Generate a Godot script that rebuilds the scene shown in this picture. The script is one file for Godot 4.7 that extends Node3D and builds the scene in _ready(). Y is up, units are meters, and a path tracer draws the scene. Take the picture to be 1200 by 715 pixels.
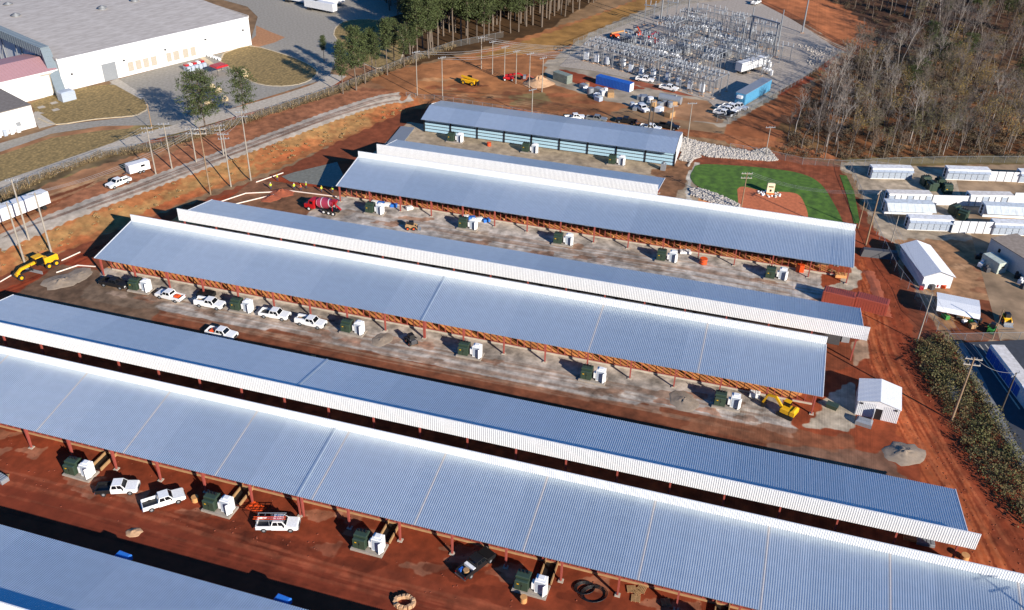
extends Node3D
# Aerial view of long open metal sheds on red clay, a substation, woods and a warehouse behind.
const CAM := Vector3(0, 96, 0)
const FL := 1065.96
var axr: Vector3
var axu: Vector3
var axf: Vector3
var rng := RandomNumberGenerator.new()
var used := {}
var M := {}

func set_axes():
	var ya := -0.2766
	var pi_ := 0.5677
	var ro := 0.0286
	var fw := Vector3(sin(ya), 0, -cos(ya))
	var rt := Vector3(cos(ya), 0, sin(ya))
	axf = fw * cos(pi_) - Vector3.UP * sin(pi_)
	var u2 := fw * sin(pi_) + Vector3.UP * cos(pi_)
	axr = rt * cos(ro) + u2 * sin(ro)
	axu = -rt * sin(ro) + u2 * cos(ro)

func sstep(a: float, b: float, x: float) -> float:
	var t := clampf((x - a) / (b - a), 0, 1)
	return t * t * (3 - 2 * t)

# height of the ground: the pad is level, the road west of it and the substation north of it lie 2 m higher
func hgt(x: float, z: float) -> float:
	var s := (x + 141.4) * -0.939 + (z + 121.4) * -0.343
	var hl := sstep(0.5, 12, s)
	var hb := sstep(-231, -243, z) * sstep(26, 0, x)
	if x < -95: hb = sstep(-236, -246, z)
	var far := maxf(0.0, -z - 330) * 0.012 * sstep(-60, 60, x)
	return 2.0 * maxf(hl, hb) + far

# the point of the ground (or of the level y) that a pixel of the photograph looks at
func at(u: float, v: float, y = null) -> Vector3:
	var d := axf + axr * ((u - 600) / FL) - axu * ((v - 357.5) / FL)
	var t := -CAM.y / d.y
	if y != null: return CAM + d * ((y - CAM.y) / d.y)
	for i in 8:
		var q := CAM + d * t
		t = (hgt(q.x, q.z) - CAM.y) / d.y
	return CAM + d * t

func g2(u: float, v: float) -> Vector2:
	var q := at(u, v)
	return Vector2(q.x, q.z)

func pxs(a: Array) -> PackedVector2Array:
	var o := PackedVector2Array()
	for i in range(0, a.size(), 2): o.append(g2(a[i], a[i + 1]))
	return o

func wxs(a: Array) -> PackedVector2Array:
	var o := PackedVector2Array()
	for i in range(0, a.size(), 2): o.append(Vector2(a[i], a[i + 1]))
	return o

func on(p: Vector2, up := 0.0) -> Vector3: return Vector3(p.x, hgt(p.x, p.y) + up, p.y)

# ---------- shapes ----------
class Bld:
	var v := PackedVector3Array()
	var n := PackedVector3Array()
	var uv := PackedVector2Array()
	var uv2 := PackedVector2Array()
	var col := PackedColorArray()
	func tri(a: Vector3, b: Vector3, c: Vector3):
		var nn := (b - a).cross(c - a).normalized()
		v.append_array([a, c, b]); n.append_array([nn, nn, nn])
	func trin(a: Vector3, b: Vector3, c: Vector3, na: Vector3, nb: Vector3, nc: Vector3):
		v.append_array([a, c, b]); n.append_array([na, nc, nb])
	func quad(a: Vector3, b: Vector3, c: Vector3, d: Vector3):
		var nn := (c - a).cross(d - b).normalized()
		v.append_array([a, c, b, a, d, c]); n.append_array([nn, nn, nn, nn, nn, nn])
	func bx(c: Vector3, s: Vector3, bas := Basis.IDENTITY):
		frus(c - bas.y * s.y * 0.5, Vector2(s.x, s.z), Vector2(s.x, s.z), s.y, bas)
	# box whose top may be smaller and shifted; c is the middle of its base
	func frus(c: Vector3, b: Vector2, t: Vector2, h: float, bas := Basis.IDENTITY, sh := Vector2.ZERO):
		var p := []
		for k in 2:
			var e: Vector2 = (b if k == 0 else t) * 0.5
			var o: Vector2 = Vector2.ZERO if k == 0 else sh
			for q in [[-1, 1], [1, 1], [1, -1], [-1, -1]]:
				p.append(c + bas * Vector3(q[0] * e.x + o.x, h * k, q[1] * e.y + o.y))
		quad(p[3], p[2], p[1], p[0]); quad(p[4], p[5], p[6], p[7])
		for i in 4:
			var j := (i + 1) % 4
			quad(p[i], p[j], p[j + 4], p[i + 4])
	# bevelled box
	func bbx(c: Vector3, s: Vector3, r: float, bas := Basis.IDENTITY):
		var o := c - bas.y * s.y * 0.5
		frus(o, Vector2(s.x, s.z), Vector2(s.x, s.z), s.y - r, bas)
		frus(o + bas.y * (s.y - r), Vector2(s.x, s.z), Vector2(s.x - 2 * r, s.z - 2 * r), r, bas)
	func tube(a: Vector3, b: Vector3, r1: float, r2 := -1.0, k := 6, cap := false):
		if r2 < 0: r2 = r1
		var d := (b - a).normalized()
		var s := d.cross(Vector3.UP if absf(d.y) < 0.9 else Vector3.RIGHT).normalized()
		var t := s.cross(d)
		for i in k:
			var a0 := TAU * i / k
			var a1 := TAU * (i + 1) / k
			var e0 := s * cos(a0) + t * sin(a0)
			var e1 := s * cos(a1) + t * sin(a1)
			trin(a + e0 * r1, b + e1 * r2, a + e1 * r1, e0, e1, e1)
			trin(a + e0 * r1, b + e0 * r2, b + e1 * r2, e0, e0, e1)
			if cap:
				tri(b, b + e1 * r2, b + e0 * r2); tri(a, a + e0 * r1, a + e1 * r1)
	func bar(a: Vector3, b: Vector3, w: float, h: float):
		var d := b - a
		var z := d.normalized()
		var x := (Vector3.UP if absf(z.y) < 0.95 else Vector3.RIGHT).cross(z).normalized()
		bx((a + b) * 0.5, Vector3(w, h, d.length()), Basis(x, z.cross(x), z))
	# polygon (x, y) extruded from z0 to z1
	func ext(poly: PackedVector2Array, z0: float, z1: float):
		var id := Geometry2D.triangulate_polygon(poly)
		var cc := not Geometry2D.is_polygon_clockwise(poly)
		for i in range(0, id.size(), 3):
			var a := poly[id[i]]
			var b := poly[id[i + 1]]
			var c := poly[id[i + 2]]
			if (b - a).cross(c - a) < 0:
				var s := b
				b = c
				c = s
			tri(Vector3(a.x, a.y, z1), Vector3(b.x, b.y, z1), Vector3(c.x, c.y, z1))
			tri(Vector3(a.x, a.y, z0), Vector3(c.x, c.y, z0), Vector3(b.x, b.y, z0))
		for i in poly.size():
			var a := poly[i]
			var b := poly[(i + 1) % poly.size()]
			if not cc:
				var s := b
				b = a
				a = s
			quad(Vector3(a.x, a.y, z0), Vector3(b.x, b.y, z0), Vector3(b.x, b.y, z1), Vector3(a.x, a.y, z1))
	func ball(c: Vector3, r: Vector3, k := 8, m := 5):
		for j in m:
			for i in k:
				var q := []
				for e in [[i, j], [i + 1, j], [i + 1, j + 1], [i, j + 1]]:
					var th: float = TAU * e[0] / k
					var ph: float = PI * e[1] / m - PI / 2
					q.append(Vector3(cos(th) * cos(ph), sin(ph), -sin(th) * cos(ph)))
				trin(c + q[0] * r, c + q[1] * r, c + q[2] * r, q[0], q[1], q[2])
				trin(c + q[0] * r, c + q[2] * r, c + q[3] * r, q[0], q[2], q[3])
	func mesh(m: Material = null) -> ArrayMesh:
		var a := []
		a.resize(Mesh.ARRAY_MAX)
		a[Mesh.ARRAY_VERTEX] = v; a[Mesh.ARRAY_NORMAL] = n
		if uv.size() == v.size(): a[Mesh.ARRAY_TEX_UV] = uv
		if uv2.size() == v.size(): a[Mesh.ARRAY_TEX_UV2] = uv2
		if col.size() == v.size(): a[Mesh.ARRAY_COLOR] = col
		var o := ArrayMesh.new()
		o.add_surface_from_arrays(Mesh.PRIMITIVE_TRIANGLES, a)
		if m: o.surface_set_material(0, m)
		return o

func numbered(s: String) -> String:
	if not used.has(s):
		used[s] = 0
		return s
	used[s] += 1
	return "%s_%03d" % [s, used[s]]

func thing(called: String, label: String, cat: String, where := Vector3.ZERO, turn := 0.0, group := "") -> Node3D:
	var o := Node3D.new()
	o.name = numbered(called); add_child(o)
	o.position = where; o.rotation.y = turn
	return tag(o, label, cat, group)

func tag(o, label: String, cat: String, group := ""):
	o.set_meta("label", label); o.set_meta("category", cat)
	if group != "": o.set_meta("group", group)
	return o

func part(called: String, mesh: Mesh, parent: Node3D, where := Vector3.ZERO, turn := 0.0) -> MeshInstance3D:
	var o := MeshInstance3D.new()
	o.name = called; o.mesh = mesh; o.position = where; o.rotation.y = turn
	parent.add_child(o, true)
	return o

func solo(called: String, mesh: Mesh, label: String, cat: String, where := Vector3.ZERO, turn := 0.0, group := "") -> MeshInstance3D:
	var o := MeshInstance3D.new()
	o.name = numbered(called); o.mesh = mesh; o.position = where; o.rotation.y = turn
	add_child(o)
	return tag(o, label, cat, group)

func setting(called: String, mesh: Mesh) -> MeshInstance3D:
	var o := MeshInstance3D.new()
	o.name = numbered(called); o.mesh = mesh
	o.set_meta("kind", "structure")
	add_child(o)
	return o

func copy(o: Node3D, where: Vector3, turn: float, label := "", group := "") -> Node3D:
	var c: Node3D = o.duplicate()
	var base: String = o.name
	if base.length() > 4 and base[-4] == "_" and base.right(3).is_valid_int(): base = base.left(-4)
	c.name = numbered(base); add_child(c)
	c.position = where; c.rotation.y = turn
	if label != "": c.set_meta("label", label)
	if group != "": c.set_meta("group", group)
	return c

# turn (about y) that makes local +x look from a to b
func facing(a: Vector3, b: Vector3) -> float: return atan2(-(b.z - a.z), b.x - a.x)

# ---------- materials ----------
func noise_tex(seed_: int, freq: float, lo: Color, hi: Color, size := 512, oct := 4, normal := 0.0, mid := -1.0) -> ImageTexture:
	var f := FastNoiseLite.new()
	f.seed = seed_; f.frequency = freq; f.fractal_octaves = oct
	f.noise_type = FastNoiseLite.TYPE_SIMPLEX_SMOOTH
	# a quarter mirrored both ways: it tiles without a seam
	var hs := size / 2
	var q := f.get_image(hs, hs)
	var im := Image.create(size, size, false, q.get_format())
	im.blit_rect(q, Rect2i(0, 0, hs, hs), Vector2i.ZERO)
	q.flip_x()
	im.blit_rect(q, Rect2i(0, 0, hs, hs), Vector2i(hs, 0))
	q.flip_y()
	im.blit_rect(q, Rect2i(0, 0, hs, hs), Vector2i(hs, hs))
	q.flip_x()
	im.blit_rect(q, Rect2i(0, 0, hs, hs), Vector2i(0, hs))
	if normal > 0:
		im.convert(Image.FORMAT_RGBA8)
		im.bump_map_to_normal_map(normal)
		im.convert(Image.FORMAT_RGB8)
		return ImageTexture.create_from_image(im)
	im.convert(Image.FORMAT_L8)
	var d := im.get_data()
	var lut := PackedByteArray()
	for i in 256:
		var t := i / 255.0
		if mid >= 0: t = sstep(mid - 0.2, mid + 0.2, t)
		var c := lo.lerp(hi, t)
		lut.append_array([c.r8, c.g8, c.b8])
	var o := PackedByteArray()
	o.resize(d.size() * 3)
	for i in d.size():
		var k := d[i] * 3
		o[i * 3] = lut[k]; o[i * 3 + 1] = lut[k + 1]; o[i * 3 + 2] = lut[k + 2]
	return ImageTexture.create_from_image(Image.create_from_data(size, size, false, Image.FORMAT_RGB8, o))

func mat(called: String, c: Color, rough := 0.7, metal := 0.0, grime := 1) -> StandardMaterial3D:
	var m := StandardMaterial3D.new()
	m.resource_name = called
	m.albedo_color = c; m.roughness = rough; m.metallic = metal
	if grime > 0:
		m.albedo_texture = M.tex_grime if grime == 1 else M.tex_grime2
		m.uv1_triplanar = true; m.uv1_world_triplanar = true
		m.uv1_scale = Vector3.ONE * (0.35 if grime == 1 else 0.12)
	M[called] = m
	return m

func srgb(r: int, g: int, b: int) -> Color: return Color8(r, g, b)
func _ready():
	rng.seed = 7
	set_axes()
	var cam := Camera3D.new()
	cam.name = "camera"
	cam.transform = Transform3D(Basis(axr, axu, -axf), CAM)
	cam.fov = rad_to_deg(2 * atan(357.5 / FL))
	cam.near = 1; cam.far = 6000
	add_child(cam); cam.current = true
	var sky_m := ProceduralSkyMaterial.new()
	sky_m.sky_top_color = Color(0.17, 0.47, 0.80)
	sky_m.sky_horizon_color = Color(0.38, 0.65, 0.93)
	sky_m.sky_curve = 0.14
	sky_m.ground_horizon_color = Color(0.45, 0.42, 0.40)
	sky_m.ground_bottom_color = Color(0.25, 0.2, 0.17)
	sky_m.sun_angle_max = 1.0
	var env := Environment.new()
	env.background_mode = Environment.BG_SKY
	env.sky = Sky.new()
	env.sky.sky_material = sky_m
	env.background_energy_multiplier = 0.46
	env.tonemap_mode = Environment.TONE_MAPPER_LINEAR
	env.tonemap_exposure = 1.66
	env.sdfgi_enabled = true; env.ssao_enabled = true; env.ssil_enabled = true
	var we := WorldEnvironment.new()
	we.name = "world_environment"; we.environment = env
	add_child(we)
	var sun := DirectionalLight3D.new()
	sun.name = "sun"
	sun.light_color = Color(1.0, 0.967, 0.925)
	sun.light_energy = 1.6
	sun.light_angular_distance = 0.5
	sun.shadow_enabled = true
	sun.directional_shadow_max_distance = 600
	var sd := Vector3(-0.7595, -0.3746, -0.532)
	sun.basis = Basis.looking_at(sd, Vector3.UP)
	add_child(sun)
	materials()
	ground()
	sheds()
	west_side()
	equipment()
	vehicles()
	east_yard()
	substation()
	poles()
	fences()
	woods()
	clutter()


func materials():
	M.tex_grime = noise_tex(3, 0.012, Color(0.9, 0.9, 0.895), Color(1, 1, 1), 512, 5)
	M.tex_grime2 = noise_tex(5, 0.015, Color(0.85, 0.84, 0.82), Color(1, 1, 1), 512, 6)
	mat("white_paint", srgb(232, 232, 230), 0.45)
	mat("white_metal", srgb(218, 219, 220), 0.5)
	mat("red_primer", srgb(150, 72, 62), 0.6)
	mat("concrete", srgb(186, 176, 160), 0.9, 0, 2)
	mat("pad_concrete", srgb(158, 148, 136), 0.9, 0, 2)
	mat("green_paint", srgb(52, 68, 54), 0.45)
	mat("black", srgb(24, 24, 26), 0.5)
	mat("rubber", srgb(30, 29, 28), 0.9)
	mat("grey_steel", srgb(150, 154, 158), 0.45, 0.3)
	mat("galvanised", srgb(152, 156, 160), 0.45, 0.4)
	mat("dark_grey", srgb(70, 70, 72), 0.6)
	mat("glass_dark", srgb(16, 19, 23), 0.08, 0, 0)
	mat("chrome", srgb(190, 190, 190), 0.2, 0.9, 0)
	mat("yellow_paint", srgb(226, 170, 20), 0.45)
	mat("orange_paint", srgb(226, 84, 30), 0.5)
	mat("red_paint", srgb(176, 26, 32), 0.4)
	mat("blue_paint", srgb(36, 92, 176), 0.45)
	mat("wood", srgb(172, 136, 94), 0.8, 0, 2)
	mat("plywood", srgb(206, 150, 92), 0.8, 0, 2)
	mat("pole_wood", srgb(146, 122, 96), 0.9, 0, 2)
	mat("tarp_blue", srgb(40, 110, 196), 0.5)
	mat("louvre", srgb(164, 174, 186), 0.5)
	mat("lamp_red", srgb(150, 16, 16), 0.3, 0, 0)
	mat("lamp_clear", srgb(220, 220, 215), 0.15, 0, 0)
	mat("skin", srgb(176, 124, 96), 0.6, 0, 0)
	mat("hivis", srgb(190, 226, 40), 0.7, 0, 0)
	mat("hivis_orange", srgb(236, 92, 40), 0.7, 0, 0)
	mat("denim", srgb(52, 60, 80), 0.9, 0, 0)
	for i in 3:
		var r := mat("roof_sheet_%d" % i, [srgb(197, 207, 213), srgb(190, 201, 208), srgb(202, 211, 216)][i], 0.36, 0.66, 0)
		r.albedo_texture = M.tex_roof if M.has("tex_roof") else noise_tex(21, 0.01, Color(0.95, 0.95, 0.95), Color(1, 1, 1), 512, 5)
		M.tex_roof = r.albedo_texture
		r.uv1_triplanar = true; r.uv1_world_triplanar = true; r.uv1_scale = Vector3.ONE * 0.11
	mat("roof_dusty", srgb(206, 200, 194), 0.46, 0.45)
# ---------- ground: computed colour maps in world space ----------
class GMap:
	var w: int
	var h: int
	var x0: float
	var z0: float
	var s: float
	var d := PackedByteArray()
var n_coarse: PackedByteArray
var n_fine: PackedByteArray
var n_mid: PackedByteArray

func nz(seed_: int, f: float, oct: int) -> PackedByteArray:
	var k := FastNoiseLite.new()
	k.seed = seed_; k.frequency = f; k.fractal_octaves = oct
	k.noise_type = FastNoiseLite.TYPE_SIMPLEX_SMOOTH
	k.fractal_gain = 0.6
	var im := k.get_image(2048, 2048)
	im.convert(Image.FORMAT_L8)
	return im.get_data()

func gmap(x0: float, z0: float, x1: float, z1: float, s: float, c: Color) -> GMap:
	var m := GMap.new()
	m.x0 = x0; m.z0 = z0; m.s = s
	m.w = int((x1 - x0) * s); m.h = int((z1 - z0) * s)
	var im := Image.create(m.w, m.h, false, Image.FORMAT_RGB8)
	im.fill(c)
	m.d = im.get_data()
	return m

func lay(m: GMap, polys: Array, c: Color, soft := 1.0, edge := 0.6, opac := 1.0, jit := 0.25, stretch := false):
	var lo := Vector2(INF, INF)
	var hi := -lo
	for p in polys:
		for q in p:
			lo = lo.min(q); hi = hi.max(q)
	lo -= Vector2.ONE * soft * 2; hi += Vector2.ONE * soft * 2
	var ax := clampi(int((lo.x - m.x0) * m.s), 0, m.w)
	var bx := clampi(int((hi.x - m.x0) * m.s), 0, m.w)
	var ay := clampi(int((lo.y - m.z0) * m.s), 0, m.h)
	var by := clampi(int((hi.y - m.z0) * m.s), 0, m.h)
	var w := bx - ax
	var h := by - ay
	if w < 2 or h < 2: return
	var im := Image.create(w, h, false, Image.FORMAT_L8)
	for p in polys:
		var k: int = p.size()
		for y in h:
			var z: float = m.z0 + (y + ay + 0.5) / m.s
			var xs := []
			for i in k:
				var a: Vector2 = p[i]
				var b: Vector2 = p[(i + 1) % k]
				if (a.y <= z) != (b.y <= z):
					xs.append(a.x + (b.x - a.x) * (z - a.y) / (b.y - a.y))
			if xs.size() < 2: continue
			xs.sort()
			for i in range(0, xs.size() - 1, 2):
				var u0 := clampi(int((xs[i] - m.x0) * m.s) - ax, 0, w)
				var u1 := clampi(int((xs[i + 1] - m.x0) * m.s) - ax, 0, w)
				if u1 > u0: im.fill_rect(Rect2i(u0, y, u1 - u0, 1), Color.WHITE)
	var kk := int(soft * m.s)
	if kk >= 2 and w / kk > 1 and h / kk > 1:
		im.resize(maxi(2, w / kk), maxi(2, h / kk), Image.INTERPOLATE_BILINEAR)
		im.resize(w, h, Image.INTERPOLATE_CUBIC)
	var a := im.get_data()
	var r := c.r8
	var g := c.g8
	var bl := c.b8
	var d := m.d
	m.d = PackedByteArray()
	var e2 := edge / 255.0
	var gain := 4.0 if edge > 0 else 1.0
	var j2 := jit * 2.0 / 255.0
	for y in h:
		var o := (y + ay) * m.w + ax
		var ny := ((y + ay) & 2047) << 11
		var row := y * w
		for x in w:
			var mm := a[row + x]
			if mm == 0: continue
			var t := mm / 255.0
			var k := ny + ((x + ax) & 2047)
			if mm < 255 or edge > 0.8:
				t = (t - 0.5 + (n_mid[k] - 128) * e2) * gain + 0.5
				if t <= 0.0: continue
				if t > 1.0: t = 1.0
			t *= opac
			var f := 1.0 + (n_fine[k] - 128 + (n_coarse[k] - 128) * 0.6) * j2
			var i := (o + x) * 3
			d[i] = clampi(int(d[i] + (r * f - d[i]) * t), 0, 255)
			d[i + 1] = clampi(int(d[i + 1] + (g * f - d[i + 1]) * t), 0, 255)
			d[i + 2] = clampi(int(d[i + 2] + (bl * f - d[i + 2]) * t), 0, 255)
	m.d = d

func stroke(p: PackedVector2Array, w: float) -> Array:
	var o := []
	for i in p.size() - 1:
		var t := (p[i + 1] - p[i]).normalized()
		var s := Vector2(-t.y, t.x) * w * 0.5
		var e := t * w * 0.25
		o.append(PackedVector2Array([p[i] - s - e, p[i + 1] - s + e, p[i + 1] + s + e, p[i] + s - e]))
	return o

func off2(p: PackedVector2Array, by: float) -> PackedVector2Array:
	var o := PackedVector2Array()
	for i in p.size():
		var t := (p[mini(i + 1, p.size() - 1)] - p[maxi(i - 1, 0)]).normalized()
		o.append(p[i] + Vector2(-t.y, t.x) * by)
	return o

func smooth_line(p: PackedVector2Array, k := 5) -> PackedVector2Array:
	var o := PackedVector2Array()
	for i in p.size() - 1:
		var a := p[maxi(i - 1, 0)]
		var b := p[mini(i + 2, p.size() - 1)]
		for j in k: o.append(p[i].cubic_interpolate(p[i + 1], a, b, j / float(k)))
	o.append(p[p.size() - 1])
	return o

func ruts(m: GMap, p: PackedVector2Array, c: Color, spread: float, count: int, opac := 0.5, width := 0.5):
	var q := smooth_line(p)
	for i in count:
		var o := rng.randf_range(-spread, spread)
		var wob := PackedVector2Array()
		var ph := rng.randf() * TAU
		var l := off2(q, o)
		for k in l.size():
			wob.append(l[k] + Vector2(sin(ph + k * 0.37), cos(ph * 1.7 + k * 0.29)) * 0.5)
		var a := rng.randi_range(0, maxi(0, wob.size() / 3))
		var b := rng.randi_range(wob.size() * 2 / 3, wob.size())
		lay(m, stroke(wob.slice(a, b), width * rng.randf_range(0.6, 1.5)), c, 0.3, 0.9, opac, 0.3)

# a sheet draped on the ground, a little above it
func sheet(called: String, p: PackedVector2Array, m: Material, up := 0.01, step := 3.0) -> MeshInstance3D:
	var b := Bld.new()
	var lo := p[0]
	var hi := p[0]
	for q in p:
		lo = lo.min(q); hi = hi.max(q)
	var x := floorf(lo.x / step) * step
	while x < hi.x:
		var z := floorf(lo.y / step) * step
		while z < hi.y:
			var cell := PackedVector2Array([Vector2(x, z), Vector2(x + step, z), Vector2(x + step, z + step), Vector2(x, z + step)])
			for c in Geometry2D.intersect_polygons(p, cell):
				var id := Geometry2D.triangulate_polygon(c)
				for i in range(0, id.size(), 3):
					var q := [on(c[id[i]], up), on(c[id[i + 1]], up), on(c[id[i + 2]], up)]
					if (q[1] - q[0]).cross(q[2] - q[0]).y < 0: q.reverse()
					b.trin(q[0], q[1], q[2], Vector3.UP, Vector3.UP, Vector3.UP)
			z += step
		x += step
	return setting(called, b.mesh(m))

func grid(xs: PackedFloat32Array, zs: PackedFloat32Array, m: GMap, hole: Rect2, bump: float) -> Bld:
	var b := Bld.new()
	var nx := xs.size()
	var hs := PackedFloat32Array()
	var fn := FastNoiseLite.new()
	fn.seed = 11; fn.frequency = 0.11; fn.fractal_octaves = 4
	for z in zs:
		for x in xs: hs.append(hgt(x, z) + (fn.get_noise_2d(x, z) * bump))
	var nrm := PackedVector3Array()
	for j in zs.size():
		for i in nx:
			var i0 := maxi(i - 1, 0)
			var i1 := mini(i + 1, nx - 1)
			var j0 := maxi(j - 1, 0)
			var j1 := mini(j + 1, zs.size() - 1)
			nrm.append(Vector3(-(hs[j * nx + i1] - hs[j * nx + i0]) / (xs[i1] - xs[i0]), 1, -(hs[j1 * nx + i] - hs[j0 * nx + i]) / (zs[j1] - zs[j0])).normalized())
	for j in zs.size() - 1:
		for i in nx - 1:
			if hole.has_point(Vector2((xs[i] + xs[i + 1]) / 2, (zs[j] + zs[j + 1]) / 2)): continue
			var k := [j * nx + i, j * nx + i + 1, (j + 1) * nx + i + 1, (j + 1) * nx + i]
			var q := []
			for e in k: q.append(Vector3(xs[e % nx], hs[e], zs[e / nx]))
			for e in [0, 2, 3, 0, 1, 2]:
				b.v.append(q[e]); b.n.append(nrm[k[e]])
				b.uv.append(Vector2(clampf((q[e].x - m.x0) * m.s / m.w, 0.001, 0.999), clampf((q[e].z - m.z0) * m.s / m.h, 0.001, 0.999)))
				b.uv2.append(Vector2(q[e].x, q[e].z) / 26.0)
	return b

func axis(a: float, b: float, st: float) -> PackedFloat32Array:
	var o := PackedFloat32Array()
	var n := int(round((b - a) / st))
	for i in n + 1: o.append(a + (b - a) * i / n)
	return o

func ground_mat(called: String, m: GMap, det: Texture2D, nrm: Texture2D) -> StandardMaterial3D:
	var g := StandardMaterial3D.new()
	g.resource_name = called
	g.albedo_texture = ImageTexture.create_from_image(Image.create_from_data(m.w, m.h, false, Image.FORMAT_RGB8, m.d))
	g.roughness = 0.95
	g.albedo_color = Color(1.0, 1.0, 1.0)
	g.metallic_specular = 0.25
	g.texture_repeat = false
	g.detail_enabled = true
	g.detail_albedo = det
	g.detail_blend_mode = BaseMaterial3D.BLEND_MODE_MUL
	g.detail_uv_layer = BaseMaterial3D.DETAIL_UV_2
	return g

func ground():
	n_coarse = nz(1, 0.006, 4)
	n_mid = nz(2, 0.02, 6)
	n_fine = nz(4, 0.045, 7)
	var R := [-150.0, -245.0, 50.0, -45.0]
	var nm := gmap(R[0], R[1], R[2], R[3], 7.0, srgb(122, 62, 42))
	paint_far(nm)
	paint_near(nm)
	var fm := gmap(-420, -600, 240, 0, 2.6, srgb(128, 92, 66))
	paint_far(fm)
	var det := noise_tex(31, 0.11, Color(0.8, 0.795, 0.79), Color(1.0, 1.0, 1.0), 1536, 6)
	var ma := ground_mat("site_ground", nm, det, null)
	var mb := ground_mat("far_ground", fm, det, null)
	var near := grid(axis(R[0], R[2], 1.0), axis(R[1], R[3], 1.0), nm, Rect2(), 0.03)
	var fx := PackedFloat32Array([-3000, -1200, -600])
	fx.append_array(axis(-420, -150, 5)); fx.append_array(axis(-150, 50, 5).slice(1)); fx.append_array(axis(50, 240, 5).slice(1))
	fx.append_array(PackedFloat32Array([500, 1200, 3000]))
	var fz := PackedFloat32Array([-4000, -1500, -800])
	fz.append_array(axis(-600, -245, 5)); fz.append_array(axis(-245, -45, 5).slice(1)); fz.append_array(axis(-45, 0, 5).slice(1))
	fz.append_array(PackedFloat32Array([200, 1000]))
	var far := grid(fx, fz, fm, Rect2(R[0], R[1], R[2] - R[0], R[3] - R[1]), 0.0)
	var hm := Image.create_from_data(2048, 2048, false, Image.FORMAT_L8, n_mid)
	hm = hm.get_region(Rect2i(0, 0, nm.w, nm.h))
	ma.heightmap_enabled = true
	ma.heightmap_texture = ImageTexture.create_from_image(hm)
	ma.heightmap_scale = 1.2
	var me := near.mesh(ma)
	var me2 := far.mesh(mb)
	me.add_surface_from_arrays(Mesh.PRIMITIVE_TRIANGLES, me2.surface_get_arrays(0))
	me.surface_set_material(1, mb)
	setting("ground", me)
func both(near: GMap, px: Array, c: Color, soft: float, edge: float, opac := 1.0, jit := 0.25):
	lay(near, [pxs(px)], c, soft, edge, opac, jit)

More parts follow.
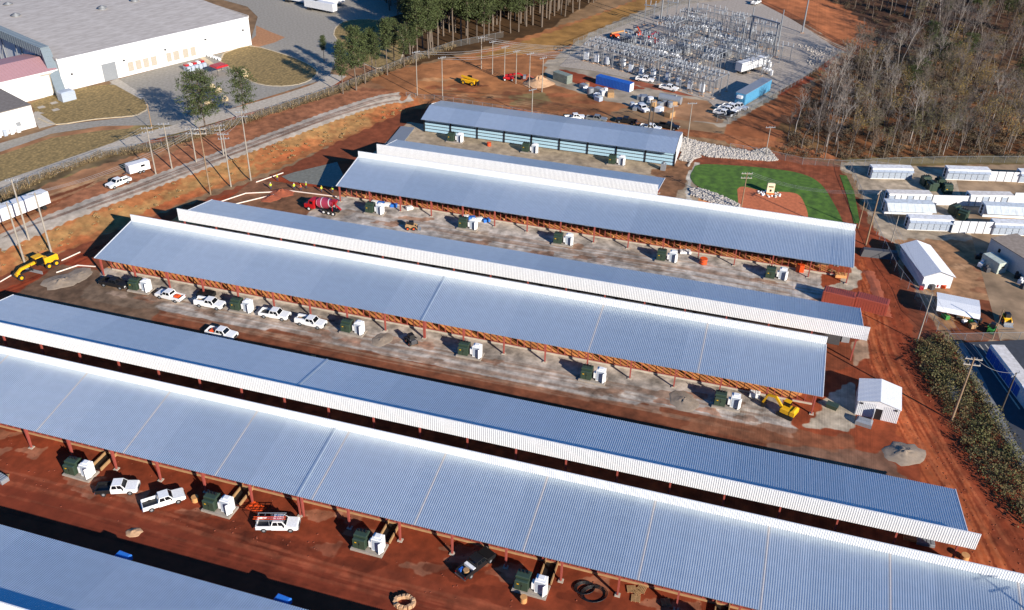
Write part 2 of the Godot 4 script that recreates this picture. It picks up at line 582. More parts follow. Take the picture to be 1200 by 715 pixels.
func paint_near(m: GMap):
	# broad areas
	both(m, [470, 125, 800, 165, 985, 195, 1040, 300, 1110, 400, 1260, 560, 1260, 760, -60, 760, -60, 340, 110, 280, 330, 200], srgb(135, 74, 49), 1.5, 0.8, 1, 0.18)
	# west bank: thin dry grass over orange clay
	both(m, [0, 325, 110, 281, 200, 241, 330, 196, 400, 165, 478, 128, 478, 100, 300, 160, 0, 280], srgb(174, 112, 68), 1.5, 0.7)
	for k in 26:
		var t := rng.randf()
		var u := t * 470
		var v := 308 - u * 0.41 + rng.randf_range(-12, 10)
		both(m, [u - 30, v + 10, u + 25, v - 12, u + 34, v - 6, u - 18, v + 17], srgb(172, 134, 84), 1.6, 1.2, 0.5, 0.2)
	for k in 10:
		var u := rng.randf() * 470
		var v := 318 - u * 0.41
		both(m, [u - 24, v + 10, u + 20, v - 9, u + 24, v - 3, u - 18, v + 14], srgb(186, 104, 62), 1.4, 1.1, 0.6, 0.2)
	# tracks west of the bank
	both(m, [0, 290, 200, 206, 300, 170, 400, 133, 470, 110, 470, 90, 300, 138, 0, 262], srgb(164, 108, 76), 1.0, 0.8)
	var tr := pxs([0, 284, 60, 258, 130, 231, 200, 205, 300, 168, 400, 131, 450, 116, 476, 113])
	lay(m, stroke(smooth_line(tr), 5.8), srgb(182, 170, 154), 0.8, 0.7, 1, 0.18)
	ruts(m, tr, srgb(128, 100, 84), 1.5, 4, 0.6, 0.6)
	# red haul road at the west ends of the sheds
	both(m, [-40, 352, 30, 330, 110, 290, 200, 250, 340, 205, 440, 180, 440, 205, 330, 235, 250, 240, 120, 300, 60, 335, -40, 375], srgb(152, 69, 40), 1.0, 0.6, 1, 0.18)
	ruts(m, pxs([-20, 352, 40, 328, 115, 292, 190, 262]), srgb(120, 50, 30), 2.0, 7, 0.6, 0.4)
	# lane in front of the first shed: compacted red clay with churned edges
	lay(m, [wxs([-160, -112, 60, -112, 60, -40, -160, -40])], srgb(133, 63, 40), 1.0, 0.6, 1, 0.18)
	lay(m, [wxs([-160, -73.5, 60, -73.5, 60, -64, -160, -64])], srgb(129, 59, 38), 1.0, 0.5, 1, 0.12)
	lay(m, [wxs([-160, -86, 60, -86, 60, -76, -160, -76])], srgb(137, 63, 38), 1.2, 1.2, 0.8, 0.2)
	for k in 26:
		var x := rng.randf_range(-110, 20)
		var z := rng.randf_range(-84, -77)
		lay(m, [wxs([x, z, x + rng.randf_range(2, 6), z - 1, x + 3, z + 2.0, x - 1, z + 1.2])], srgb(180, 141, 114), 0.6, 1.5, 0.5, 0.3)
	for k in 14:
		var x := rng.randf_range(-115, 20)
		var z := rng.randf_range(-81, -75)
		lay(m, [wxs([x, z, x + rng.randf_range(3, 9), z - 1, x + 5, z + 2.5, x - 2, z + 1.5])], srgb(99, 44, 27), 0.6, 1.5, 0.5, 0.3)
	ruts(m, wxs([-120, -69, -80, -69.5, -40, -70, 0, -69.5, 40, -70]), srgb(112, 50, 32), 3.5, 12, 0.5, 0.35)
	ruts(m, wxs([-120, -73, -80, -74, -40, -73, 0, -74, 40, -73]), srgb(150, 82, 56), 2.0, 8, 0.45, 0.35)
	# floors under the sheds
	lay(m, [wxs([-140, -113, 48, -113, 48, -84.2, -140, -84.2])], srgb(190, 112, 70), 0.3, 0.3)
	# lane between the first and the second pair
	lay(m, [wxs([-126, -133, 22, -133, 20, -110, -130, -110])], srgb(129, 76, 51), 1.0, 0.8)
	lay(m, [wxs([-124, -132, 16, -132, 14, -122.5, -30, -121.5, -80, -122, -122, -120])], srgb(182, 170, 156), 1.2, 0.7, 1, 0.34)
	lay(m, [wxs([-134, -130, -108, -127, -100, -113, -134, -111])], srgb(120, 98, 78), 2.0, 1.0, 0.9)
	for k in 40:
		var x := rng.randf_range(-120, 14)
		var z := rng.randf_range(-129, -122)
		lay(m, [wxs([x, z, x + rng.randf_range(2, 7), z - 1.0, x + 4, z + 1.4, x - 1, z + 1.0])], [srgb(164, 142, 122), srgb(206, 194, 176), srgb(137, 102, 79), srgb(161, 106, 77)][k % 4], 0.7, 1.4, 0.62, 0.4)
	ruts(m, wxs([-125, -116, -80, -117, -40, -117, 0, -117, 24, -118]), srgb(105, 59, 38), 2.2, 9, 0.5, 0.4)
	ruts(m, wxs([-110, -120.5, -60, -120.5, -20, -121, 12, -121]), srgb(160, 129, 104), 1.2, 6, 0.5, 0.4)
	lay(m, [wxs([-124, -160, 18, -160, 18, -131.4, -124, -131.4])], srgb(232, 156, 96), 0.3, 0.2, 1, 0.18)
	# lane between the second and the third pair
	lay(m, [wxs([-118, -180, 26, -180, 26, -157, -118, -157])], srgb(131, 91, 66), 1.0, 0.8)
	lay(m, [wxs([-94, -178.5, 24, -178.5, 26, -165, -40, -165, -98, -164])], srgb(178, 168, 156), 1.4, 0.7, 1, 0.34)
	lay(m, [wxs([-112, -178, -96, -176, -98, -160, -116, -160])], srgb(135, 95, 68), 2.0, 1.0, 1)
	for k in 44:
		var x := rng.randf_range(-94, 22)
		var z := rng.randf_range(-176, -164)
		lay(m, [wxs([x, z, x + rng.randf_range(3, 9), z - 1.2, x + 5, z + 1.6, x - 1, z + 1.2])], [srgb(172, 154, 134), srgb(196, 186, 174), srgb(144, 98, 70)][k % 3], 0.9, 1.4, 0.62, 0.4)
	ruts(m, wxs([-90, -170, -50, -169, -10, -170, 20, -169]), srgb(150, 122, 100), 3.0, 12, 0.45, 0.4)
	ruts(m, wxs([-118, -125, -70, -124.5, -20, -125, 12, -125]), srgb(156, 130, 110), 2.5, 12, 0.45, 0.4)
	ruts(m, wxs([-110, -162, -60, -162, -20, -162, 20, -162]), srgb(108, 69, 49), 1.8, 8, 0.5, 0.5)
	lay(m, [wxs([-94, -207, 23, -207, 23, -177.8, -94, -177.8])], srgb(226, 150, 94), 0.3, 0.2, 1, 0.18)
	# lane before the blue-wrapped shed
	lay(m, [wxs([-97, -228, -14, -228, -12, -203, -97, -203])], srgb(175, 156, 130), 1.2, 0.8, 1, 0.22)
	lay(m, [wxs([-42, -214, -30, -213, -31, -209, -42, -210])], srgb(116, 84, 62), 1.2, 1.0, 0.9)
	both(m, [765, 200, 800, 185, 822, 180, 812, 205, 790, 235, 770, 232], srgb(141, 102, 73), 1.4, 0.8)
	both(m, [803, 235, 806, 205, 815, 190, 822, 185, 819, 200, 811, 215, 810, 238], srgb(199, 190, 172), 0.8, 0.8)
	# slope up to the substation
	both(m, [470, 140, 480, 100, 560, 108, 640, 118, 800, 160, 980, 190, 980, 150, 880, 130, 470, 80], srgb(161, 102, 66), 1.5, 0.8)
	# clay round the east ends of the sheds
	both(m, [960, 330, 1005, 262, 1050, 280, 1065, 380, 1130, 490, 1260, 680, 1260, 760, 1100, 760, 1060, 600, 1040, 540, 940, 520, 920, 470, 1010, 420, 1010, 380], srgb(150, 74, 45), 1.5, 0.8, 1, 0.22)
	both(m, [1010, 300, 1030, 330, 1040, 380, 1045, 420, 1080, 480, 1130, 560, 1180, 660, 1190, 720, 1140, 720, 1090, 580, 1050, 500, 1030, 440, 1020, 400, 1010, 350], srgb(180, 93, 53), 1.5, 0.8, 1, 0.18)
	var et := pxs([1000, 290, 1018, 330, 1030, 372, 1036, 410, 1060, 460, 1095, 520, 1130, 580, 1170, 650, 1200, 715])
	ruts(m, et, srgb(129, 57, 32), 4.5, 16, 0.6, 0.35)
	ruts(m, et, srgb(197, 115, 73), 4.0, 8, 0.5, 0.35)
	both(m, [1060, 300, 1080, 400, 1140, 500, 1230, 640, 1260, 560, 1160, 440, 1090, 390, 1072, 330], srgb(134, 76, 52), 1.5, 0.9, 1, 0.3)
	both(m, [960, 470, 1000, 445, 1004, 500, 990, 505, 940, 500, 962, 480], srgb(184, 169, 146), 1.0, 0.9)
	both(m, [985, 330, 1003, 310, 1012, 322, 1003, 338, 960, 340], srgb(190, 175, 152), 1.0, 0.9)
	both(m, [1000, 400, 1018, 392, 1020, 420, 1000, 430], srgb(188, 165, 138), 1.0, 1.1, 0.8)
	both(m, [870, 520, 1040, 530, 1075, 580, 960, 540], srgb(134, 104, 84), 1.4, 1.0, 0.8)
	both(m, [800, 505, 1000, 530, 1000, 512, 820, 488], srgb(141, 93, 66), 1.4, 1.0, 0.7)
	# field: clay running track round the lawn, soil beyond
	both(m, [812, 182, 870, 186, 930, 192, 975, 206, 995, 235, 1006, 275, 985, 275, 980, 250, 965, 218, 930, 200, 870, 194, 812, 190], srgb(139, 78, 53), 0.5, 0.3)
	# yard with the containers
	both(m, [985, 200, 1000, 205, 1030, 275, 1060, 290, 1260, 300, 1260, 180, 985, 190], srgb(179, 161, 136), 1.0, 0.8)
	both(m, [1050, 280, 1260, 285, 1260, 400, 1110, 395, 1090, 340, 1060, 300], srgb(169, 128, 92), 1.4, 0.9)
	both(m, [1110, 400, 1260, 400, 1260, 360, 1150, 350, 1120, 380], srgb(127, 74, 49), 1.0, 0.9)
	for k in 14:
		var u := rng.randf_range(1100, 1200)
		var v := rng.randf_range(290, 350)
		both(m, [u, v, u + 16, v + 3, u + 12, v + 9, u - 6, v + 6], [srgb(188, 149, 112), srgb(137, 91, 64)][k % 2], 1.0, 1.4, 0.62, 0.4)

func paint_far(m: GMap):
	lay(m, [wxs([-420, -600, 240, -600, 240, 0, -420, 0])], srgb(148, 118, 87), 0, 0, 1, 0.2)
	# verge and tracks west
	both(m, [-300, 500, -300, 200, 0, 165, 60, 160, 180, 135, 330, 110, 480, 60, 480, 130, 300, 200, 0, 320], srgb(164, 118, 83), 2, 0.8)
	both(m, [-200, 300, 0, 200, 120, 160, 180, 140, 260, 140, 120, 190, 0, 240, -200, 330], srgb(140, 122, 78), 2, 0.9)
	both(m, [-100, 320, 0, 272, 100, 232, 200, 192, 300, 152, 420, 112, 480, 95, 480, 108, 400, 133, 200, 205, 0, 285, -100, 330], srgb(165, 101, 65), 2, 0.9)
	var tr := pxs([-120, 335, -60, 310, 0, 284, 60, 258, 130, 231, 200, 205, 300, 168, 400, 131, 450, 116, 476, 113])
	lay(m, stroke(smooth_line(tr), 5.8), srgb(182, 170, 154), 0.8, 0.7, 1, 0.18)
	var t2 := pxs([-60, 285, 0, 258, 100, 222, 200, 188, 300, 152, 400, 124, 480, 108, 560, 100, 640, 118, 720, 132])
	ruts(m, t2, srgb(124, 71, 45), 3.0, 10, 0.7, 0.9)
	ruts(m, t2, srgb(192, 153, 112), 3.5, 6, 0.7, 0.8)
	# brush line along the fence
	lay(m, stroke(pxs([-60, 262, 0, 233, 90, 196, 180, 172, 260, 150, 330, 128, 400, 104, 470, 75, 520, 52]), 5.0), srgb(104, 88, 64), 1.5, 1.2, 0.9, 0.5)
	lay(m, stroke(pxs([140, 170, 220, 160, 330, 118, 400, 95]), 3.0), srgb(179, 101, 65), 1.0, 1.0, 0.9, 0.4)
	# dry grass slope right of the pines and the cleared ground
	both(m, [430, 90, 560, 62, 620, 40, 690, 20, 800, -20, 980, -40, 1000, 40, 800, 100, 680, 150, 480, 130], srgb(171, 114, 73), 2, 0.8)
	both(m, [560, 66, 640, 40, 700, 18, 800, -20, 760, 14, 690, 46, 640, 62], srgb(164, 122, 69), 2.5, 1.0, 1, 0.22)
	both(m, [595, 112, 640, 108, 650, 122, 600, 124], srgb(150, 128, 84), 1.5, 1.0)
	both(m, [490, 95, 560, 80, 600, 100, 560, 116, 490, 112], srgb(186, 123, 76), 2, 1.0)
	for k in 30:
		var u := rng.randf_range(480, 780)
		var v := 112 + (u - 480) * 0.13 + rng.randf_range(-26, 14)
		both(m, [u, v, u + rng.randf_range(14, 40), v + 2, u + 22, v + 6, u - 8, v + 4], [srgb(192, 149, 106), srgb(128, 77, 52), srgb(175, 101, 65)][k % 3], 1.2, 1.4, 0.6, 0.4)
	ruts(m, pxs([500, 112, 580, 118, 660, 130, 740, 145, 800, 152]), srgb(133, 93, 65), 5.0, 12, 0.6, 0.7)
	# round the substation
	both(m, [640, 74, 690, 40, 800, -10, 900, -20, 1010, 40, 960, 90, 900, 120, 850, 150, 700, 115, 640, 96], srgb(173, 159, 138), 2, 0.6)
	both(m, [655, 80, 700, 92, 760, 104, 700, 106, 660, 92], srgb(156, 77, 50), 1.2, 1.0)
	both(m, [735, 88, 780, 96, 838, 110, 850, 118, 800, 112, 740, 98], srgb(152, 75, 50), 1.2, 1.2, 0.8)
	both(m, [770, 112, 830, 118, 850, 145, 780, 140], srgb(162, 118, 83), 1.5, 1.0, 0.9)
	both(m, [820, -20, 1010, -20, 1060, 90, 1000, 62, 940, 25, 870, 8], srgb(173, 106, 67), 2, 0.8)
	ruts(m, pxs([860, -10, 900, 8, 960, 40, 1010, 62, 1040, 80]), srgb(122, 75, 50), 5.0, 10, 0.7, 0.9)
	both(m, [905, 90, 950, 70, 985, 62, 960, 90, 915, 115], srgb(160, 82, 52), 1.5, 0.9)
	both(m, [850, 148, 905, 118, 940, 100, 960, 120, 930, 170, 880, 180, 845, 165], srgb(152, 93, 58), 1.5, 0.9)
	# leaf litter under the eastern and northern woods
	both(m, [900, -60, 1020, 30, 1060, 110, 1400, 250, 1400, -100], srgb(92, 66, 48), 3, 1.0)
	both(m, [890, 186, 930, 150, 950, 105, 990, 66, 1060, 60, 1300, 120, 1300, 190, 1000, 195], srgb(124, 81, 49), 2, 1.0, 1, 0.3)
	for k in 40:
		var u := rng.randf_range(900, 1200)
		var v := rng.randf_range(20, 185)
		both(m, [u, v, u + 26, v + 3, u + 18, v + 12, u - 10, v + 8], [srgb(76, 56, 42), srgb(154, 114, 73), srgb(100, 84, 52)][k % 3], 1.6, 1.5, 0.7, 0.5)
	both(m, [400, -60, 440, 40, 480, 78, 560, 58, 640, 36, 760, -40], srgb(84, 62, 40), 2.5, 0.9)
	# container yard east, road verge
	both(m, [1000, 196, 1300, 190, 1400, 420, 1100, 400, 1050, 290], srgb(171, 144, 114), 2, 0.7)
	both(m, [985, 185, 1300, 178, 1300, 190, 1000, 196], srgb(124, 108, 70), 1.2, 0.9)
	both(m, [1060, 400, 1300, 400, 1400, 900, 1200, 800], srgb(108, 68, 39), 2, 0.9)
# ---------- long open sheds ----------
const HE := 4.08
const HH := 6.29
const HT := 7.85
const HB := 5.04
const DP := 12.48
const GAP := 5.77

# ribbed sheet: ribs run along the slope from a (low) to b (high); width w along x
func ribbed(b: Bld, w: float, lo: Vector3, hi: Vector3, ribs: int, rh: float, rw := 0.05):
	var up := Vector3(0, (hi - lo).length(), 0)
	var nn := Vector3.RIGHT.cross((hi - lo).normalized())
	var sp := w / ribs
	for i in ribs:
		var xs := [0.0, sp * 0.5 - rw * 1.7, sp * 0.5 - rw * 0.7, sp * 0.5 + rw * 0.7, sp * 0.5 + rw * 1.7, sp]
		var hs := [0.0, 0.0, rh, rh, 0.0, 0.0]
		for k in 5:
			var o0: Vector3 = Vector3(i * sp + xs[k], 0, 0) + nn * hs[k]
			var o1: Vector3 = Vector3(i * sp + xs[k + 1], 0, 0) + nn * hs[k + 1]
			b.quad(lo + o0, lo + o1, hi + o1, hi + o0)

func roof_meshes(w: float, ribs: int) -> Dictionary:
	var o := {}
	for i in 3:
		var b := Bld.new()
		ribbed(b, w, Vector3(0, HE, 0), Vector3(0, HH, -DP), ribs, 0.055)
		b.quad(Vector3(0, HE - 0.06, 0), Vector3(w, HE - 0.06, 0), Vector3(w, HE, 0), Vector3(0, HE, 0))
		b.quad(Vector3(0, HE - 0.06, 0), Vector3(0, HH - 0.06, -DP), Vector3(w, HH - 0.06, -DP), Vector3(w, HE - 0.06, 0))
		o[i] = b.mesh(M["roof_sheet_%d" % i])
	return o

var shed_cache := {}
func shed(label: String, x0: float, x1: float, nb: int, ze: float, back: bool, o := {}) -> Node3D:
	var L := x1 - x0
	var w := L / nb
	var t := thing("long_shed", label, "shed", Vector3(x1 if back else x0, 0, ze), PI if back else 0.0, "long open-sided metal sheds")
	var rm := roof_meshes(w, 25)
	# end trim and under-eave beams
	var fh0 := HB if true else HH
	var fb := Bld.new()
	ribbed(fb, w, Vector3(0, fh0, 0), Vector3(0, HT, 0), 25, 0.04)
	fb.quad(Vector3(w, fh0, -0.12), Vector3(0, fh0, -0.12), Vector3(0, HT, -0.12), Vector3(w, HT, -0.12))
	fb.quad(Vector3(0, HT, 0.05), Vector3(w, HT, 0.05), Vector3(w, HT, -0.12), Vector3(0, HT, -0.12))
	fb.quad(Vector3(0, fh0, 0), Vector3(0, fh0, -0.12), Vector3(w, fh0, -0.12), Vector3(w, fh0, 0))
	var fm := fb.mesh(M.white_metal)
	# facade sheets look away from the gap on the front sheds and into it on the back ones
	for i in nb:
		part("roof_panel", rm[[0, 1, 0, 2, 1, 0, 2][(i * 3 + int(absf(x0))) % 7]], t, Vector3(i * w, 0, 0))
	var ext: float = o.get("fext", 0.0)
	for i in nb:
		if back: part("fascia_panel", fm, t, Vector3((i + 1) * w, 0, -DP - 0.14), PI)
		else: part("fascia_panel", fm, t, Vector3(i * w, 0, -DP - 0.02))
	if ext > 0:
		var eb := Bld.new()
		ribbed(eb, ext, Vector3(0, fh0, 0), Vector3(0, HT, 0), 4, 0.04)
		eb.bx(Vector3(ext * 0.5, (fh0 + HT) * 0.5, -0.07), Vector3(ext, HT - fh0 - 0.02, 0.1))
		part("fascia_end", eb.mesh(M.white_metal), t, Vector3(0, 0, -DP - 0.14), PI)
	for x in [-0.05, L + 0.05]:
		var tb := Bld.new()
		tb.bar(Vector3(x, HE + 0.02, 0.02), Vector3(x, HH + 0.02, -DP), 0.12, 0.16)
		part("edge_trim", tb.mesh(M.white_metal), t)
	# steel frame
	var key := "col"
	if not shed_cache.has(key):
		var c := Bld.new()
		c.frus(Vector3(0, 0, 0), Vector2(0.22, 0.26), Vector2(0.24, 0.5), HE - 0.1)
		shed_cache.low = c.mesh(M.red_primer)
		c = Bld.new()
		c.bx(Vector3(0, HH * 0.5 - 0.2, 0), Vector3(0.24, HH - 0.4, 0.3))
		shed_cache.high = c.mesh(M.red_primer)
		c = Bld.new()
		c.bar(Vector3(0, HE - 0.33, -0.15), Vector3(0, HH - 0.36, -DP + 0.2), 0.2, 0.5)
		shed_cache.rafter = c.mesh(M.red_primer)
		c = Bld.new()
		c.bx(Vector3(0, 1.55, 0), Vector3(0.12, 3.1, 0.2))
		shed_cache.stud = c.mesh(M.red_primer)
		c = Bld.new()
		c.bx(Vector3(0, 0.06, 0), Vector3(0.7, 0.14, 0.7))
		shed_cache.pad = c.mesh(M.concrete)
		shed_cache.col = true
	var inset: float = o.get("inset", 1.0)
	for i in nb + 1:
		var x: float = inset + (L - 2 * inset) * i / nb
		part("column", shed_cache.low, t, Vector3(x, 0, -0.3))
		part("column_high", shed_cache.high, t, Vector3(x, 0, -DP + 0.35))
		part("rafter", shed_cache.rafter, t, Vector3(x, 0, 0))
		part("footing", shed_cache.pad, t, Vector3(x, 0, -0.3))
	if o.has("joint"):
		for jx in o.joint:
			part("column", shed_cache.low, t, Vector3(jx + 0.5, 0, -0.3))
			var jb := Bld.new()
			jb.bar(Vector3(0, HE + 0.07, 0.02), Vector3(0, HH + 0.07, -DP), 0.34, 0.14)
			part("joint_cap", jb.mesh(M.roof_sheet_1), t, Vector3(jx, 0, 0))
	if o.has("dusty"):
		for dx in o.dusty:
			var b := Bld.new()
			ribbed(b, 0.31, Vector3(0, HE + 0.012, 0.0), Vector3(0, HH + 0.012, -DP), 1, 0.046)
			part("dusty_sheet", b.mesh(M.roof_dusty), t, Vector3(floorf(dx / (w / 25)) * (w / 25), 0, 0))
	var pb := Bld.new()
	for k in 5:
		var f := (k + 0.5) / 5.0
		pb.bx(Vector3(L / 2, lerpf(HE, HH, f) - 0.12, -DP * f), Vector3(L - 0.2, 0.16, 0.07))
	part("purlins", pb.mesh(M.red_primer), t)
	# wall line set back under the eave: concrete kerb, sill, thin steel studs, dark equipment racks behind
	if not o.get("bare", false):
		var cb := Bld.new()
		cb.bx(Vector3(L / 2, 0.17, -2.95), Vector3(L - 2, 0.34, 0.3))
		part("kerb", cb.mesh(M.wood if o.get("timber", false) else M.concrete), t)
		var sb := Bld.new()
		sb.bx(Vector3(L / 2, 0.40, -2.99), Vector3(L - 2, 0.10, 0.2))
		part("sill_channel", sb.mesh(M.red_primer), t)
		if o.get("studs", true):
			var ns := int((L - 2) / 1.27)
			for i in ns + 1:
				part("stud", shed_cache.stud, t, Vector3(1 + (L - 2) * i / ns, 0.45, -3.0))
	if o.get("racks", true):
		var rb := Bld.new()
		rb.bx(Vector3(L / 2 - 0.5, 1.6, -7.4), Vector3(L - 7, 3.2, 1.0))
		part("equipment_rack", rb.mesh(M.dark_grey), t)
	return t

func sheds():
	var z1 := -81.15
	var z2 := -128.3
	var z3 := -174.9
	var bk := 2 * DP + GAP
	var d1 := []
	for k in 14: d1.append(10.0 + k * 15.36)
	shed("long open shed with pale roof beside the red lane where the ladder-rack pickup stands", -138.1, 46.2, 24, z1, false, {joint = [84.5], dusty = d1, inset = 0.1, timber = true})
	var d2 := []
	for k in 11: d2.append(8.0 + k * 15.2)
	shed("longest blue-roofed shed, its white fascia behind the pale roof beside the ladder-rack pickup", -128.5, 35.8, 21, z1 - bk, true, {joint = [100.0], fext = 1.0, racks = false, studs = false})
	shed("long open shed with orange floor under its eave beside the excavator and parked white pickups", -123.5, 17.1, 18, z2, false, {joint = [70.0], dusty = [101.0, 120.0], inset = 1.0})
	shed("long shed with blue roof and white fascia whose end stands over the red containers", -116.1, 23.6, 18, z2 - bk, true, {fext = 0.7, studs = false})
	shed("long open shed between the concrete mixer lane and the green playing field", -93.2, 22.7, 15, z3, false, {inset = 0.6})
	shed("short shed with white fascia facing the gap, before the blue-wrapped shed", -90.8, -20.7, 9, z3 - bk, true, {studs = false})
	shed("shed with blue roof and blue tarps under its eave across the red clay lane", -138.1, 46.2, 24, -64.1, true, {studs = false})
# ---------- west side: warehouse, annex, car park, roads ----------
func pj(p: Vector3) -> Vector2:
	var d := p - CAM
	var z := d.dot(axf)
	return Vector2(600 + FL * d.dot(axr) / z, 357.5 - FL * d.dot(axu) / z)

# height of a thing whose foot is at b and whose top shows at row v
func tall(b: Vector3, v: float) -> float:
	var lo := 0.1
	var hi := 60.0
	for i in 30:
		var m := (lo + hi) / 2
		if pj(b + Vector3(0, m, 0)).y > v: lo = m
		else: hi = m
	return lo

# where a pixel meets the plane through p with normal n
func onplane(u: float, v: float, p: Vector3, n: Vector3) -> Vector3:
	var d := axf + axr * ((u - 600) / FL) - axu * ((v - 357.5) / FL)
	return CAM + d * ((p - CAM).dot(n) / d.dot(n))

func kerb_line(called: String, p: PackedVector2Array, m: Material, w := 0.35, h := 0.13, closed := true):
	var b := Bld.new()
	var n := p.size()
	for i in (n if closed else n - 1):
		var a := on(p[i], h * 0.5 - 0.05)
		var c := on(p[(i + 1) % n], h * 0.5 - 0.05)
		b.bar(a, c + (c - a).normalized() * w * 0.4, w, h + 0.1)
	setting(called, b.mesh(m))

func west_side():
	var asphalt := mat("asphalt_worn", srgb(154, 147, 134), 0.9, 0, 2)
	var tan_road := mat("gravel_road", srgb(186, 174, 156), 0.95, 0, 2)
	var grass := mat("dry_grass", srgb(168, 148, 100), 0.95, 0, 2)
	grass.albedo_texture = noise_tex(77, 0.03, srgb(146, 140, 120), srgb(255, 240, 220), 512, 6)
	grass.uv1_scale = Vector3.ONE * 0.05
	var tan_soil := mat("bare_soil", srgb(180, 128, 86), 0.95, 0, 2)
	var kerb_m := mat("kerb_stone", srgb(206, 188, 156), 0.9, 0, 2)
	var lot := pxs([128, 99, 142, 92, 238, 67, 262, 62, 292, 53, 302, 20, 290, 8, 232, -8, 240, -40, 480, -40, 500, 8, 445, 24, 408, 24, 394, 32, 391, 41, 400, 60, 384, 92, 345, 104, 300, 118, 250, 134, 205, 147, 175, 147, 120, 148, 60, 157, 30, 168, -40, 192, -40, 168, 0, 168, 45, 155, 68, 147, 155, 137, 174, 127, 168, 116])
	sheet("car_park", lot, asphalt, 0.062)
	var rd := smooth_line(pxs([-120, 268, -40, 236, 0, 220, 60, 199, 120, 178, 170, 161, 211, 150, 260, 136, 310, 122, 350, 110, 378, 100, 396, 88]))
	var ring := off2(rd, 3.0)
	var r2 := off2(rd, -3.0)
	r2.reverse()
	ring.append_array(r2)
	sheet("road", ring, tan_road, 0.066)
	var i1 := smooth_line(pxs([36, 121, 72, 108, 128, 99, 150, 107, 168, 117, 173, 127, 166, 132, 155, 136, 110, 140, 66, 146, 45, 139]), 3)
	sheet("grass_verge", i1, grass, 0.070)
	kerb_line("kerb", i1.slice(13, 31), kerb_m, 0.45, 0.13, false)
	var i2 := smooth_line(pxs([262, 63, 292, 54, 330, 63, 352, 71, 370, 81, 369, 90, 350, 99, 320, 101, 295, 96, 275, 84, 258, 72]), 3)
	sheet("grass_island", i2, grass, 0.070)
	kerb_line("kerb", i2, kerb_m, 0.45)
	sheet("bare_bank", pxs([291, 50, 300, 42, 300, 30, 318, 38, 334, 44, 322, 50, 300, 56]), tan_soil, 0.076)
	var i3 := smooth_line(pxs([391, 41, 394, 32, 408, 24, 445, 24, 470, 40, 470, 70, 440, 80, 405, 62]), 3)
	sheet("grass_island", i3, grass, 0.070)
	kerb_line("kerb", i3, kerb_m, 0.45)
	sheet("walkway", pxs([128, 96, 138, 92, 168, 112, 166, 117]), M.concrete, 0.078)
	sheet("walkway", pxs([36, 134, 42, 131, 66, 146, 46, 151]), M.concrete, 0.078)
	for k in 4: sheet("well_cover", pxs([[43, 126, 50, 124, 54, 126, 46, 128], [58, 121, 65, 119, 69, 121, 61, 123], [60, 129, 67, 127, 71, 129, 63, 131], [38, 133, 44, 131, 52, 133, 42, 135]][k]), M.concrete, 0.100)
	sheet("grass_verge", pxs([-60, 203, 0, 182, 60, 162, 120, 153, 204, 148, 170, 158, 110, 177, 30, 204, -60, 232]), grass, 0.059)
	sheet("walkway", pxs([232, 67, 238, 66, 262, 82, 256, 84]), kerb_m, 0.080)
	# warehouse
	var a := at(75.5, 107.5)
	var b := at(295, 52.6)
	var yaw := facing(a, b)
	var L := (b - a).length()
	var wm := mat("warehouse_wall", srgb(222, 222, 220), 0.6)
	var rf := mat("warehouse_roof", srgb(190, 182, 172), 0.9, 0, 2)
	rf.albedo_texture = noise_tex(81, 0.012, srgb(214, 211, 208), srgb(255, 255, 255), 512, 6)
	rf.uv1_scale = Vector3(0.03, 0.03, 0.10)
	rf.uv1_world_triplanar = false
	var w := thing("warehouse", "huge white warehouse with grey membrane roof and a row of tan dock doors", "warehouse", a, yaw)
	var nz_ := Vector3(0, 0, 1).rotated(Vector3.UP, yaw)
	var H := tall(a, 71.5) + 0.2
	var D := 150.0
	var bd := Bld.new()
	bd.bx(Vector3(L / 2, H / 2 - 0.5, -D / 2), Vector3(L, H + 1, D))
	part("wall", bd.mesh(wm), w)
	bd = Bld.new()
	var nseg := 12
	for i in nseg:
		var z0 := -D * i / nseg
		var z1 := -D * (i + 1) / nseg
		var y0 := H + 0.06 + sin(PI * i / nseg) * 1.6
		var y1 := H + 0.06 + sin(PI * (i + 1) / nseg) * 1.6
		bd.quad(Vector3(0, y0, z0), Vector3(L, y0, z0), Vector3(L, y1, z1), Vector3(0, y1, z1))
	bd.bx(Vector3(-0.06, H + 0.2, -D / 2), Vector3(0.3, 0.7, D)); bd.bx(Vector3(L + 0.06, H + 0.2, -D / 2), Vector3(0.3, 0.7, D))
	var roof := part("roof", bd.mesh(rf), w)
	bd = Bld.new()
	bd.bx(Vector3(L / 2, H + 0.04, 0.06), Vector3(L + 0.3, 0.3, 0.16))
	part("roof_edge", bd.mesh(M.white_metal), w)
	for i in 12:
		bd = Bld.new()
		bd.bx(Vector3(L * (i + 0.5) / 12, H + 0.9, -D / 2 + 2), Vector3(0.25, 0.9, D * 0.9))
	for q in [[19, 21], [10, 8], [158, 3], [120, 12]]:
		var p := onplane(q[0], q[1], a + Vector3(0, H + 0.8, 0), Vector3.UP) - a
		bd = Bld.new()
		bd.tube(Vector3(0, -0.4, 0), Vector3(0, 1.0, 0), 1.2, 1.2, 10)
		bd.tube(Vector3(0, 1.0, 0), Vector3(0, 1.6, 0), 1.6, 0.3, 10, true)
		part("roof_vent", bd.mesh(M.galvanised), roof, p.rotated(Vector3.UP, -yaw))
	var tan := mat("dock_door", srgb(170, 161, 146), 0.7)
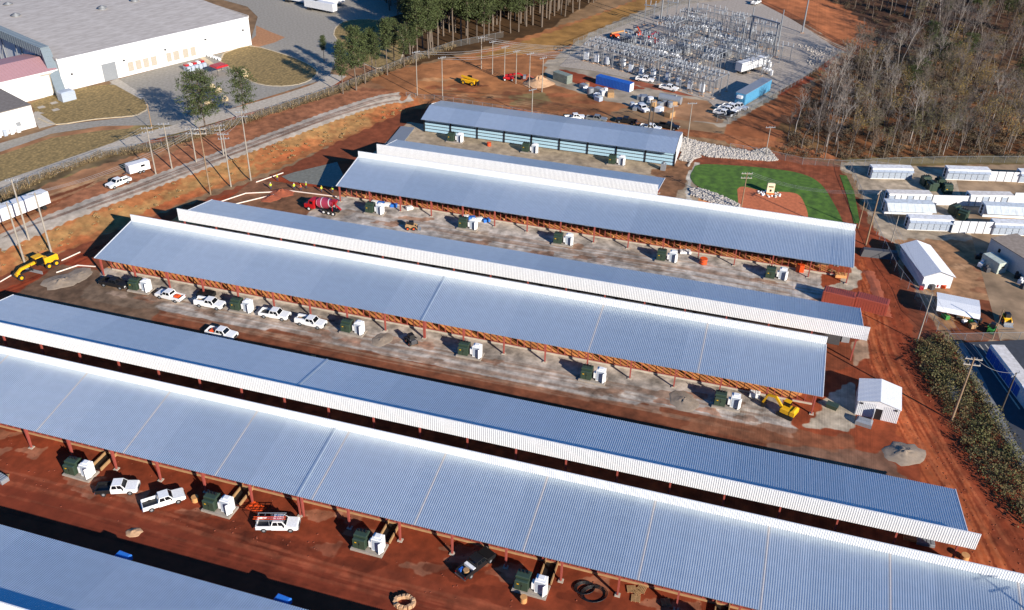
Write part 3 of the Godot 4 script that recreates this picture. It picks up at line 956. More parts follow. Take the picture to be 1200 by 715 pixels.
	for q in [[151, 80, 158, 88], [160, 78, 167, 86], [169, 76, 176, 84], [178, 73.5, 185, 81.5], [196, 68.5, 202, 76.5], [204, 66.5, 211, 74], [215, 63.5, 221.5, 71], [224, 61, 230, 69]]:
		var p0 := (onplane(q[0], q[1], a, nz_) - a).rotated(Vector3.UP, -yaw)
		var p1 := (onplane(q[2], q[3], a, nz_) - a).rotated(Vector3.UP, -yaw)
		bd = Bld.new()
		bd.bx(Vector3(0, 0, 0.07), Vector3(absf(p1.x - p0.x) + 0.3, 2.8, 0.14))
		for k in 4: bd.bx(Vector3(0, -1.0 + k * 0.66, 0.15), Vector3(absf(p1.x - p0.x) + 0.2, 0.05, 0.03))
		part("dock_door", bd.mesh(tan), w, Vector3((p0.x + p1.x) / 2, 2.6, 0))
	var p2 := (onplane(129, 86, a, nz_) - a).rotated(Vector3.UP, -yaw)
	bd = Bld.new()
	bd.bx(Vector3(0, 2.6, 0.09), Vector3(4.4, 5.2, 0.18))
	for k in 12: bd.bx(Vector3(0, 0.4 + k * 0.42, 0.19), Vector3(4.3, 0.06, 0.04))
	part("roller_door", bd.mesh(M.grey_steel), w, Vector3(p2.x, 0, 0))
	for q in [[83.5, 86.5], [144.5, 70.5], [193, 58], [240, 46], [284, 35]]:
		var p := (onplane(q[0], q[1], a, nz_) - a).rotated(Vector3.UP, -yaw)
		bd = Bld.new()
		bd.bx(Vector3(0, 0, 0.3), Vector3(0.5, 0.35, 0.6))
		part("wall_lamp", bd.mesh(M.dark_grey), w, p)
	# annex with red mansard roof, left of the warehouse
	var an := thing("annex_building", "white annex with faded red sloping roof joined to the warehouse", "building", a, yaw)
	bd = Bld.new()
	bd.bx(Vector3(-30.6, 3.3, -9.5), Vector3(60, 7.6, 20))
	part("wall", bd.mesh(wm), an)
	bd = Bld.new()
	bd.quad(Vector3(-60.6, 7.15, 0.9), Vector3(-0.8, 7.15, 0.9), Vector3(-0.8, 9.0, -8), Vector3(-60.6, 9.0, -8))
	bd.quad(Vector3(-60.6, 9.0, -8), Vector3(-0.8, 9.0, -8), Vector3(-0.8, 7.15, -19.4), Vector3(-60.6, 7.15, -19.4))
	bd.tri(Vector3(-0.8, 7.12, 0.9), Vector3(-0.8, 7.12, -19.4), Vector3(-0.8, 9, -8))
	for i in 60: bd.bar(Vector3(-60 + i * 1.0, 7.18, 0.9), Vector3(-60 + i * 1.0, 9.03, -8), 0.07, 0.07)
	part("roof", bd.mesh(mat("faded_red_roof", srgb(186, 142, 142), 0.7)), an)
	bd = Bld.new()
	bd.bx(Vector3(-30.6, 6.95, 0.65), Vector3(60, 0.3, 0.3))
	part("gutter", bd.mesh(M.white_metal), an)
	bd = Bld.new()
	bd.tube(Vector3(0, 0, 0), Vector3(0, 6.4, 0), 0.14, 0.14, 6)
	bd.bx(Vector3(-1, 6.3, 0), Vector3(3, 0.3, 0.3))
	part("pipe", bd.mesh(tan), an, Vector3(-3.4, 0, 0.75))
	# low building in front of it
	var c := at(42.8, 148.5)
	var lb := thing("flat_roofed_building", "low white flat-roofed building with small wall units by the verge", "building", c, yaw)
	bd = Bld.new()
	bd.bx(Vector3(-20, 2.9, -13), Vector3(40, 6.2, 26))
	part("wall", bd.mesh(wm), lb)
	bd = Bld.new()
	bd.bx(Vector3(-20, 6.1, -13), Vector3(40.2, 0.2, 26.2))
	part("roof", bd.mesh(mat("dark_membrane", srgb(126, 118, 110), 0.9, 0, 2)), lb)
	for k in 4:
		bd = Bld.new()
		bd.bbx(Vector3(0, 0.8, 0.5), Vector3(0.9, 1.6, 0.8), 0.08)
		part("wall_unit", bd.mesh(M.white_metal if k != 2 else M.louvre), lb, Vector3(-5.0 - k * 1.7, 0, 0))
	bd = Bld.new()
	bd.bx(Vector3(0, 2.0, 0.15), Vector3(1.1, 1.0, 0.3))
	part("vent_grille", bd.mesh(M.grey_steel), lb, Vector3(-4.4, 0, 0))
	# conveyor gallery
	var cg := thing("conveyor_gallery", "grey corrugated conveyor gallery coming down past the warehouse corner", "conveyor", Vector3.ZERO)
	var k0 := onplane(-14, 31, Vector3(0, 13, 0), Vector3.UP)
	var k1 := onplane(53, 60, Vector3(0, 13.0, 0), Vector3.UP)
	var k2 := at(73, 114) + Vector3(0, 0.8, 0)
	mat("gallery_steel", srgb(118, 130, 136), 0.6)
	var seg := [[k0, k1], [k1, k2]]
	for s in seg:
		var p: Vector3 = s[0]
		var q: Vector3 = s[1]
		bd = Bld.new()
		bd.bar(p, q, 2.6, 2.4)
		var n := int(p.distance_to(q) / 1.5)
		var up := (q - p).normalized()
		var sx := Vector3.UP.cross(up).normalized()
		for i in n:
			var e := p.lerp(q, (i + 0.5) / n)
			bd.bx(e, Vector3(2.72, 2.52, 0.12), Basis(sx, up.cross(sx), up))
		part("gallery", bd.mesh(M.gallery_steel), cg)
	for f in [0.15, 0.5, 0.85]:
		var e: Vector3 = k0.lerp(k1, f)
		bd = Bld.new()
		for s in [-1.0, 1.0]: bd.tube(Vector3(s * 1.2, -12.5, 0), Vector3(s * 0.8, -1, 0), 0.16, 0.16, 5)
		bd.bar(Vector3(-1.2, -11, 0), Vector3(1, -4, 0), 0.12, 0.12)
		part("trestle", bd.mesh(M.grey_steel), cg, e)
	bd = Bld.new()
	bd.bbx(Vector3(0, 1.4, 0), Vector3(4, 2.8, 3), 0.3)
	solo("pump_house", bd.mesh(M.louvre), "small grey hut at the foot of the conveyor gallery", "hut", at(79, 117), yaw)
	# car park things
	bd = Bld.new()
	var kk := thing("canopy_shelter", "small red-roofed shelter on posts in the car park", "shelter", at(258, 87), yaw)
	bd.frus(Vector3(0, 2.6, 0), Vector2(4.4, 4.0), Vector2(3.8, 3.4), 0.5)
	part("canopy", bd.mesh(M.red_paint), kk)
	for s in [[-1.8, -1.6], [1.8, -1.6], [1.8, 1.6], [-1.8, 1.6]]:
		bd = Bld.new()
		bd.tube(Vector3.ZERO, Vector3(0, 2.6, 0), 0.08)
		part("post", bd.mesh(M.dark_grey), kk, Vector3(s[0], 0, s[1]))
	var st := thing("display_stand", "low red and blue stand on trestles in the car park", "stand", at(229, 81), yaw)
	for i in 5:
		bd = Bld.new()
		bd.bbx(Vector3(0, 0.8, 0), Vector3(1.2, 1.6, 2.4), 0.15)
		part("unit", bd.mesh(M.louvre), st, Vector3(-2.8 + i * 1.4, 0, 0))
		bd = Bld.new()
		bd.bx(Vector3(0, 1.85, -0.4), Vector3(1.1, 0.5, 1.4))
		part("crate", bd.mesh(M.red_paint if i % 2 == 0 else M.white_paint), st, Vector3(-2.8 + i * 1.4, 0, 0))
	var rock := mat("pale_rock", srgb(206, 184, 146), 0.9, 0, 2)
	for q in [[287, 90], [244, 122], [263, 118], [256, 108], [249, 104], [285, 86]]:
		bd = Bld.new()
		bd.ball(Vector3(0, 0.5, 0), Vector3(1.3, 1.1, 1.0), 7, 5)
		solo("boulder", bd.mesh(rock), "pale boulder between the two lone pines by the car park", "boulder", at(q[0], q[1]), rng.randf() * TAU, "boulders at the car park edge")
	for i in 5:
		bd = Bld.new()
		bd.ball(Vector3(0, 0.4, 0), Vector3(0.7, 0.6, 0.6), 6, 4)
		solo("marker_stone", bd.mesh(M.white_paint), "small white stone in the line along the bare bank", "stone", at(244.5 + i * 3.2, 66.5 + i * 1.1), i * 1.3, "white stones in a line")
# ---------- transformers and switchgear before the sheds ----------
func make_transformer() -> Node3D:
	var t := thing("pad_transformer", "", "transformer")
	var b := Bld.new()
	b.bbx(Vector3(0, 1.15, -0.2), Vector3(1.9, 2.0, 1.3), 0.06)
	part("tank", b.mesh(M.green_paint), t)
	b = Bld.new()
	b.bbx(Vector3(0, 0.98, 0.72), Vector3(1.8, 1.66, 0.5), 0.08)
	var d := part("cabinet", b.mesh(M.green_paint), t)
	b = Bld.new()
	b.bx(Vector3(0.0, 0.98, 0.985), Vector3(0.03, 1.5, 0.02))
	b.bx(Vector3(0.12, 1.1, 0.99), Vector3(0.06, 0.3, 0.04))
	part("handle", b.mesh(M.black), d)
	b = Bld.new()
	b.bx(Vector3(-0.45, 1.25, 0.985), Vector3(0.28, 0.16, 0.012))
	part("warning_label", b.mesh(M.yellow_paint), d)
	for i in 7:
		b = Bld.new()
		b.bx(Vector3(-0.78 + i * 0.26, 1.1, -1.02), Vector3(0.05, 1.5, 0.36))
		part("cooling_fin", b.mesh(M.green_paint), t)
	for i in 3:
		b = Bld.new()
		b.tube(Vector3(-0.5 + i * 0.5, 2.1, -0.45), Vector3(-0.5 + i * 0.5, 2.5, -0.45), 0.12, 0.07, 7, true)
		b.tube(Vector3(-0.5 + i * 0.5, 2.2, -0.45), Vector3(-0.5 + i * 0.5, 2.26, -0.45), 0.2, 0.2, 7, true)
		part("bushing", b.mesh(M.black), t)
	return t

func make_switchgear() -> Node3D:
	var t := thing("switchgear_cabinet", "", "cabinet")
	var b := Bld.new()
	b.bbx(Vector3(0.1, 1.15, -0.1), Vector3(1.5, 2.2, 1.3), 0.05)
	part("housing", b.mesh(M.white_paint), t)
	b = Bld.new()
	b.bx(Vector3(-0.86, 1.0, 0.1), Vector3(0.44, 1.1, 0.8))
	part("throat", b.mesh(M.white_paint), t)
	b = Bld.new()
	b.bx(Vector3(0.85, 1.1, 0.72), Vector3(0.06, 1.9, 0.9), Basis(Vector3.UP, -0.5))
	part("open_door", b.mesh(M.white_paint), t)
	b = Bld.new()
	b.bx(Vector3(0.1, 1.15, 0.56), Vector3(1.2, 1.9, 0.04))
	part("panel", b.mesh(M.louvre), t)
	b = Bld.new()
	b.bx(Vector3(0.1, 2.34, -0.2), Vector3(0.8, 0.16, 0.7))
	part("top_vent", b.mesh(M.white_paint), t)
	return t

func equipment():
	var rows := [
		[[-89.7, -66.2, -42.9, -19.8, 3.2], -78.9, "by the red clay lane", true],
		[[-113.2, -90.6, -67.5, -44.5, -21.9, 1.1], -126.2, "before the shed with the orange floor", false],
		[[-83.6, -60.9, -38.8, -16.0, 6.8], -172.4, "in the mixer truck's lane", false],
		[[-80.6, -59.5, -36.1], -218.9, "before the blue-wrapped shed", false]]
	var tr := make_transformer()
	var sw := make_switchgear()
	var first := true
	var pb := Bld.new()
	pb.bbx(Vector3(0, 0.12, 0), Vector3(4.7, 0.36, 2.4), 0.03)
	var pm := pb.mesh(M.pad_concrete)
	for r in rows:
		for x in r[0]:
			var p := Vector3(x, 0.28, r[1])
			var jt := rng.randf_range(-0.03, 0.03)
			var l1 := "dark green pad transformer on a concrete pad " + str(r[2])
			var l2 := "white switchgear cabinet beside a green transformer " + str(r[2])
			solo("equipment_pad", pm, "concrete pad under a green transformer " + str(r[2]), "slab", Vector3(p.x + 1.1, 0, p.z), jt, "equipment pads " + str(r[2]))
			if first:
				tr.position = p; sw.position = p + Vector3(2.35, 0, 0)
				tag(tr, l1, "transformer", "transformers " + str(r[2])); tag(sw, l2, "cabinet", "switchgear " + str(r[2]))
				first = false
			else:
				copy(tr, p, jt, l1, "transformers " + str(r[2]))
				copy(sw, p + Vector3(2.35, 0, rng.randf_range(-0.1, 0.1)), jt, l2, "switchgear " + str(r[2]))
			if r[3]:
				# timber formwork of the cable trench running back to the shed
				var t := thing("trench_formwork", "timber formwork of a cable trench between transformer and shed", "formwork", Vector3(x + 2.6, 0, -80.6), 0, "trench formworks by the red clay lane")
				for s in [-0.85, 0.85]:
					var b := Bld.new()
					b.bx(Vector3(s, 0.25, -1.9), Vector3(0.16, 0.6, 4.2))
					part("board", b.mesh(M.wood), t)
				var b2 := Bld.new()
				b2.bx(Vector3(0, 0.03, -1.9), Vector3(1.5, 0.1, 4.0))
				part("trench_bed", b2.mesh(M.black), t)
	# boxes on the far sheds' walls
	var fb := Bld.new()
	fb.bbx(Vector3(0, 0.5, 0), Vector3(1.0, 1.0, 0.4), 0.05)
	fb.tube(Vector3(0, 0.5, 0.2), Vector3(0, 0.5, 0.26), 0.4, 0.4, 10, true)
	var fm := fb.mesh(M.grey_steel)
	for i in 30:
		solo("exhaust_fan", fm, "grey fan box hanging in the row under the eave by the mixer truck lane", "fan", Vector3(-91 + i * 3.82, 1.9, -178.6), 0, "fan boxes under the eave")
	# grey cabinet and buggy at the end of the wrapped shed
	var cb := Bld.new()
	cb.bbx(Vector3(0, 0.9, 0), Vector3(1.3, 1.8, 1.2), 0.05)
	cb.tube(Vector3(0, 1.8, 0), Vector3(0, 2.2, 0), 0.4, 0.3, 8, true)
	solo("metering_cabinet", cb.mesh(M.grey_steel), "small grey cabinet at the end of the blue-wrapped shed", "cabinet", at(777, 199), 0)
	wrapped_shed()

func wrapped_shed():
	var x0 := -90.0
	var L := 69.5
	var t := thing("wrapped_shed", "enclosed shed with pale blue wrapped walls between dark frames", "shed", Vector3(x0, 0, -223.0))
	var wrap := mat("house_wrap", srgb(176, 208, 222), 0.6)
	wrap.albedo_texture = noise_tex(51, 0.03, srgb(196, 206, 212), srgb(255, 255, 255), 256, 4)
	wrap.uv1_scale = Vector3(0.4, 1.2, 0.4)
	var nb := 9
	var w := L / nb
	for i in nb:
		for k in 4:
			var b := Bld.new()
			b.bx(Vector3(w / 2, 0.5 + k * 0.92, 0), Vector3(w - 0.36, 0.8, 0.12))
			part("wrap_panel", b.mesh(wrap), t, Vector3(i * w, 0.1, rng.randf_range(-0.03, 0.03)))
	var bb := Bld.new()
	bb.bx(Vector3(L / 2, 2.05, -6.6), Vector3(L - 0.3, 4.1, 13.0))
	part("sheathing", bb.mesh(M.dark_grey), t)
	for i in nb + 1:
		var b := Bld.new()
		b.bx(Vector3(i * w, 2.05, 0.12), Vector3(0.3, 4.1, 0.34))
		part("column", b.mesh(M.black), t)
	for k in 4:
		var b := Bld.new()
		b.bx(Vector3(L / 2, 0.98 + k * 0.92, 0.03), Vector3(L - 0.4, 0.1, 0.16))
		part("girt", b.mesh(M.dark_grey), t)
	for e in [0, 1]:
		var b := Bld.new()
		var q := [Vector3(0, 0, 0.2), Vector3(0, 0, -13), Vector3(0, 4.4, -13), Vector3(0, 6.0, -6), Vector3(0, 4.5, 0.2)]
		for i in 3: b.tri(q[0], q[i + 1], q[i + 2])
		part("end_wall", b.mesh(M.white_metal), t, Vector3(-0.06 if e == 0 else L + 0.06, 0, 0))
	for i in nb:
		var b := Bld.new()
		ribbed(b, w + 0.02, Vector3(0, 4.45, 2.6), Vector3(0, 6.2, -4.2), 24, 0.04)
		b.quad(Vector3(0, 4.4, 2.6), Vector3(0, 6.15, -4.2), Vector3(w, 6.15, -4.2), Vector3(w, 4.4, 2.6))
		part("roof_panel", b.mesh(M["roof_sheet_%d" % (i % 3)]), t, Vector3(i * w, 0, 0))
		b = Bld.new()
		ribbed(b, w + 0.02, Vector3(0, 4.45, 13.2 - 4.2), Vector3(0, 6.2, 0), 24, 0.04)
		part("rear_roof_panel", b.mesh(M["roof_sheet_%d" % (i % 3)]), t, Vector3((i + 1) * w, 0, -4.2), PI)
	for k in 7:
		var b := Bld.new()
		b.bx(Vector3(0, 0.25, 0), Vector3(0.12, 0.5, 3.0), Basis(Vector3.UP, k * 0.4))
	# grey steel ramp beside it
	var rb := Bld.new()
	rb.bx(Vector3(0, 0.2, 0), Vector3(4.0, 0.3, 13))
	solo("steel_deck", rb.mesh(M.galvanised), "flat grey steel deck beside the end of the blue-wrapped shed", "deck", at(470, 160), 0.1)
# ---------- vehicles ----------
func wheel(parent: Node3D, x: float, z: float, r: float, w: float, rim: Material):
	var s := signf(z)
	var b := Bld.new()
	b.tube(Vector3(0, 0, -w / 2), Vector3(0, 0, w / 2), r, r, 12, true)
	var t := part("wheel", b.mesh(M.rubber), parent, Vector3(x, r, z))
	b = Bld.new()
	b.tube(Vector3(0, 0, s * w * 0.5), Vector3(0, 0, s * (w * 0.5 + 0.03)), r * 0.58, r * 0.5, 8, true)
	part("rim", b.mesh(rim), t)

# window on the face p0 p1 p2 p3 (p0-p1 bottom edge), inset by fractions
func pane(b: Bld, p: Array, u0: float, u1: float, v0: float, v1: float, off := 0.015):
	var q := []
	for e in [[u0, v0], [u1, v0], [u1, v1], [u0, v1]]:
		q.append((p[0].lerp(p[1], e[0])).lerp(p[3].lerp(p[2], e[0]), e[1]))
	var n: Vector3 = (q[1] - q[0]).cross(q[3] - q[0]).normalized() * off
	b.quad(q[0] + n, q[1] + n, q[2] + n, q[3] + n)

func make_pickup(paint: Material, bed: Material, bed_stuff := 0) -> Node3D:
	var t := thing("pickup_truck", "", "pickup truck")
	var b := Bld.new()
	var hw := 0.98
	b.ext(PackedVector2Array([Vector2(-0.78, 0.45), Vector2(2.7, 0.42), Vector2(2.93, 0.6), Vector2(2.93, 0.98), Vector2(2.75, 1.1), Vector2(1.35, 1.2), Vector2(-0.78, 1.2)]), -hw, hw)
	b.frus(Vector3(0.28, 1.2, 0), Vector2(2.12, 1.9), Vector2(1.35, 1.56), 0.66, Basis.IDENTITY, Vector2(-0.16, 0))
	part("cab", b.mesh(paint), t)
	var lo := [Vector3(-0.78, 1.2, 0.95), Vector3(1.34, 1.2, 0.95), Vector3(1.34, 1.2, -0.95), Vector3(-0.78, 1.2, -0.95)]
	var hi := [Vector3(-0.555, 1.86, 0.78), Vector3(0.795, 1.86, 0.78), Vector3(0.795, 1.86, -0.78), Vector3(-0.555, 1.86, -0.78)]
	b = Bld.new()
	pane(b, [lo[1], lo[2], hi[2], hi[1]], 0.06, 0.94, 0.08, 0.92)
	part("windscreen", b.mesh(M.glass_dark), t)
	b = Bld.new()
	pane(b, [lo[3], lo[0], hi[0], hi[3]], 0.1, 0.9, 0.25, 0.9)
	part("rear_window", b.mesh(M.glass_dark), t)
	for s in 2:
		for k in 2:
			b = Bld.new()
			if s == 0: pane(b, [lo[0], lo[1], hi[1], hi[0]], 0.08 if k == 0 else 0.52, 0.47 if k == 0 else 0.92, 0.12, 0.9)
			else: pane(b, [lo[2], lo[3], hi[3], hi[2]], 0.08 if k == 0 else 0.53, 0.48 if k == 0 else 0.92, 0.12, 0.9)
			part("side_window", b.mesh(M.glass_dark), t)
	b = Bld.new()
	b.bx(Vector3(-1.86, 0.62, 0), Vector3(2.1, 0.12, 1.8))
	for s in [-1.0, 1.0]: b.bx(Vector3(-1.86, 0.86, s * 0.93), Vector3(2.14, 0.66, 0.1))
	b.bx(Vector3(-2.88, 0.86, 0), Vector3(0.1, 0.66, 1.9))
	part("bed", b.mesh(bed), t)
	b = Bld.new()
	b.bx(Vector3(-1.84, 0.69, 0), Vector3(1.98, 0.03, 1.72))
	part("bed_liner", b.mesh(M.black), t)
	b = Bld.new()
	b.bx(Vector3(2.95, 0.52, 0), Vector3(0.16, 0.22, 1.9))
	part("front_bumper", b.mesh(M.chrome), t)
	b = Bld.new()
	b.bx(Vector3(-2.98, 0.52, 0), Vector3(0.14, 0.2, 1.9))
	part("rear_bumper", b.mesh(M.chrome), t)
	b = Bld.new()
	b.bx(Vector3(2.95, 0.8, 0), Vector3(0.04, 0.3, 1.0))
	part("grille", b.mesh(M.black), t)
	for s in [-1.0, 1.0]:
		b = Bld.new()
		b.bx(Vector3(2.94, 0.85, s * 0.74), Vector3(0.05, 0.22, 0.4))
		part("headlight", b.mesh(M.lamp_clear), t)
		b = Bld.new()
		b.bx(Vector3(-2.94, 0.9, s * 0.88), Vector3(0.03, 0.3, 0.14))
		part("tail_light", b.mesh(M.lamp_red), t)
		b = Bld.new()
		b.bx(Vector3(1.05, 1.28, s * 1.1), Vector3(0.12, 0.2, 0.26))
		part("mirror", b.mesh(M.black), t)
		wheel(t, 1.85, s * 0.86, 0.4, 0.28, M.grey_steel)
		wheel(t, -1.85, s * 0.86, 0.4, 0.28, M.grey_steel)
	b = Bld.new()
	b.bx(Vector3(-0.2, 0.42, 0), Vector3(5.0, 0.2, 1.3))
	part("chassis", b.mesh(M.black), t)
	match bed_stuff:
		1:
			b = Bld.new()
			for s in [-0.75, 0.75]:
				for x in [-2.7, -1.0, 1.0]: b.bar(Vector3(x, 1.1, s), Vector3(x, 2.1, s), 0.06, 0.06)
				b.bar(Vector3(-2.8, 2.1, s), Vector3(1.2, 2.1, s), 0.07, 0.07)
			for x in [-2.7, -1.7, -0.7, 0.3, 1.1]: b.bar(Vector3(x, 2.1, -0.75), Vector3(x, 2.1, 0.75), 0.05, 0.05)
			part("ladder_rack", b.mesh(M.galvanised), t)
			b = Bld.new()
			for s in [0.1, 0.5]: b.bar(Vector3(-3.2, 2.2, s), Vector3(1.3, 2.2, s), 0.06, 0.08)
			for k in 12: b.bar(Vector3(-3.0 + k * 0.37, 2.2, 0.1), Vector3(-3.0 + k * 0.37, 2.2, 0.5), 0.03, 0.03)
			part("ladder", b.mesh(M.orange_paint), t)
		2:
			b = Bld.new()
			b.bbx(Vector3(-1.1, 1.0, 0), Vector3(0.5, 0.5, 1.75), 0.04)
			part("tool_box", b.mesh(M.white_paint), t)
			b = Bld.new()
			b.tube(Vector3(-2.0, 0.75, 0.2), Vector3(-2.0, 1.25, 0.2), 0.42, 0.42, 12, true)
			part("spool", b.mesh(M.wood), t)
			b = Bld.new()
			b.bbx(Vector3(-2.2, 0.95, -0.55), Vector3(0.7, 0.4, 0.4), 0.05)
			part("cooler", b.mesh(M.blue_paint), t)
		3:
			b = Bld.new()
			for s in [-0.72, 0.72]: b.bbx(Vector3(-1.86, 1.25, s), Vector3(2.1, 0.5, 0.42), 0.04)
			part("side_boxes", b.mesh(paint), t)
			b = Bld.new()
			b.bx(Vector3(-1.86, 0.95, 0), Vector3(1.5, 0.4, 0.7))
			part("load", b.mesh(M.wood), t)
		4:
			b = Bld.new()
			b.bbx(Vector3(-1.7, 0.98, 0.1), Vector3(1.0, 0.5, 0.9), 0.1)
			part("load", b.mesh(M.orange_paint), t)
	return t

# stands a vehicle on its near-side wheel contacts r (rear) and f (front), given as pixels; near is +1 when the camera sees its right (+z) side
func by_wheels(ru: float, rv: float, fu: float, fv: float, half := 0.9) -> Array:
	var r := at(ru, rv)
	var f := at(fu, fv)
	var d := (f - r).normalized()
	var s := Vector3(d.z, 0, -d.x)
	var mid := (r + f) / 2
	if s.dot(CAM - mid) > 0: s = -s
	return [mid + s * half, facing(r, f)]

func vehicles():
	var silver := mat("silver_paint", srgb(150, 152, 152), 0.35, 0.4)
	var protos := {
		"w": make_pickup(M.white_paint, M.white_paint), "wb": make_pickup(M.white_paint, M.black), "wl": make_pickup(M.white_paint, M.white_paint, 1),
		"k": make_pickup(M.black, M.black), "kb": make_pickup(M.black, M.black, 2), "ws": make_pickup(M.white_paint, M.white_paint, 3), "wo": make_pickup(M.white_paint, M.white_paint, 4), "s": make_pickup(silver, silver)}
	var list := [
		["wb", 121, 582, 153.5, 580, "white pickup with black bed beside the transformer with two timber boards"],
		["w", 178, 600, 209.5, 590, "white pickup parked askew between two transformers on the red lane"],
		["wl", 305, 624, 345, 624, "white pickup carrying an orange ladder on its rack"],
		["kb", 548, 681, 578, 657, "black pickup with tool box and wooden spool in its bed"],
		["k", 121, 336, 142, 340, "black pickup at the west corner of the shed with orange floor"],
		["wo", 207, 355.5, 186, 350, "white pickup with orange load in its bed, facing the black pickup"],
		["ws", 232, 360, 256, 364, "white utility pickup with a tool-box bed, behind the one with orange load"],
		["w", 309, 373, 331, 376.5, "plain white pickup in the gravel lane beside the utility pickup with side boxes"],
		["ws", 350, 381.5, 374, 386.5, "white utility pickup with side boxes on the gravel lane next to a transformer"],
		["wo", 246, 395, 268, 400, "white pickup half hidden behind the longest blue roof"],
		["w", 150.5, 215, 134, 221.5, "white pickup towing-distance from the white box trailer on the red track"],
		["w", 668, 142.5, 681, 141, "white pickup nearest the roof ridge of the blue-wrapped shed"],
		["s", 692, 142.5, 704, 144, "grey pickup between a white and a black pickup behind the blue-wrapped shed"],
		["k", 740, 146.5, 726, 144.5, "black pickup beside the grey pickup behind the blue-wrapped shed"],
		["w", 755, 152.5, 767, 155, "white pickup by the dark poles behind the blue-wrapped shed"],
		["k", 776, 150.5, 788, 153, "black pickup by the dark poles at the rock slope"],
		["w", 744, 127, 754, 133, "white pickup among the pallets below the substation"],
		["w", 748, 95.5, 762, 97.5, "white pickup in front of the substation's first cabinets"],
		["w", 775, 105, 790, 108, "white pickup in front of the substation's last cabinets"],
		["w", 840, 135, 852, 138, "white pickup in the group by the blue trailer, next to the dark one"],
		["w", 845, 131, 857, 134, "white pickup in the middle of the group by the blue trailer"],
		["w", 850, 128, 862, 131, "white pickup in the group closest to the blue trailer"],
		["w", 857, 127, 869, 130, "white pickup at the fence end of the group by the blue trailer"],
		["k", 852, 140, 861, 137, "dark pickup at the fence corner below the blue trailer"],
		["w", 884, 7, 892, 3.5, "white pickup alone on the clay beyond the substation"]]
	var seen := {}
	for e in list:
		var q := by_wheels(e[1], e[2], e[3], e[4])
		if not seen.has(e[0]):
			seen[e[0]] = true
			var o: Node3D = protos[e[0]]
			o.position = q[0]; o.rotation.y = q[1]
			tag(o, e[5], "pickup truck", "pickups on the site")
		else:
			copy(protos[e[0]], q[0], q[1], e[5], "pickups on the site")
	for k in protos:
		if not seen.has(k): protos[k].queue_free()
	semi(at(61, 243), at(0, 267), 16.0, M.white_metal, "long white semi-trailer parked behind the tall poles")
	semi(at(331, 2), at(352, 5.5), 14.0, M.white_metal, "white semi-trailer at the far end of the car park")
	semi(at(357, 11), at(362, 12), 14.0, M.white_metal, "white semi-trailer, middle of three in the far car park")
	semi(at(371, 13.5), at(412, 4), 14.0, M.white_metal, "white semi-trailer of the three nearest the pines")
	box_trailer()
	mixer()
	grader()
	excavator()
	small_machines()

func semi(a: Vector3, b: Vector3, L: float, m: Material, label: String):
	var t := thing("semi_trailer", label, "trailer", a, facing(a, b), "white semi-trailers")
	var s := Vector3(0, 0, -1.3)
	var x := Bld.new()
	var back := Vector3(0, 0, -1).rotated(Vector3.UP, t.rotation.y)
	if back.dot(CAM - a) > 0: s = Vector3(0, 0, 1.3)
	x.bbx(Vector3(L / 2, 2.55, s.z), Vector3(L, 2.8, 2.6), 0.06)
	part("box", x.mesh(m), t)
	x = Bld.new()
	for i in int(L / 0.8): x.bx(Vector3(0.5 + i * 0.8, 2.5, s.z), Vector3(0.06, 2.6, 2.66))
	part("side_posts", x.mesh(m), t).set_meta("kind", "stuff")
	x = Bld.new()
	x.bx(Vector3(L / 2, 1.05, s.z), Vector3(L, 0.2, 1.2))
	part("frame", x.mesh(M.dark_grey), t)
	for k in [1.6, 2.9]:
		for z in [-1.0, 1.0]: wheel(t, k, s.z + z * 1.05, 0.5, 0.4, M.grey_steel)
	x = Bld.new()
	for z in [-0.6, 0.6]: x.bx(Vector3(L - 3, 0.5, s.z + z), Vector3(0.14, 1.0, 0.14))
	part("landing_gear", x.mesh(M.dark_grey), t)

func box_trailer():
	var a := at(153, 206.5)
	var b := at(174, 200.5)
	var t := thing("box_trailer", "small white enclosed trailer behind the white pickup on the red track", "trailer", a, facing(a, b))
	var x := Bld.new()
	x.bbx(Vector3(2.6, 1.55, -1.1), Vector3(5.2, 2.1, 2.2), 0.08)
	part("box", x.mesh(M.white_metal), t)
	x = Bld.new()
	x.bx(Vector3(3.4, 1.8, 0.02), Vector3(1.0, 0.5, 0.04))
	part("window", x.mesh(M.glass_dark), t)
	x = Bld.new()
	x.bar(Vector3(-1.2, 0.5, -1.1), Vector3(0, 0.5, -0.6), 0.1, 0.1); x.bar(Vector3(-1.2, 0.5, -1.1), Vector3(0, 0.5, -1.6), 0.1, 0.1)
	part("tow_bar", x.mesh(M.dark_grey), t)
	for k in [2.4, 3.3]:
		for z in [0.0, -2.2]: wheel(t, k, z + (0.1 if z == 0 else -0.1), 0.36, 0.2, M.grey_steel)

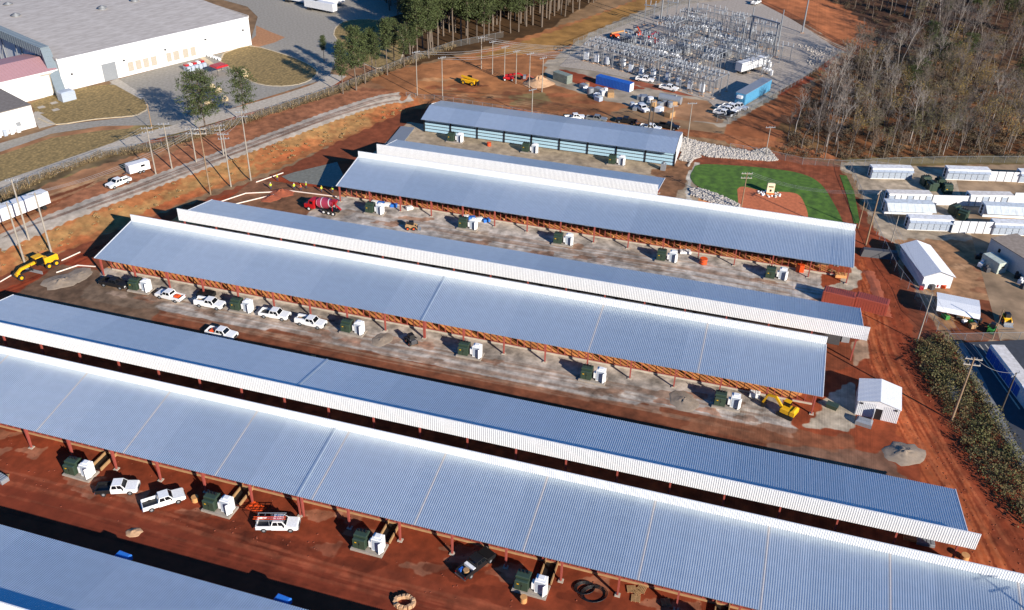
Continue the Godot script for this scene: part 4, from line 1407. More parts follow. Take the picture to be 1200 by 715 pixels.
func mixer():
	var q := by_wheels(388, 252.5, 364, 247, 1.0)
	var t := thing("concrete_mixer_truck", "red concrete mixer truck on the gravel lane by the workers", "truck", q[0], q[1])
	var b := Bld.new()
	b.bx(Vector3(0, 0.95, 0), Vector3(8.2, 0.3, 1.0))
	part("chassis", b.mesh(M.black), t)
	b = Bld.new()
	b.ext(PackedVector2Array([Vector2(1.7, 0.7), Vector2(4.3, 0.7), Vector2(4.3, 1.6), Vector2(3.3, 1.8), Vector2(2.95, 2.75), Vector2(1.7, 2.75)]), -1.15, 1.15)
	part("cab", b.mesh(M.red_paint), t)
	b = Bld.new()
	b.quad(Vector3(3.32, 1.85, 1.0), Vector3(3.32, 1.85, -1.0), Vector3(2.99, 2.65, -1.0), Vector3(2.99, 2.65, 1.0))
	for s in [-1.16, 1.16]: b.bx(Vector3(2.4, 2.2, s), Vector3(0.8, 0.7, 0.03))
	part("windows", b.mesh(M.glass_dark), t)
	b = Bld.new()
	var ax := Vector3(-1, 0.12, 0).normalized()
	var p := [Vector3(1.3, 2.0, 0), Vector3(0.5, 2.15, 0), Vector3(-1.4, 2.45, 0), Vector3(-3.2, 2.9, 0)]
	var r := [0.8, 1.25, 1.35, 0.55]
	for i in 3: b.tube(p[i], p[i + 1], r[i], r[i + 1], 14)
	part("drum", b.mesh(mat("mixer_drum", srgb(176, 62, 84), 0.45)), t)
	b = Bld.new()
	for i in 3: b.tube(p[i].lerp(p[i + 1], 0.45), p[i].lerp(p[i + 1], 0.55), lerpf(r[i], r[i + 1], 0.45) + 0.03, lerpf(r[i], r[i + 1], 0.55) + 0.03, 14)
	part("drum_band", b.mesh(M.white_paint), t)
	b = Bld.new()
	b.frus(Vector3(-3.4, 2.6, 0), Vector2(0.5, 0.6), Vector2(1.2, 1.3), 0.9)
	b.bar(Vector3(-3.5, 2.4, 0), Vector3(-4.8, 1.3, 0.2), 0.5, 0.12)
	for s in [-0.7, 0.7]: b.bar(Vector3(-3.0, 1.0, s), Vector3(-3.1, 2.9, s), 0.14, 0.14)
	part("chute", b.mesh(M.red_paint), t)
	for z in [-1.0, 1.0]:
		for x in [3.1, -0.9, -2.2, -3.4]: wheel(t, x, z * 1.0, 0.52, 0.4, M.white_paint)
		b = Bld.new()
		b.bx(Vector3(2.9, 1.2, z * 1.02), Vector3(1.5, 0.12, 0.4))
		part("fender", b.mesh(M.red_paint), t)

func grader():
	var f := at(31, 327)
	var r := at(65, 312.5)
	var t := thing("motor_grader", "yellow motor grader on the red haul road under the tall poles", "grader", (f + r) / 2 , facing(r, f))
	var z0 := -1.1
	var back := Vector3(0, 0, -1).rotated(Vector3.UP, t.rotation.y)
	if back.dot(CAM - t.position) > 0: z0 = 1.1
	t.position += Vector3(0, 0, z0).rotated(Vector3.UP, t.rotation.y)
	var b := Bld.new()
	b.bar(Vector3(4.2, 1.25, 0), Vector3(3.2, 1.9, 0), 0.5, 0.45); b.bar(Vector3(3.3, 1.9, 0), Vector3(0.2, 2.1, 0), 0.45, 0.5)
	b.bx(Vector3(4.1, 1.0, 0), Vector3(0.8, 0.5, 0.8))
	part("front_frame", b.mesh(M.yellow_paint), t)
	b = Bld.new()
	b.bbx(Vector3(-2.9, 1.75, 0), Vector3(2.9, 1.3, 1.5), 0.15)
	part("engine_cover", b.mesh(M.yellow_paint), t)
	b = Bld.new()
	b.bx(Vector3(-3.2, 2.43, 0), Vector3(1.6, 0.06, 1.1)); b.tube(Vector3(-2.2, 2.4, 0.4), Vector3(-2.2, 3.1, 0.4), 0.08)
	part("engine_grille", b.mesh(M.black), t)
	b = Bld.new()
	b.frus(Vector3(-0.6, 1.5, 0), Vector2(1.5, 1.4), Vector2(1.4, 1.3), 1.6)
	part("cab", b.mesh(M.glass_dark), t)
	b = Bld.new()
	b.bbx(Vector3(-0.6, 3.18, 0), Vector3(1.8, 0.16, 1.7), 0.05)
	part("cab_roof", b.mesh(M.yellow_paint), t)
	b = Bld.new()
	b.bar(Vector3(0.2, 0.4, -2.0), Vector3(1.4, 0.4, 2.0), 0.12, 0.7)
	part("blade", b.mesh(M.grey_steel), t)
	b = Bld.new()
	b.bar(Vector3(0.8, 0.9, 0), Vector3(4, 1.0, 0), 0.3, 0.2)
	for s in [-0.6, 0.6]: b.bar(Vector3(1.2, 0.8, s), Vector3(1.4, 2.2, s * 0.6), 0.12, 0.12)
	part("drawbar", b.mesh(M.black), t)
	for s in [-1.0, 1.0]:
		wheel(t, 4.0, s, 0.65, 0.4, M.yellow_paint)
		wheel(t, -1.9, s, 0.68, 0.4, M.yellow_paint); wheel(t, -3.5, s, 0.68, 0.4, M.yellow_paint)

func excavator():
	var c := at(921, 487)
	var t := thing("mini_excavator", "yellow excavator with folded arm under the east end of a shed eave", "excavator", c, 2.75)
	var b := Bld.new()
	b.bbx(Vector3(-0.3, 1.35, 0), Vector3(2.4, 0.9, 1.9), 0.18)
	b.bbx(Vector3(-1.2, 1.5, 0), Vector3(0.8, 1.0, 2.0), 0.25)
	part("house", b.mesh(M.yellow_paint), t)
	b = Bld.new()
	b.frus(Vector3(0.3, 1.75, 0.45), Vector2(1.2, 0.9), Vector2(1.0, 0.8), 0.85)
	part("cab", b.mesh(M.glass_dark), t)
	b = Bld.new()
	b.bx(Vector3(0.3, 2.64, 0.45), Vector3(1.1, 0.1, 0.9))
	part("cab_roof", b.mesh(M.yellow_paint), t)
	b = Bld.new()
	b.bar(Vector3(0.7, 1.4, -0.3), Vector3(2.2, 3.0, -0.3), 0.3, 0.45); b.bar(Vector3(2.1, 3.0, -0.3), Vector3(3.5, 2.7, -0.3), 0.28, 0.4)
	part("boom", b.mesh(M.yellow_paint), t)
	b = Bld.new()
	b.bar(Vector3(3.5, 2.8, -0.3), Vector3(4.2, 0.8, -0.3), 0.24, 0.32)
	part("arm", b.mesh(M.yellow_paint), t)
	b = Bld.new()
	b.frus(Vector3(4.0, 0.15, -0.3), Vector2(0.5, 0.8), Vector2(0.8, 0.8), 0.7)
	part("bucket", b.mesh(M.black), t)
	for s in [-0.75, 0.75]:
		b = Bld.new()
		b.ext(PackedVector2Array([Vector2(-1.4, 0.15), Vector2(-1.1, 0), Vector2(1.1, 0), Vector2(1.4, 0.15), Vector2(1.4, 0.55), Vector2(1.1, 0.75), Vector2(-1.1, 0.75), Vector2(-1.4, 0.55)]), s - 0.22, s + 0.22)
		part("track", b.mesh(M.black), t)
	b = Bld.new()
	b.bx(Vector3(0, 0.6, 0), Vector3(1.4, 0.5, 1.2))
	part("undercarriage", b.mesh(M.dark_grey), t)

func make_loader(paint: Material) -> Node3D:
	var t := thing("skid_steer_loader", "", "loader")
	var b := Bld.new()
	b.bbx(Vector3(-0.3, 0.85, 0), Vector3(2.0, 0.8, 1.1), 0.1)
	part("body", b.mesh(paint), t)
	b = Bld.new()
	b.frus(Vector3(0.0, 1.2, 0), Vector2(1.2, 1.0), Vector2(1.0, 0.9), 0.8)
	part("cab", b.mesh(M.black), t)
	for s in [-0.65, 0.65]:
		b = Bld.new()
		b.bar(Vector3(-1.1, 1.5, s), Vector3(1.2, 0.9, s), 0.16, 0.2); b.bar(Vector3(1.1, 0.95, s), Vector3(1.5, 0.3, s), 0.16, 0.2)
		part("lift_arm", b.mesh(paint), t)
	b = Bld.new()
	b.ext(PackedVector2Array([Vector2(1.5, 0.1), Vector2(2.2, 0.08), Vector2(1.6, 0.2), Vector2(1.6, 0.75), Vector2(1.5, 0.75)]), -0.85, 0.85)
	part("bucket", b.mesh(M.grey_steel), t)
	for x in [-0.75, 0.6]:
		for s in [-1.0, 1.0]: wheel(t, x, s * 0.7, 0.42, 0.3, M.orange_paint)
	return t

func small_machines():
	var a := make_loader(M.dark_grey)
	a.position = at(482, 402); a.rotation.y = 2.4
	tag(a, "dark skid-steer loader with orange wheel rims on the gravel lane", "loader")
	var l2 := make_loader(M.wood)
	l2.position = at(482, 268.5); l2.rotation.y = 0.3
	tag(l2, "tan compact loader on the track between the second and third lane", "loader")
	var l3 := make_loader(M.yellow_paint)
	l3.position = at(1178, 377); l3.rotation.y = -1.4
	tag(l3, "yellow loader with wide pale bucket beside the canopy", "loader")
	var l4 := make_loader(mat("machine_green", srgb(50, 130, 52), 0.5))
	l4.position = at(1161, 389); l4.rotation.y = 1.2
	tag(l4, "green loader on the churned soil below the canopy", "loader")
	# telehandler
	var t := thing("telehandler", "yellow telehandler on the cleared clay behind the fence", "telehandler", at(550, 99), -0.25)
	var b := Bld.new()
	b.bbx(Vector3(0, 1.2, 0), Vector3(4.8, 1.0, 1.9), 0.15)
	part("body", b.mesh(M.yellow_paint), t)
	b = Bld.new()
	b.bar(Vector3(-2.6, 2.4, 0.4), Vector3(3.4, 1.9, 0.4), 0.5, 0.5)
	part("boom", b.mesh(M.yellow_paint), t)
	b = Bld.new()
	b.frus(Vector3(-0.2, 1.7, -0.5), Vector2(1.4, 0.9), Vector2(1.2, 0.8), 0.95)
	part("cab", b.mesh(M.glass_dark), t)
	b = Bld.new()
	b.bx(Vector3(3.5, 1.2, 0.4), Vector3(0.15, 1.2, 1.2)); b.bx(Vector3(4.1, 0.65, 0), Vector3(1.2, 0.1, 0.15)); b.bx(Vector3(4.1, 0.65, 0.8), Vector3(1.2, 0.1, 0.15))
	part("forks", b.mesh(M.black), t)
	for x in [-1.6, 1.6]:
		for s in [-1.0, 1.0]: wheel(t, x, s * 1.0, 0.65, 0.4, M.yellow_paint)
	# boom lifts in the substation and a red truck
	var k := 0
	for q in [[720, 44, 0.4, "orange"], [749, 42, 2.0, "orange"], [761, 47, 1.0, "red"], [596, 94, 0.2, "red"], [768, 52, 2.6, "orange"]]:
		var m: Material = M.orange_paint if q[3] == "orange" else M.red_paint
		var u := thing("boom_lift", ["orange boom lift with a long shadow at the substation's grass edge", "orange boom lift between the bus frames of the substation", "red boom lift among the grey posts of the substation", "red boom lift on the clay left of the sand pile", "low orange lift on the substation gravel"][k], "boom lift", at(q[0], q[1]), q[2])
		b = Bld.new()
		b.bbx(Vector3(0, 0.9, 0), Vector3(3.2, 0.7, 2.0), 0.1)
		part("base", b.mesh(m), u)
		b = Bld.new()
		b.bar(Vector3(-1.4, 1.5, 0), Vector3(3.2, 2.4, 0), 0.4, 0.45); b.bar(Vector3(3.2, 2.4, 0), Vector3(4.6, 1.6, 0), 0.3, 0.3)
		part("boom", b.mesh(m if k != 0 else M.plywood), u)
		b = Bld.new()
		b.bx(Vector3(5.0, 1.4, 0), Vector3(0.8, 0.9, 1.6))
		part("basket", b.mesh(M.grey_steel), u)
		for x in [-1.1, 1.1]:
			for s in [-1.0, 1.0]: wheel(u, x, s * 1.0, 0.45, 0.35, M.white_paint)
		k += 1
# ---------- east yard ----------
# box with corrugated long sides; origin at the middle of its base
func corr_box(L: float, W: float, H: float, m: Material) -> ArrayMesh:
	var b := Bld.new()
	b.bbx(Vector3(0, H / 2, 0), Vector3(L, H, W), 0.04)
	var n := int(L / 0.5)
	for i in n:
		for s in [-1.0, 1.0]: b.bx(Vector3(-L / 2 + (i + 0.5) * L / n, H / 2, s * W / 2), Vector3(0.24, H - 0.3, 0.07))
	for i in 5:
		for s in [-1.0, 1.0]: b.bx(Vector3(s * L / 2, H / 2, -W / 2 + (i + 0.5) * W / 5), Vector3(0.07, H - 0.3, 0.2))
	return b.mesh(m)

func miner_box(pl: Vector2, pr: Vector2, kind: int, label: String):
	var a := at(pl.x, pl.y)
	var c := at(pr.x, pr.y)
	var L := (c - a).length()
	var t := thing("equipment_container", label, "container", a, facing(a, c), "white equipment containers in the east yard")
	var b := Bld.new()
	b.bbx(Vector3(L / 2, 1.45, -1.25), Vector3(L, 2.9, 2.5), 0.05)
	part("shell", b.mesh(M.white_paint), t)
	b = Bld.new()
	b.bx(Vector3(L / 2, 2.94, -1.25), Vector3(L - 0.1, 0.06, 2.4))
	part("roof_sheet", b.mesh(mat("container_roof_%d" % kind, [srgb(232, 232, 230), srgb(222, 216, 208), srgb(206, 214, 218)][kind], 0.6, 0, 2) if not M.has("container_roof_%d" % kind) else M["container_roof_%d" % kind]), t)
	var n := 7
	for i in n:
		if kind == 0:
			for k in 2:
				b = Bld.new()
				b.bx(Vector3(0, 0, 0.06), Vector3(L / n - 0.14, 0.75, 0.12))
				for s in 4: b.bx(Vector3(0, -0.28 + s * 0.18, 0.14), Vector3(L / n - 0.2, 0.05, 0.06), Basis(Vector3.RIGHT, 0.5))
				part("louvre_panel", b.mesh(M.louvre), t, Vector3(L * (i + 0.5) / n, 0.6 + k * 0.82, 0))
			b = Bld.new()
			b.bx(Vector3(0, 2.35, 0.35), Vector3(L / n - 0.06, 0.06, 0.9), Basis(Vector3.RIGHT, 0.45))
			part("hood", b.mesh(M.louvre), t, Vector3(L * (i + 0.5) / n, 0, 0))
		elif kind == 1:
			b = Bld.new()
			b.bx(Vector3(0, 1.4, 0.05), Vector3(L / n - 0.35, 2.2, 0.1))
			part("door_panel", b.mesh(M.white_metal if (i * 7 + int(L * 10)) % 3 != 0 else M.louvre), t, Vector3(L * (i + 0.5) / n, 0, 0))
			b = Bld.new()
			b.bx(Vector3(0, 1.4, 0.06), Vector3(0.16, 2.5, 0.14))
			part("rib", b.mesh(M.grey_steel), t, Vector3(L * i / n + 0.08, 0, 0))
		else:
			b = Bld.new()
			b.bx(Vector3(0, 2.2, 1.0), Vector3(L / n - 0.04, 0.06, 2.3), Basis(Vector3.RIGHT, 0.55))
			part("hood", b.mesh(M.container_roof_2), t, Vector3(L * (i + 0.5) / n, 0.1, 0))
	for k in 3:
		b = Bld.new()
		b.tube(Vector3(-0.02, 0.7 + k * 0.8, -1.25), Vector3(-0.2, 0.7 + k * 0.8, -1.25), 0.36, 0.36, 10, true)
		part("fan", b.mesh(M.black), t)

func panel_wall(pl: Vector2, pr: Vector2, n: int, h: float, label: String):
	var a := at(pl.x, pl.y)
	var c := at(pr.x, pr.y)
	var L := (c - a).length()
	var t := thing("panel_wall", label, "wall", a, facing(a, c), "white panel walls between containers")
	for i in n:
		var b := Bld.new()
		b.bx(Vector3(L * (i + 0.5) / n, h / 2, 0), Vector3(L / n - 0.12, h, 0.1))
		part("panel", b.mesh(M.white_metal), t)
	for i in n + 1:
		var b := Bld.new()
		b.bx(Vector3(L * i / n, h / 2, 0.03), Vector3(0.12, h + 0.1, 0.2))
		part("post", b.mesh(M.grey_steel), t)

func gable(t: Node3D, L: float, W: float, he: float, hr: float, wall: Material, roof: Material, ov := 0.3):
	var b := Bld.new()
	b.ext(PackedVector2Array([Vector2(-W / 2, 0), Vector2(W / 2, 0), Vector2(W / 2, he), Vector2(0, hr), Vector2(-W / 2, he)]), -L / 2, L / 2)
	part("wall", b.mesh(wall), t)
	for s in [-1, 1]:
		b = Bld.new()
		var n := int(L / 0.35)
		var sl := (hr - he) / (W / 2)
		var lo := Vector3(0, he - ov * sl + 0.05, W / 2 + ov)
		var hi := Vector3(0, hr + 0.05, 0)
		ribbed(b, L + 2 * ov, lo, hi, n, 0.03, 0.035)
		b.quad(lo + Vector3(0, -0.08, 0), hi + Vector3(0, -0.08, 0), hi + Vector3(L + 2 * ov, -0.08, 0), lo + Vector3(L + 2 * ov, -0.08, 0))
		var p := part("roof_slope", b.mesh(roof), t)
		# ridge runs along z: the sheet's own x becomes -z (right slope) or +z (left slope)
		p.rotation.y = PI / 2 * s
		p.position = Vector3(0, 0, s * (L / 2 + ov))

func east_yard():
	var asphalt := mat("asphalt_dark", srgb(58, 62, 70), 0.85, 0, 2)
	sheet("road", pxs([1128, 402, 1250, 396, 1330, 470, 1300, 640, 1215, 560, 1180, 500, 1150, 440]), asphalt, 0.062)
	sheet("pavement", pxs([1116, 404, 1128, 402, 1150, 440, 1180, 500, 1215, 560, 1204, 560, 1168, 500, 1138, 444]), mat("grey_kerb", srgb(120, 122, 124), 0.9, 0, 2), 0.080)
	for k in 3:
		var o := k * 7.0
		sheet("lane_line", pxs([1140 + o, 404, 1141.4 + o, 404, 1196 + o * 1.5, 480, 1194 + o * 1.5, 480]), M.concrete, 0.068)
	# playing field
	var lawn := mat("lawn", srgb(86, 122, 34), 0.95, 0, 2)
	lawn.albedo_texture = noise_tex(61, 0.02, srgb(150, 160, 140), srgb(255, 255, 240), 512, 6)
	lawn.uv1_scale = Vector3.ONE * 0.04
	var f := smooth_line(pxs([814, 216, 809, 208, 812, 200, 820, 193, 860, 194, 905, 198, 940, 204, 962, 216, 978, 240, 988, 262, 985, 272, 900, 262, 860, 246]), 4)
	sheet("lawn", f, lawn, 0.062)
	sheet("lawn", pxs([984, 205, 992, 206, 1001, 225, 1008, 262, 1001, 262, 992, 228]), lawn, 0.062)
	var clay := mat("infield_clay", srgb(198, 110, 68), 0.95, 0, 2)
	sheet("infield", smooth_line(pxs([864, 222, 872, 219, 900, 226, 915, 225, 935, 228, 944, 242, 947, 255, 944, 262, 900, 260, 866, 250]), 4), clay, 0.070)
	# signboard on rocks
	var sg := thing("signboard", "cream slab sign standing on white stones beside the clay infield", "sign", at(902, 227), 0.2)
	var b := Bld.new()
	b.bbx(Vector3(0, 1.4, 0), Vector3(1.8, 2.8, 0.7), 0.1)
	part("slab", b.mesh(mat("cream_stone", srgb(232, 214, 178), 0.8)), sg)
	b = Bld.new()
	b.bx(Vector3(0, 2.0, 0.36), Vector3(1.2, 0.3, 0.03)); b.bx(Vector3(0, 1.0, 0.36), Vector3(0.5, 0.6, 0.03))
	part("print", b.mesh(M.black), sg)
	b = Bld.new()
	b.bx(Vector3(0, 0.15, 0.3), Vector3(2.0, 0.5, 1.2))
	part("plinth", b.mesh(mat("orange_plinth", srgb(204, 120, 60), 0.8)), sg)
	for k in 26:
		var an := k * 2.4
		var rr := 1.0 + (k % 5) * 0.22
		b = Bld.new()
		b.ball(Vector3(0, 0.12, 0), Vector3(0.36, 0.28, 0.32), 6, 4)
		solo("stone", b.mesh(M.white_paint if k % 3 else M.concrete), "white stone in the ring round the cream sign", "stone", at(902, 227.5) + Vector3(cos(an) * rr * 1.5, 0, sin(an) * rr), k * 1.1, "white stones round the sign")
	# containers
	miner_box(Vector2(1020, 209.5), Vector2(1068, 210.5), 0, "container with louvred side by the yard's fence corner")
	miner_box(Vector2(1108, 210.5), Vector2(1158, 212.5), 0, "louvred container beside the green transformers, next to a white panel wall")
	miner_box(Vector2(1193, 214), Vector2(1242, 216), 0, "louvred container at the end of the white panel wall")
	miner_box(Vector2(1039, 240), Vector2(1089.5, 241), 1, "container with tall white door panels, back to back with a hooded one")
	miner_box(Vector2(1134, 241.5), Vector2(1185, 242.5), 1, "container with door panels and a rust-stained roof")
	miner_box(Vector2(1036, 251), Vector2(1092, 253), 2, "container with a pale drooping hood by the fence poles")
	miner_box(Vector2(1151, 254), Vector2(1210, 257), 2, "container with a pale drooping hood past the green transformer pair")
	miner_box(Vector2(1063, 269.5), Vector2(1115, 271.5), 0, "long low louvred container above the gable-roofed site office")
	miner_box(Vector2(1162, 275), Vector2(1214, 277), 0, "louvred container at the lower end of the panel wall with four bays")
	panel_wall(Vector2(1158, 212), Vector2(1194, 213.5), 4, 2.7, "white panel wall between the two louvred containers on the fence side")
	panel_wall(Vector2(1091, 240), Vector2(1134, 241), 1, 2.6, "plain white wall between the containers with door panels")
	panel_wall(Vector2(1186, 238), Vector2(1230, 239), 1, 2.8, "plain white wall right of the rust-stained container")
	panel_wall(Vector2(1114, 272.5), Vector2(1161, 274), 5, 3.0, "white panel wall of tall bays in the lowest container row")
	var src: Node3D = get_node("pad_transformer")
	var kk := 0
	for q in [[1084, 217], [1091, 223], [1101, 219], [1109, 226], [1118, 251], [1127, 257]]:
		var o := copy(src, at(q[0], q[1]), [0.4, -1.2, 1.8, 0.2, 0.9, -0.5][kk], "dark green transformer in the group of four between the upper containers" if kk < 4 else "dark green transformer of the pair below the plain white wall", "transformers among the containers")
		o.scale = Vector3.ONE * 1.12
		kk += 1
	# site office with gable roof and open porch
	var p0 := at(1052, 297)
	var p1 := at(1078, 333)
	var yaw := facing(p0, p1) - PI / 2
	var mid := (p0 + p1) / 2
	var off := Vector3(1, 0, 0).rotated(Vector3.UP, facing(p0, p1) + PI / 2)
	var ofc := thing("site_office", "long white gable-roofed site office with an open porch full of red gear", "building", mid + Vector3(3.0, 0, 0.6), facing(p0, p1) + PI / 2)
	var Lo := (p1 - p0).length()
	gable(ofc, Lo, 6.0, 2.9, 4.0, M.white_metal, M.white_metal, 0.35)
	for k in 8:
		b = Bld.new()
		b.bx(Vector3(0, 0.5, 0), Vector3(0.7 + (k % 3) * 0.3, 0.6 + (k % 2) * 0.5, 0.8))
		solo("porch_crate", b.mesh([M.red_paint, M.white_paint, M.orange_paint, M.dark_grey][k % 4]), "crate in the jumble before the site office gable", "crate", at(1079 + k * 4.4, 340 - (k % 3) * 2.5 - k * 0.3), k * 0.7, "crates before the site office")
	# canopy tent
	var ct := thing("canopy_tent", "white canvas canopy on posts above churned soil", "tent", at(1118, 371), -0.08)
	b = Bld.new()
	var pr := [[-3.4, 2.5], [-3.0, 3.0], [0, 3.25], [2.6, 3.0], [3.4, 2.4]]
	for i in 4: b.quad(Vector3(-3.9, pr[i + 1][1], pr[i + 1][0]), Vector3(3.9, pr[i + 1][1], pr[i + 1][0]), Vector3(3.9, pr[i][1], pr[i][0]), Vector3(-3.9, pr[i][1], pr[i][0]))
	part("canvas", b.mesh(M.white_paint), ct)
	for q in [[-3.8, -3.3], [3.8, -3.3], [3.8, 3.3], [-3.8, 3.3]]:
		b = Bld.new()
		b.tube(Vector3.ZERO, Vector3(0, 2.5, 0), 0.06)
		part("post", b.mesh(M.dark_grey), ct, Vector3(q[0], 0, q[1]))
	# pale utility boxes and building at the frame's edge
	b = Bld.new()
	var ub := thing("storage_box", "pale green storage container with small vents on bare soil", "container", at(1163, 314), -0.95)
	part("shell", corr_box(4.8, 2.4, 2.5, mat("pale_green", srgb(188, 198, 186), 0.6, 0, 2)), ub)
	b = Bld.new()
	b.bx(Vector3(2.45, 1.5, 0), Vector3(0.06, 0.3, 0.8))
	part("vent", b.mesh(M.black), ub)
	var hb := thing("grey_building", "grey-white flat building with a small window right of the storage container", "building", at(1202, 318), -0.95)
	b = Bld.new()
	b.bx(Vector3(0, 2.2, 0), Vector3(16, 4.4, 7))
	part("wall", b.mesh(mat("grey_wall", srgb(196, 194, 188), 0.7)), hb)
	b = Bld.new()
	b.bx(Vector3(0, 4.45, 0), Vector3(16.2, 0.16, 7.2))
	part("roof", b.mesh(mat("brown_roof", srgb(150, 136, 122), 0.9, 0, 2)), hb)
	b = Bld.new()
	b.bx(Vector3(-5, 2.9, 3.53), Vector3(0.6, 0.9, 0.06))
	part("window", b.mesh(M.glass_dark), hb)
	# long white containers with blue panels beside the road
	var r0 := at(1155, 419)
	var r1 := at(1184, 458)
	var bc := thing("blue_louvre_container", "white container with a row of blue panels beside the dark road", "container", r0, facing(r0, r1))
	var Lb := 12.2
	b = Bld.new()
	b.bbx(Vector3(Lb / 2, 1.45, -1.3), Vector3(Lb, 2.9, 2.6), 0.05)
	part("shell", b.mesh(M.white_paint), bc)
	b = Bld.new()
	b.bx(Vector3(Lb / 2, 2.94, -1.3), Vector3(Lb - 0.2, 0.06, 2.4))
	part("roof_sheet", b.mesh(M.container_roof_1), bc)
	for i in 8:
		b = Bld.new()
		b.bx(Vector3(Lb * (i + 0.5) / 8, 1.3, 0.04), Vector3(Lb / 8 - 0.2, 1.9, 0.1))
		part("panel", b.mesh(M.blue_paint), bc)
	var r2 := at(1190, 466)
	var bc2 := thing("white_container", "plain white container in line behind the blue-panelled one", "container", r2, facing(r0, r1))
	part("shell", corr_box(12.2, 2.6, 2.9, M.white_metal), bc2, Vector3(6.1, 0, -1.3))
	# white shed beside the clay road
	var s0 := at(999, 485)
	var s1 := at(1047, 496)
	var sh := thing("garden_shed", "white ribbed gable shed with an open doorway beside the clay road", "shed", (s0 + s1) / 2 + Vector3(0.6, 0, -3.2), facing(s0, s1) + 0.0)
	var W := (s1 - s0).length() * 1.02
	gable(sh, 6.4, W, 2.9, 3.7, M.white_metal, M.white_metal, 0.15)
	for i in 24:
		b = Bld.new()
		var x := -W / 2 + (i + 0.5) * W / 24
		if absf(x - 0.2) < 0.55: continue
		b.bx(Vector3(x, 1.45, 3.22), Vector3(0.07, 2.85, 0.05))
		part("wall_rib", b.mesh(M.white_metal), sh)
	b = Bld.new()
	b.bx(Vector3(0.2, 1.05, 3.23), Vector3(1.1, 2.1, 0.06))
	part("doorway", b.mesh(M.black), sh)
	b = Bld.new()
	b.bx(Vector3(-0.55, 1.05, 3.7), Vector3(0.06, 2.0, 1.0))
	part("door", b.mesh(M.white_metal), sh)
	for x in [-W / 2 + 0.6, W / 2 - 0.6]:
		b = Bld.new()
		b.bx(Vector3(x, 2.6, 3.3), Vector3(0.4, 0.25, 0.2))
		part("lamp", b.mesh(M.black), sh)
	b = Bld.new()
	b.bbx(Vector3(0, 0.5, 0), Vector3(2.6, 1.0, 1.6), 0.3)
	solo("wrapped_pallet", b.mesh(M.galvanised), "grey wrapped pallet stack in front of the white gable shed", "pallet", at(1012, 497), -0.2)
	b = Bld.new()
	b.frus(Vector3.ZERO, Vector2(1.6, 1.0), Vector2(2.0, 1.3), 0.8)
	solo("green_skip", b.mesh(M.green_paint), "small dark green skip in the shadow beside the white gable shed", "skip", at(975, 478), -0.3)
	# red containers by the track
	for k in 2:
		var c0 := at(962 + k * 38, 354 + k * 7)
		var m: Material = mat("rust_red", srgb(158, 74, 56), 0.6) if k == 0 else M.rust_red
		var rc := thing("red_container", "rust red corrugated container nearest the blue roof" if k == 0 else "rust red corrugated container at the edge of the clay track", "container", c0, -0.14 - k * 0.05)
		part("shell", corr_box(6.1, 2.5, 2.6, m), rc, Vector3(3.05, 0, -1.2))
		b = Bld.new()
		for i in 14: b.bx(Vector3(0.3 + i * 0.42, 2.63, -1.2), Vector3(0.18, 0.07, 2.3))
		part("roof_ribs", b.mesh(m), rc).set_meta("kind", "stuff")
	# glossy tarpaulined heap and light tower in the yard entrance
	b = Bld.new()
	b.frus(Vector3.ZERO, Vector2(8, 2.4), Vector2(7, 1.2), 1.5)
	solo("covered_stack", b.mesh(M.dark_grey), "dark covered stack in the shadow beside the shed's east end", "stack", at(1030, 300), 0.1)
	b = Bld.new()
	b.bx(Vector3(0, 0.1, 0), Vector3(1.6, 0.2, 6))
	solo("metal_sheets", b.mesh(M.galvanised), "stack of metal sheets lying in the bushes by the leaning pole", "sheets", at(1117, 457), 0.12)
# ---------- substation ----------
var so: Vector3
var sa := Vector3(0.92, 0, 0.385)
var sb := Vector3(0.372, 0, -0.928)
func sp(a: float, b: float) -> Vector3:
	var p := so + sa * a + sb * b
	return Vector3(p.x, hgt(p.x, p.z), p.z)

func insulator(b: Bld, p: Vector3, h := 0.9, tilt := Vector3.ZERO):
	var q := p + (Vector3.UP + tilt).normalized() * h
	b.tube(p, q, 0.09, 0.07, 5)
	for k in 3: b.tube(p.lerp(q, 0.2 + k * 0.28), p.lerp(q, 0.3 + k * 0.28), 0.17, 0.17, 6, true)

func make_bay(w: float, d: float, h: float) -> Node3D:
	var t := thing("bus_gantry", "", "steel frame")
	for x in [-w / 2, w / 2]:
		for z in [-d / 2, 0.0, d / 2]:
			var b := Bld.new()
			b.bx(Vector3(0, h / 2, 0), Vector3(0.22, h, 0.22))
			part("post", b.mesh(M.galvanised), t, Vector3(x, 0, z))
			b = Bld.new()
			b.bx(Vector3(0, 0.1, 0), Vector3(0.8, 0.3, 0.8))
			part("footing", b.mesh(M.footing), t, Vector3(x, 0, z))
		var b2 := Bld.new()
		b2.bx(Vector3(x, h, 0), Vector3(0.2, 0.26, d + 0.6))
		part("beam", b2.mesh(M.galvanised), t)
	for z in [-d / 2, -d / 6, d / 6, d / 2]:
		var b := Bld.new()
		b.bx(Vector3(0, h - 0.5 + (0.9 if absf(z) < d / 4 else 0.0), z), Vector3(w + 0.8, 0.2, 0.2))
		part("crossbeam", b.mesh(M.galvanised), t)
		for k in 3:
			b = Bld.new()
			insulator(b, Vector3((k - 1) * w * 0.42, h - 0.4 + (0.9 if absf(z) < d / 4 else 0.0), z), 0.9)
			part("insulator", b.mesh(M.porcelain), t)
	for k in 3:
		var b := Bld.new()
		b.tube(Vector3((k - 1) * w * 0.42, h + 0.5, -d / 2), Vector3((k - 1) * w * 0.42, h + 1.4, d / 6), 0.06, 0.06, 5)
		b.tube(Vector3((k - 1) * w * 0.42, h + 1.4, d / 6), Vector3((k - 1) * w * 0.42, h + 0.5, d / 2), 0.06, 0.06, 5)
		part("switch_arm", b.mesh(M.galvanised), t)
	return t

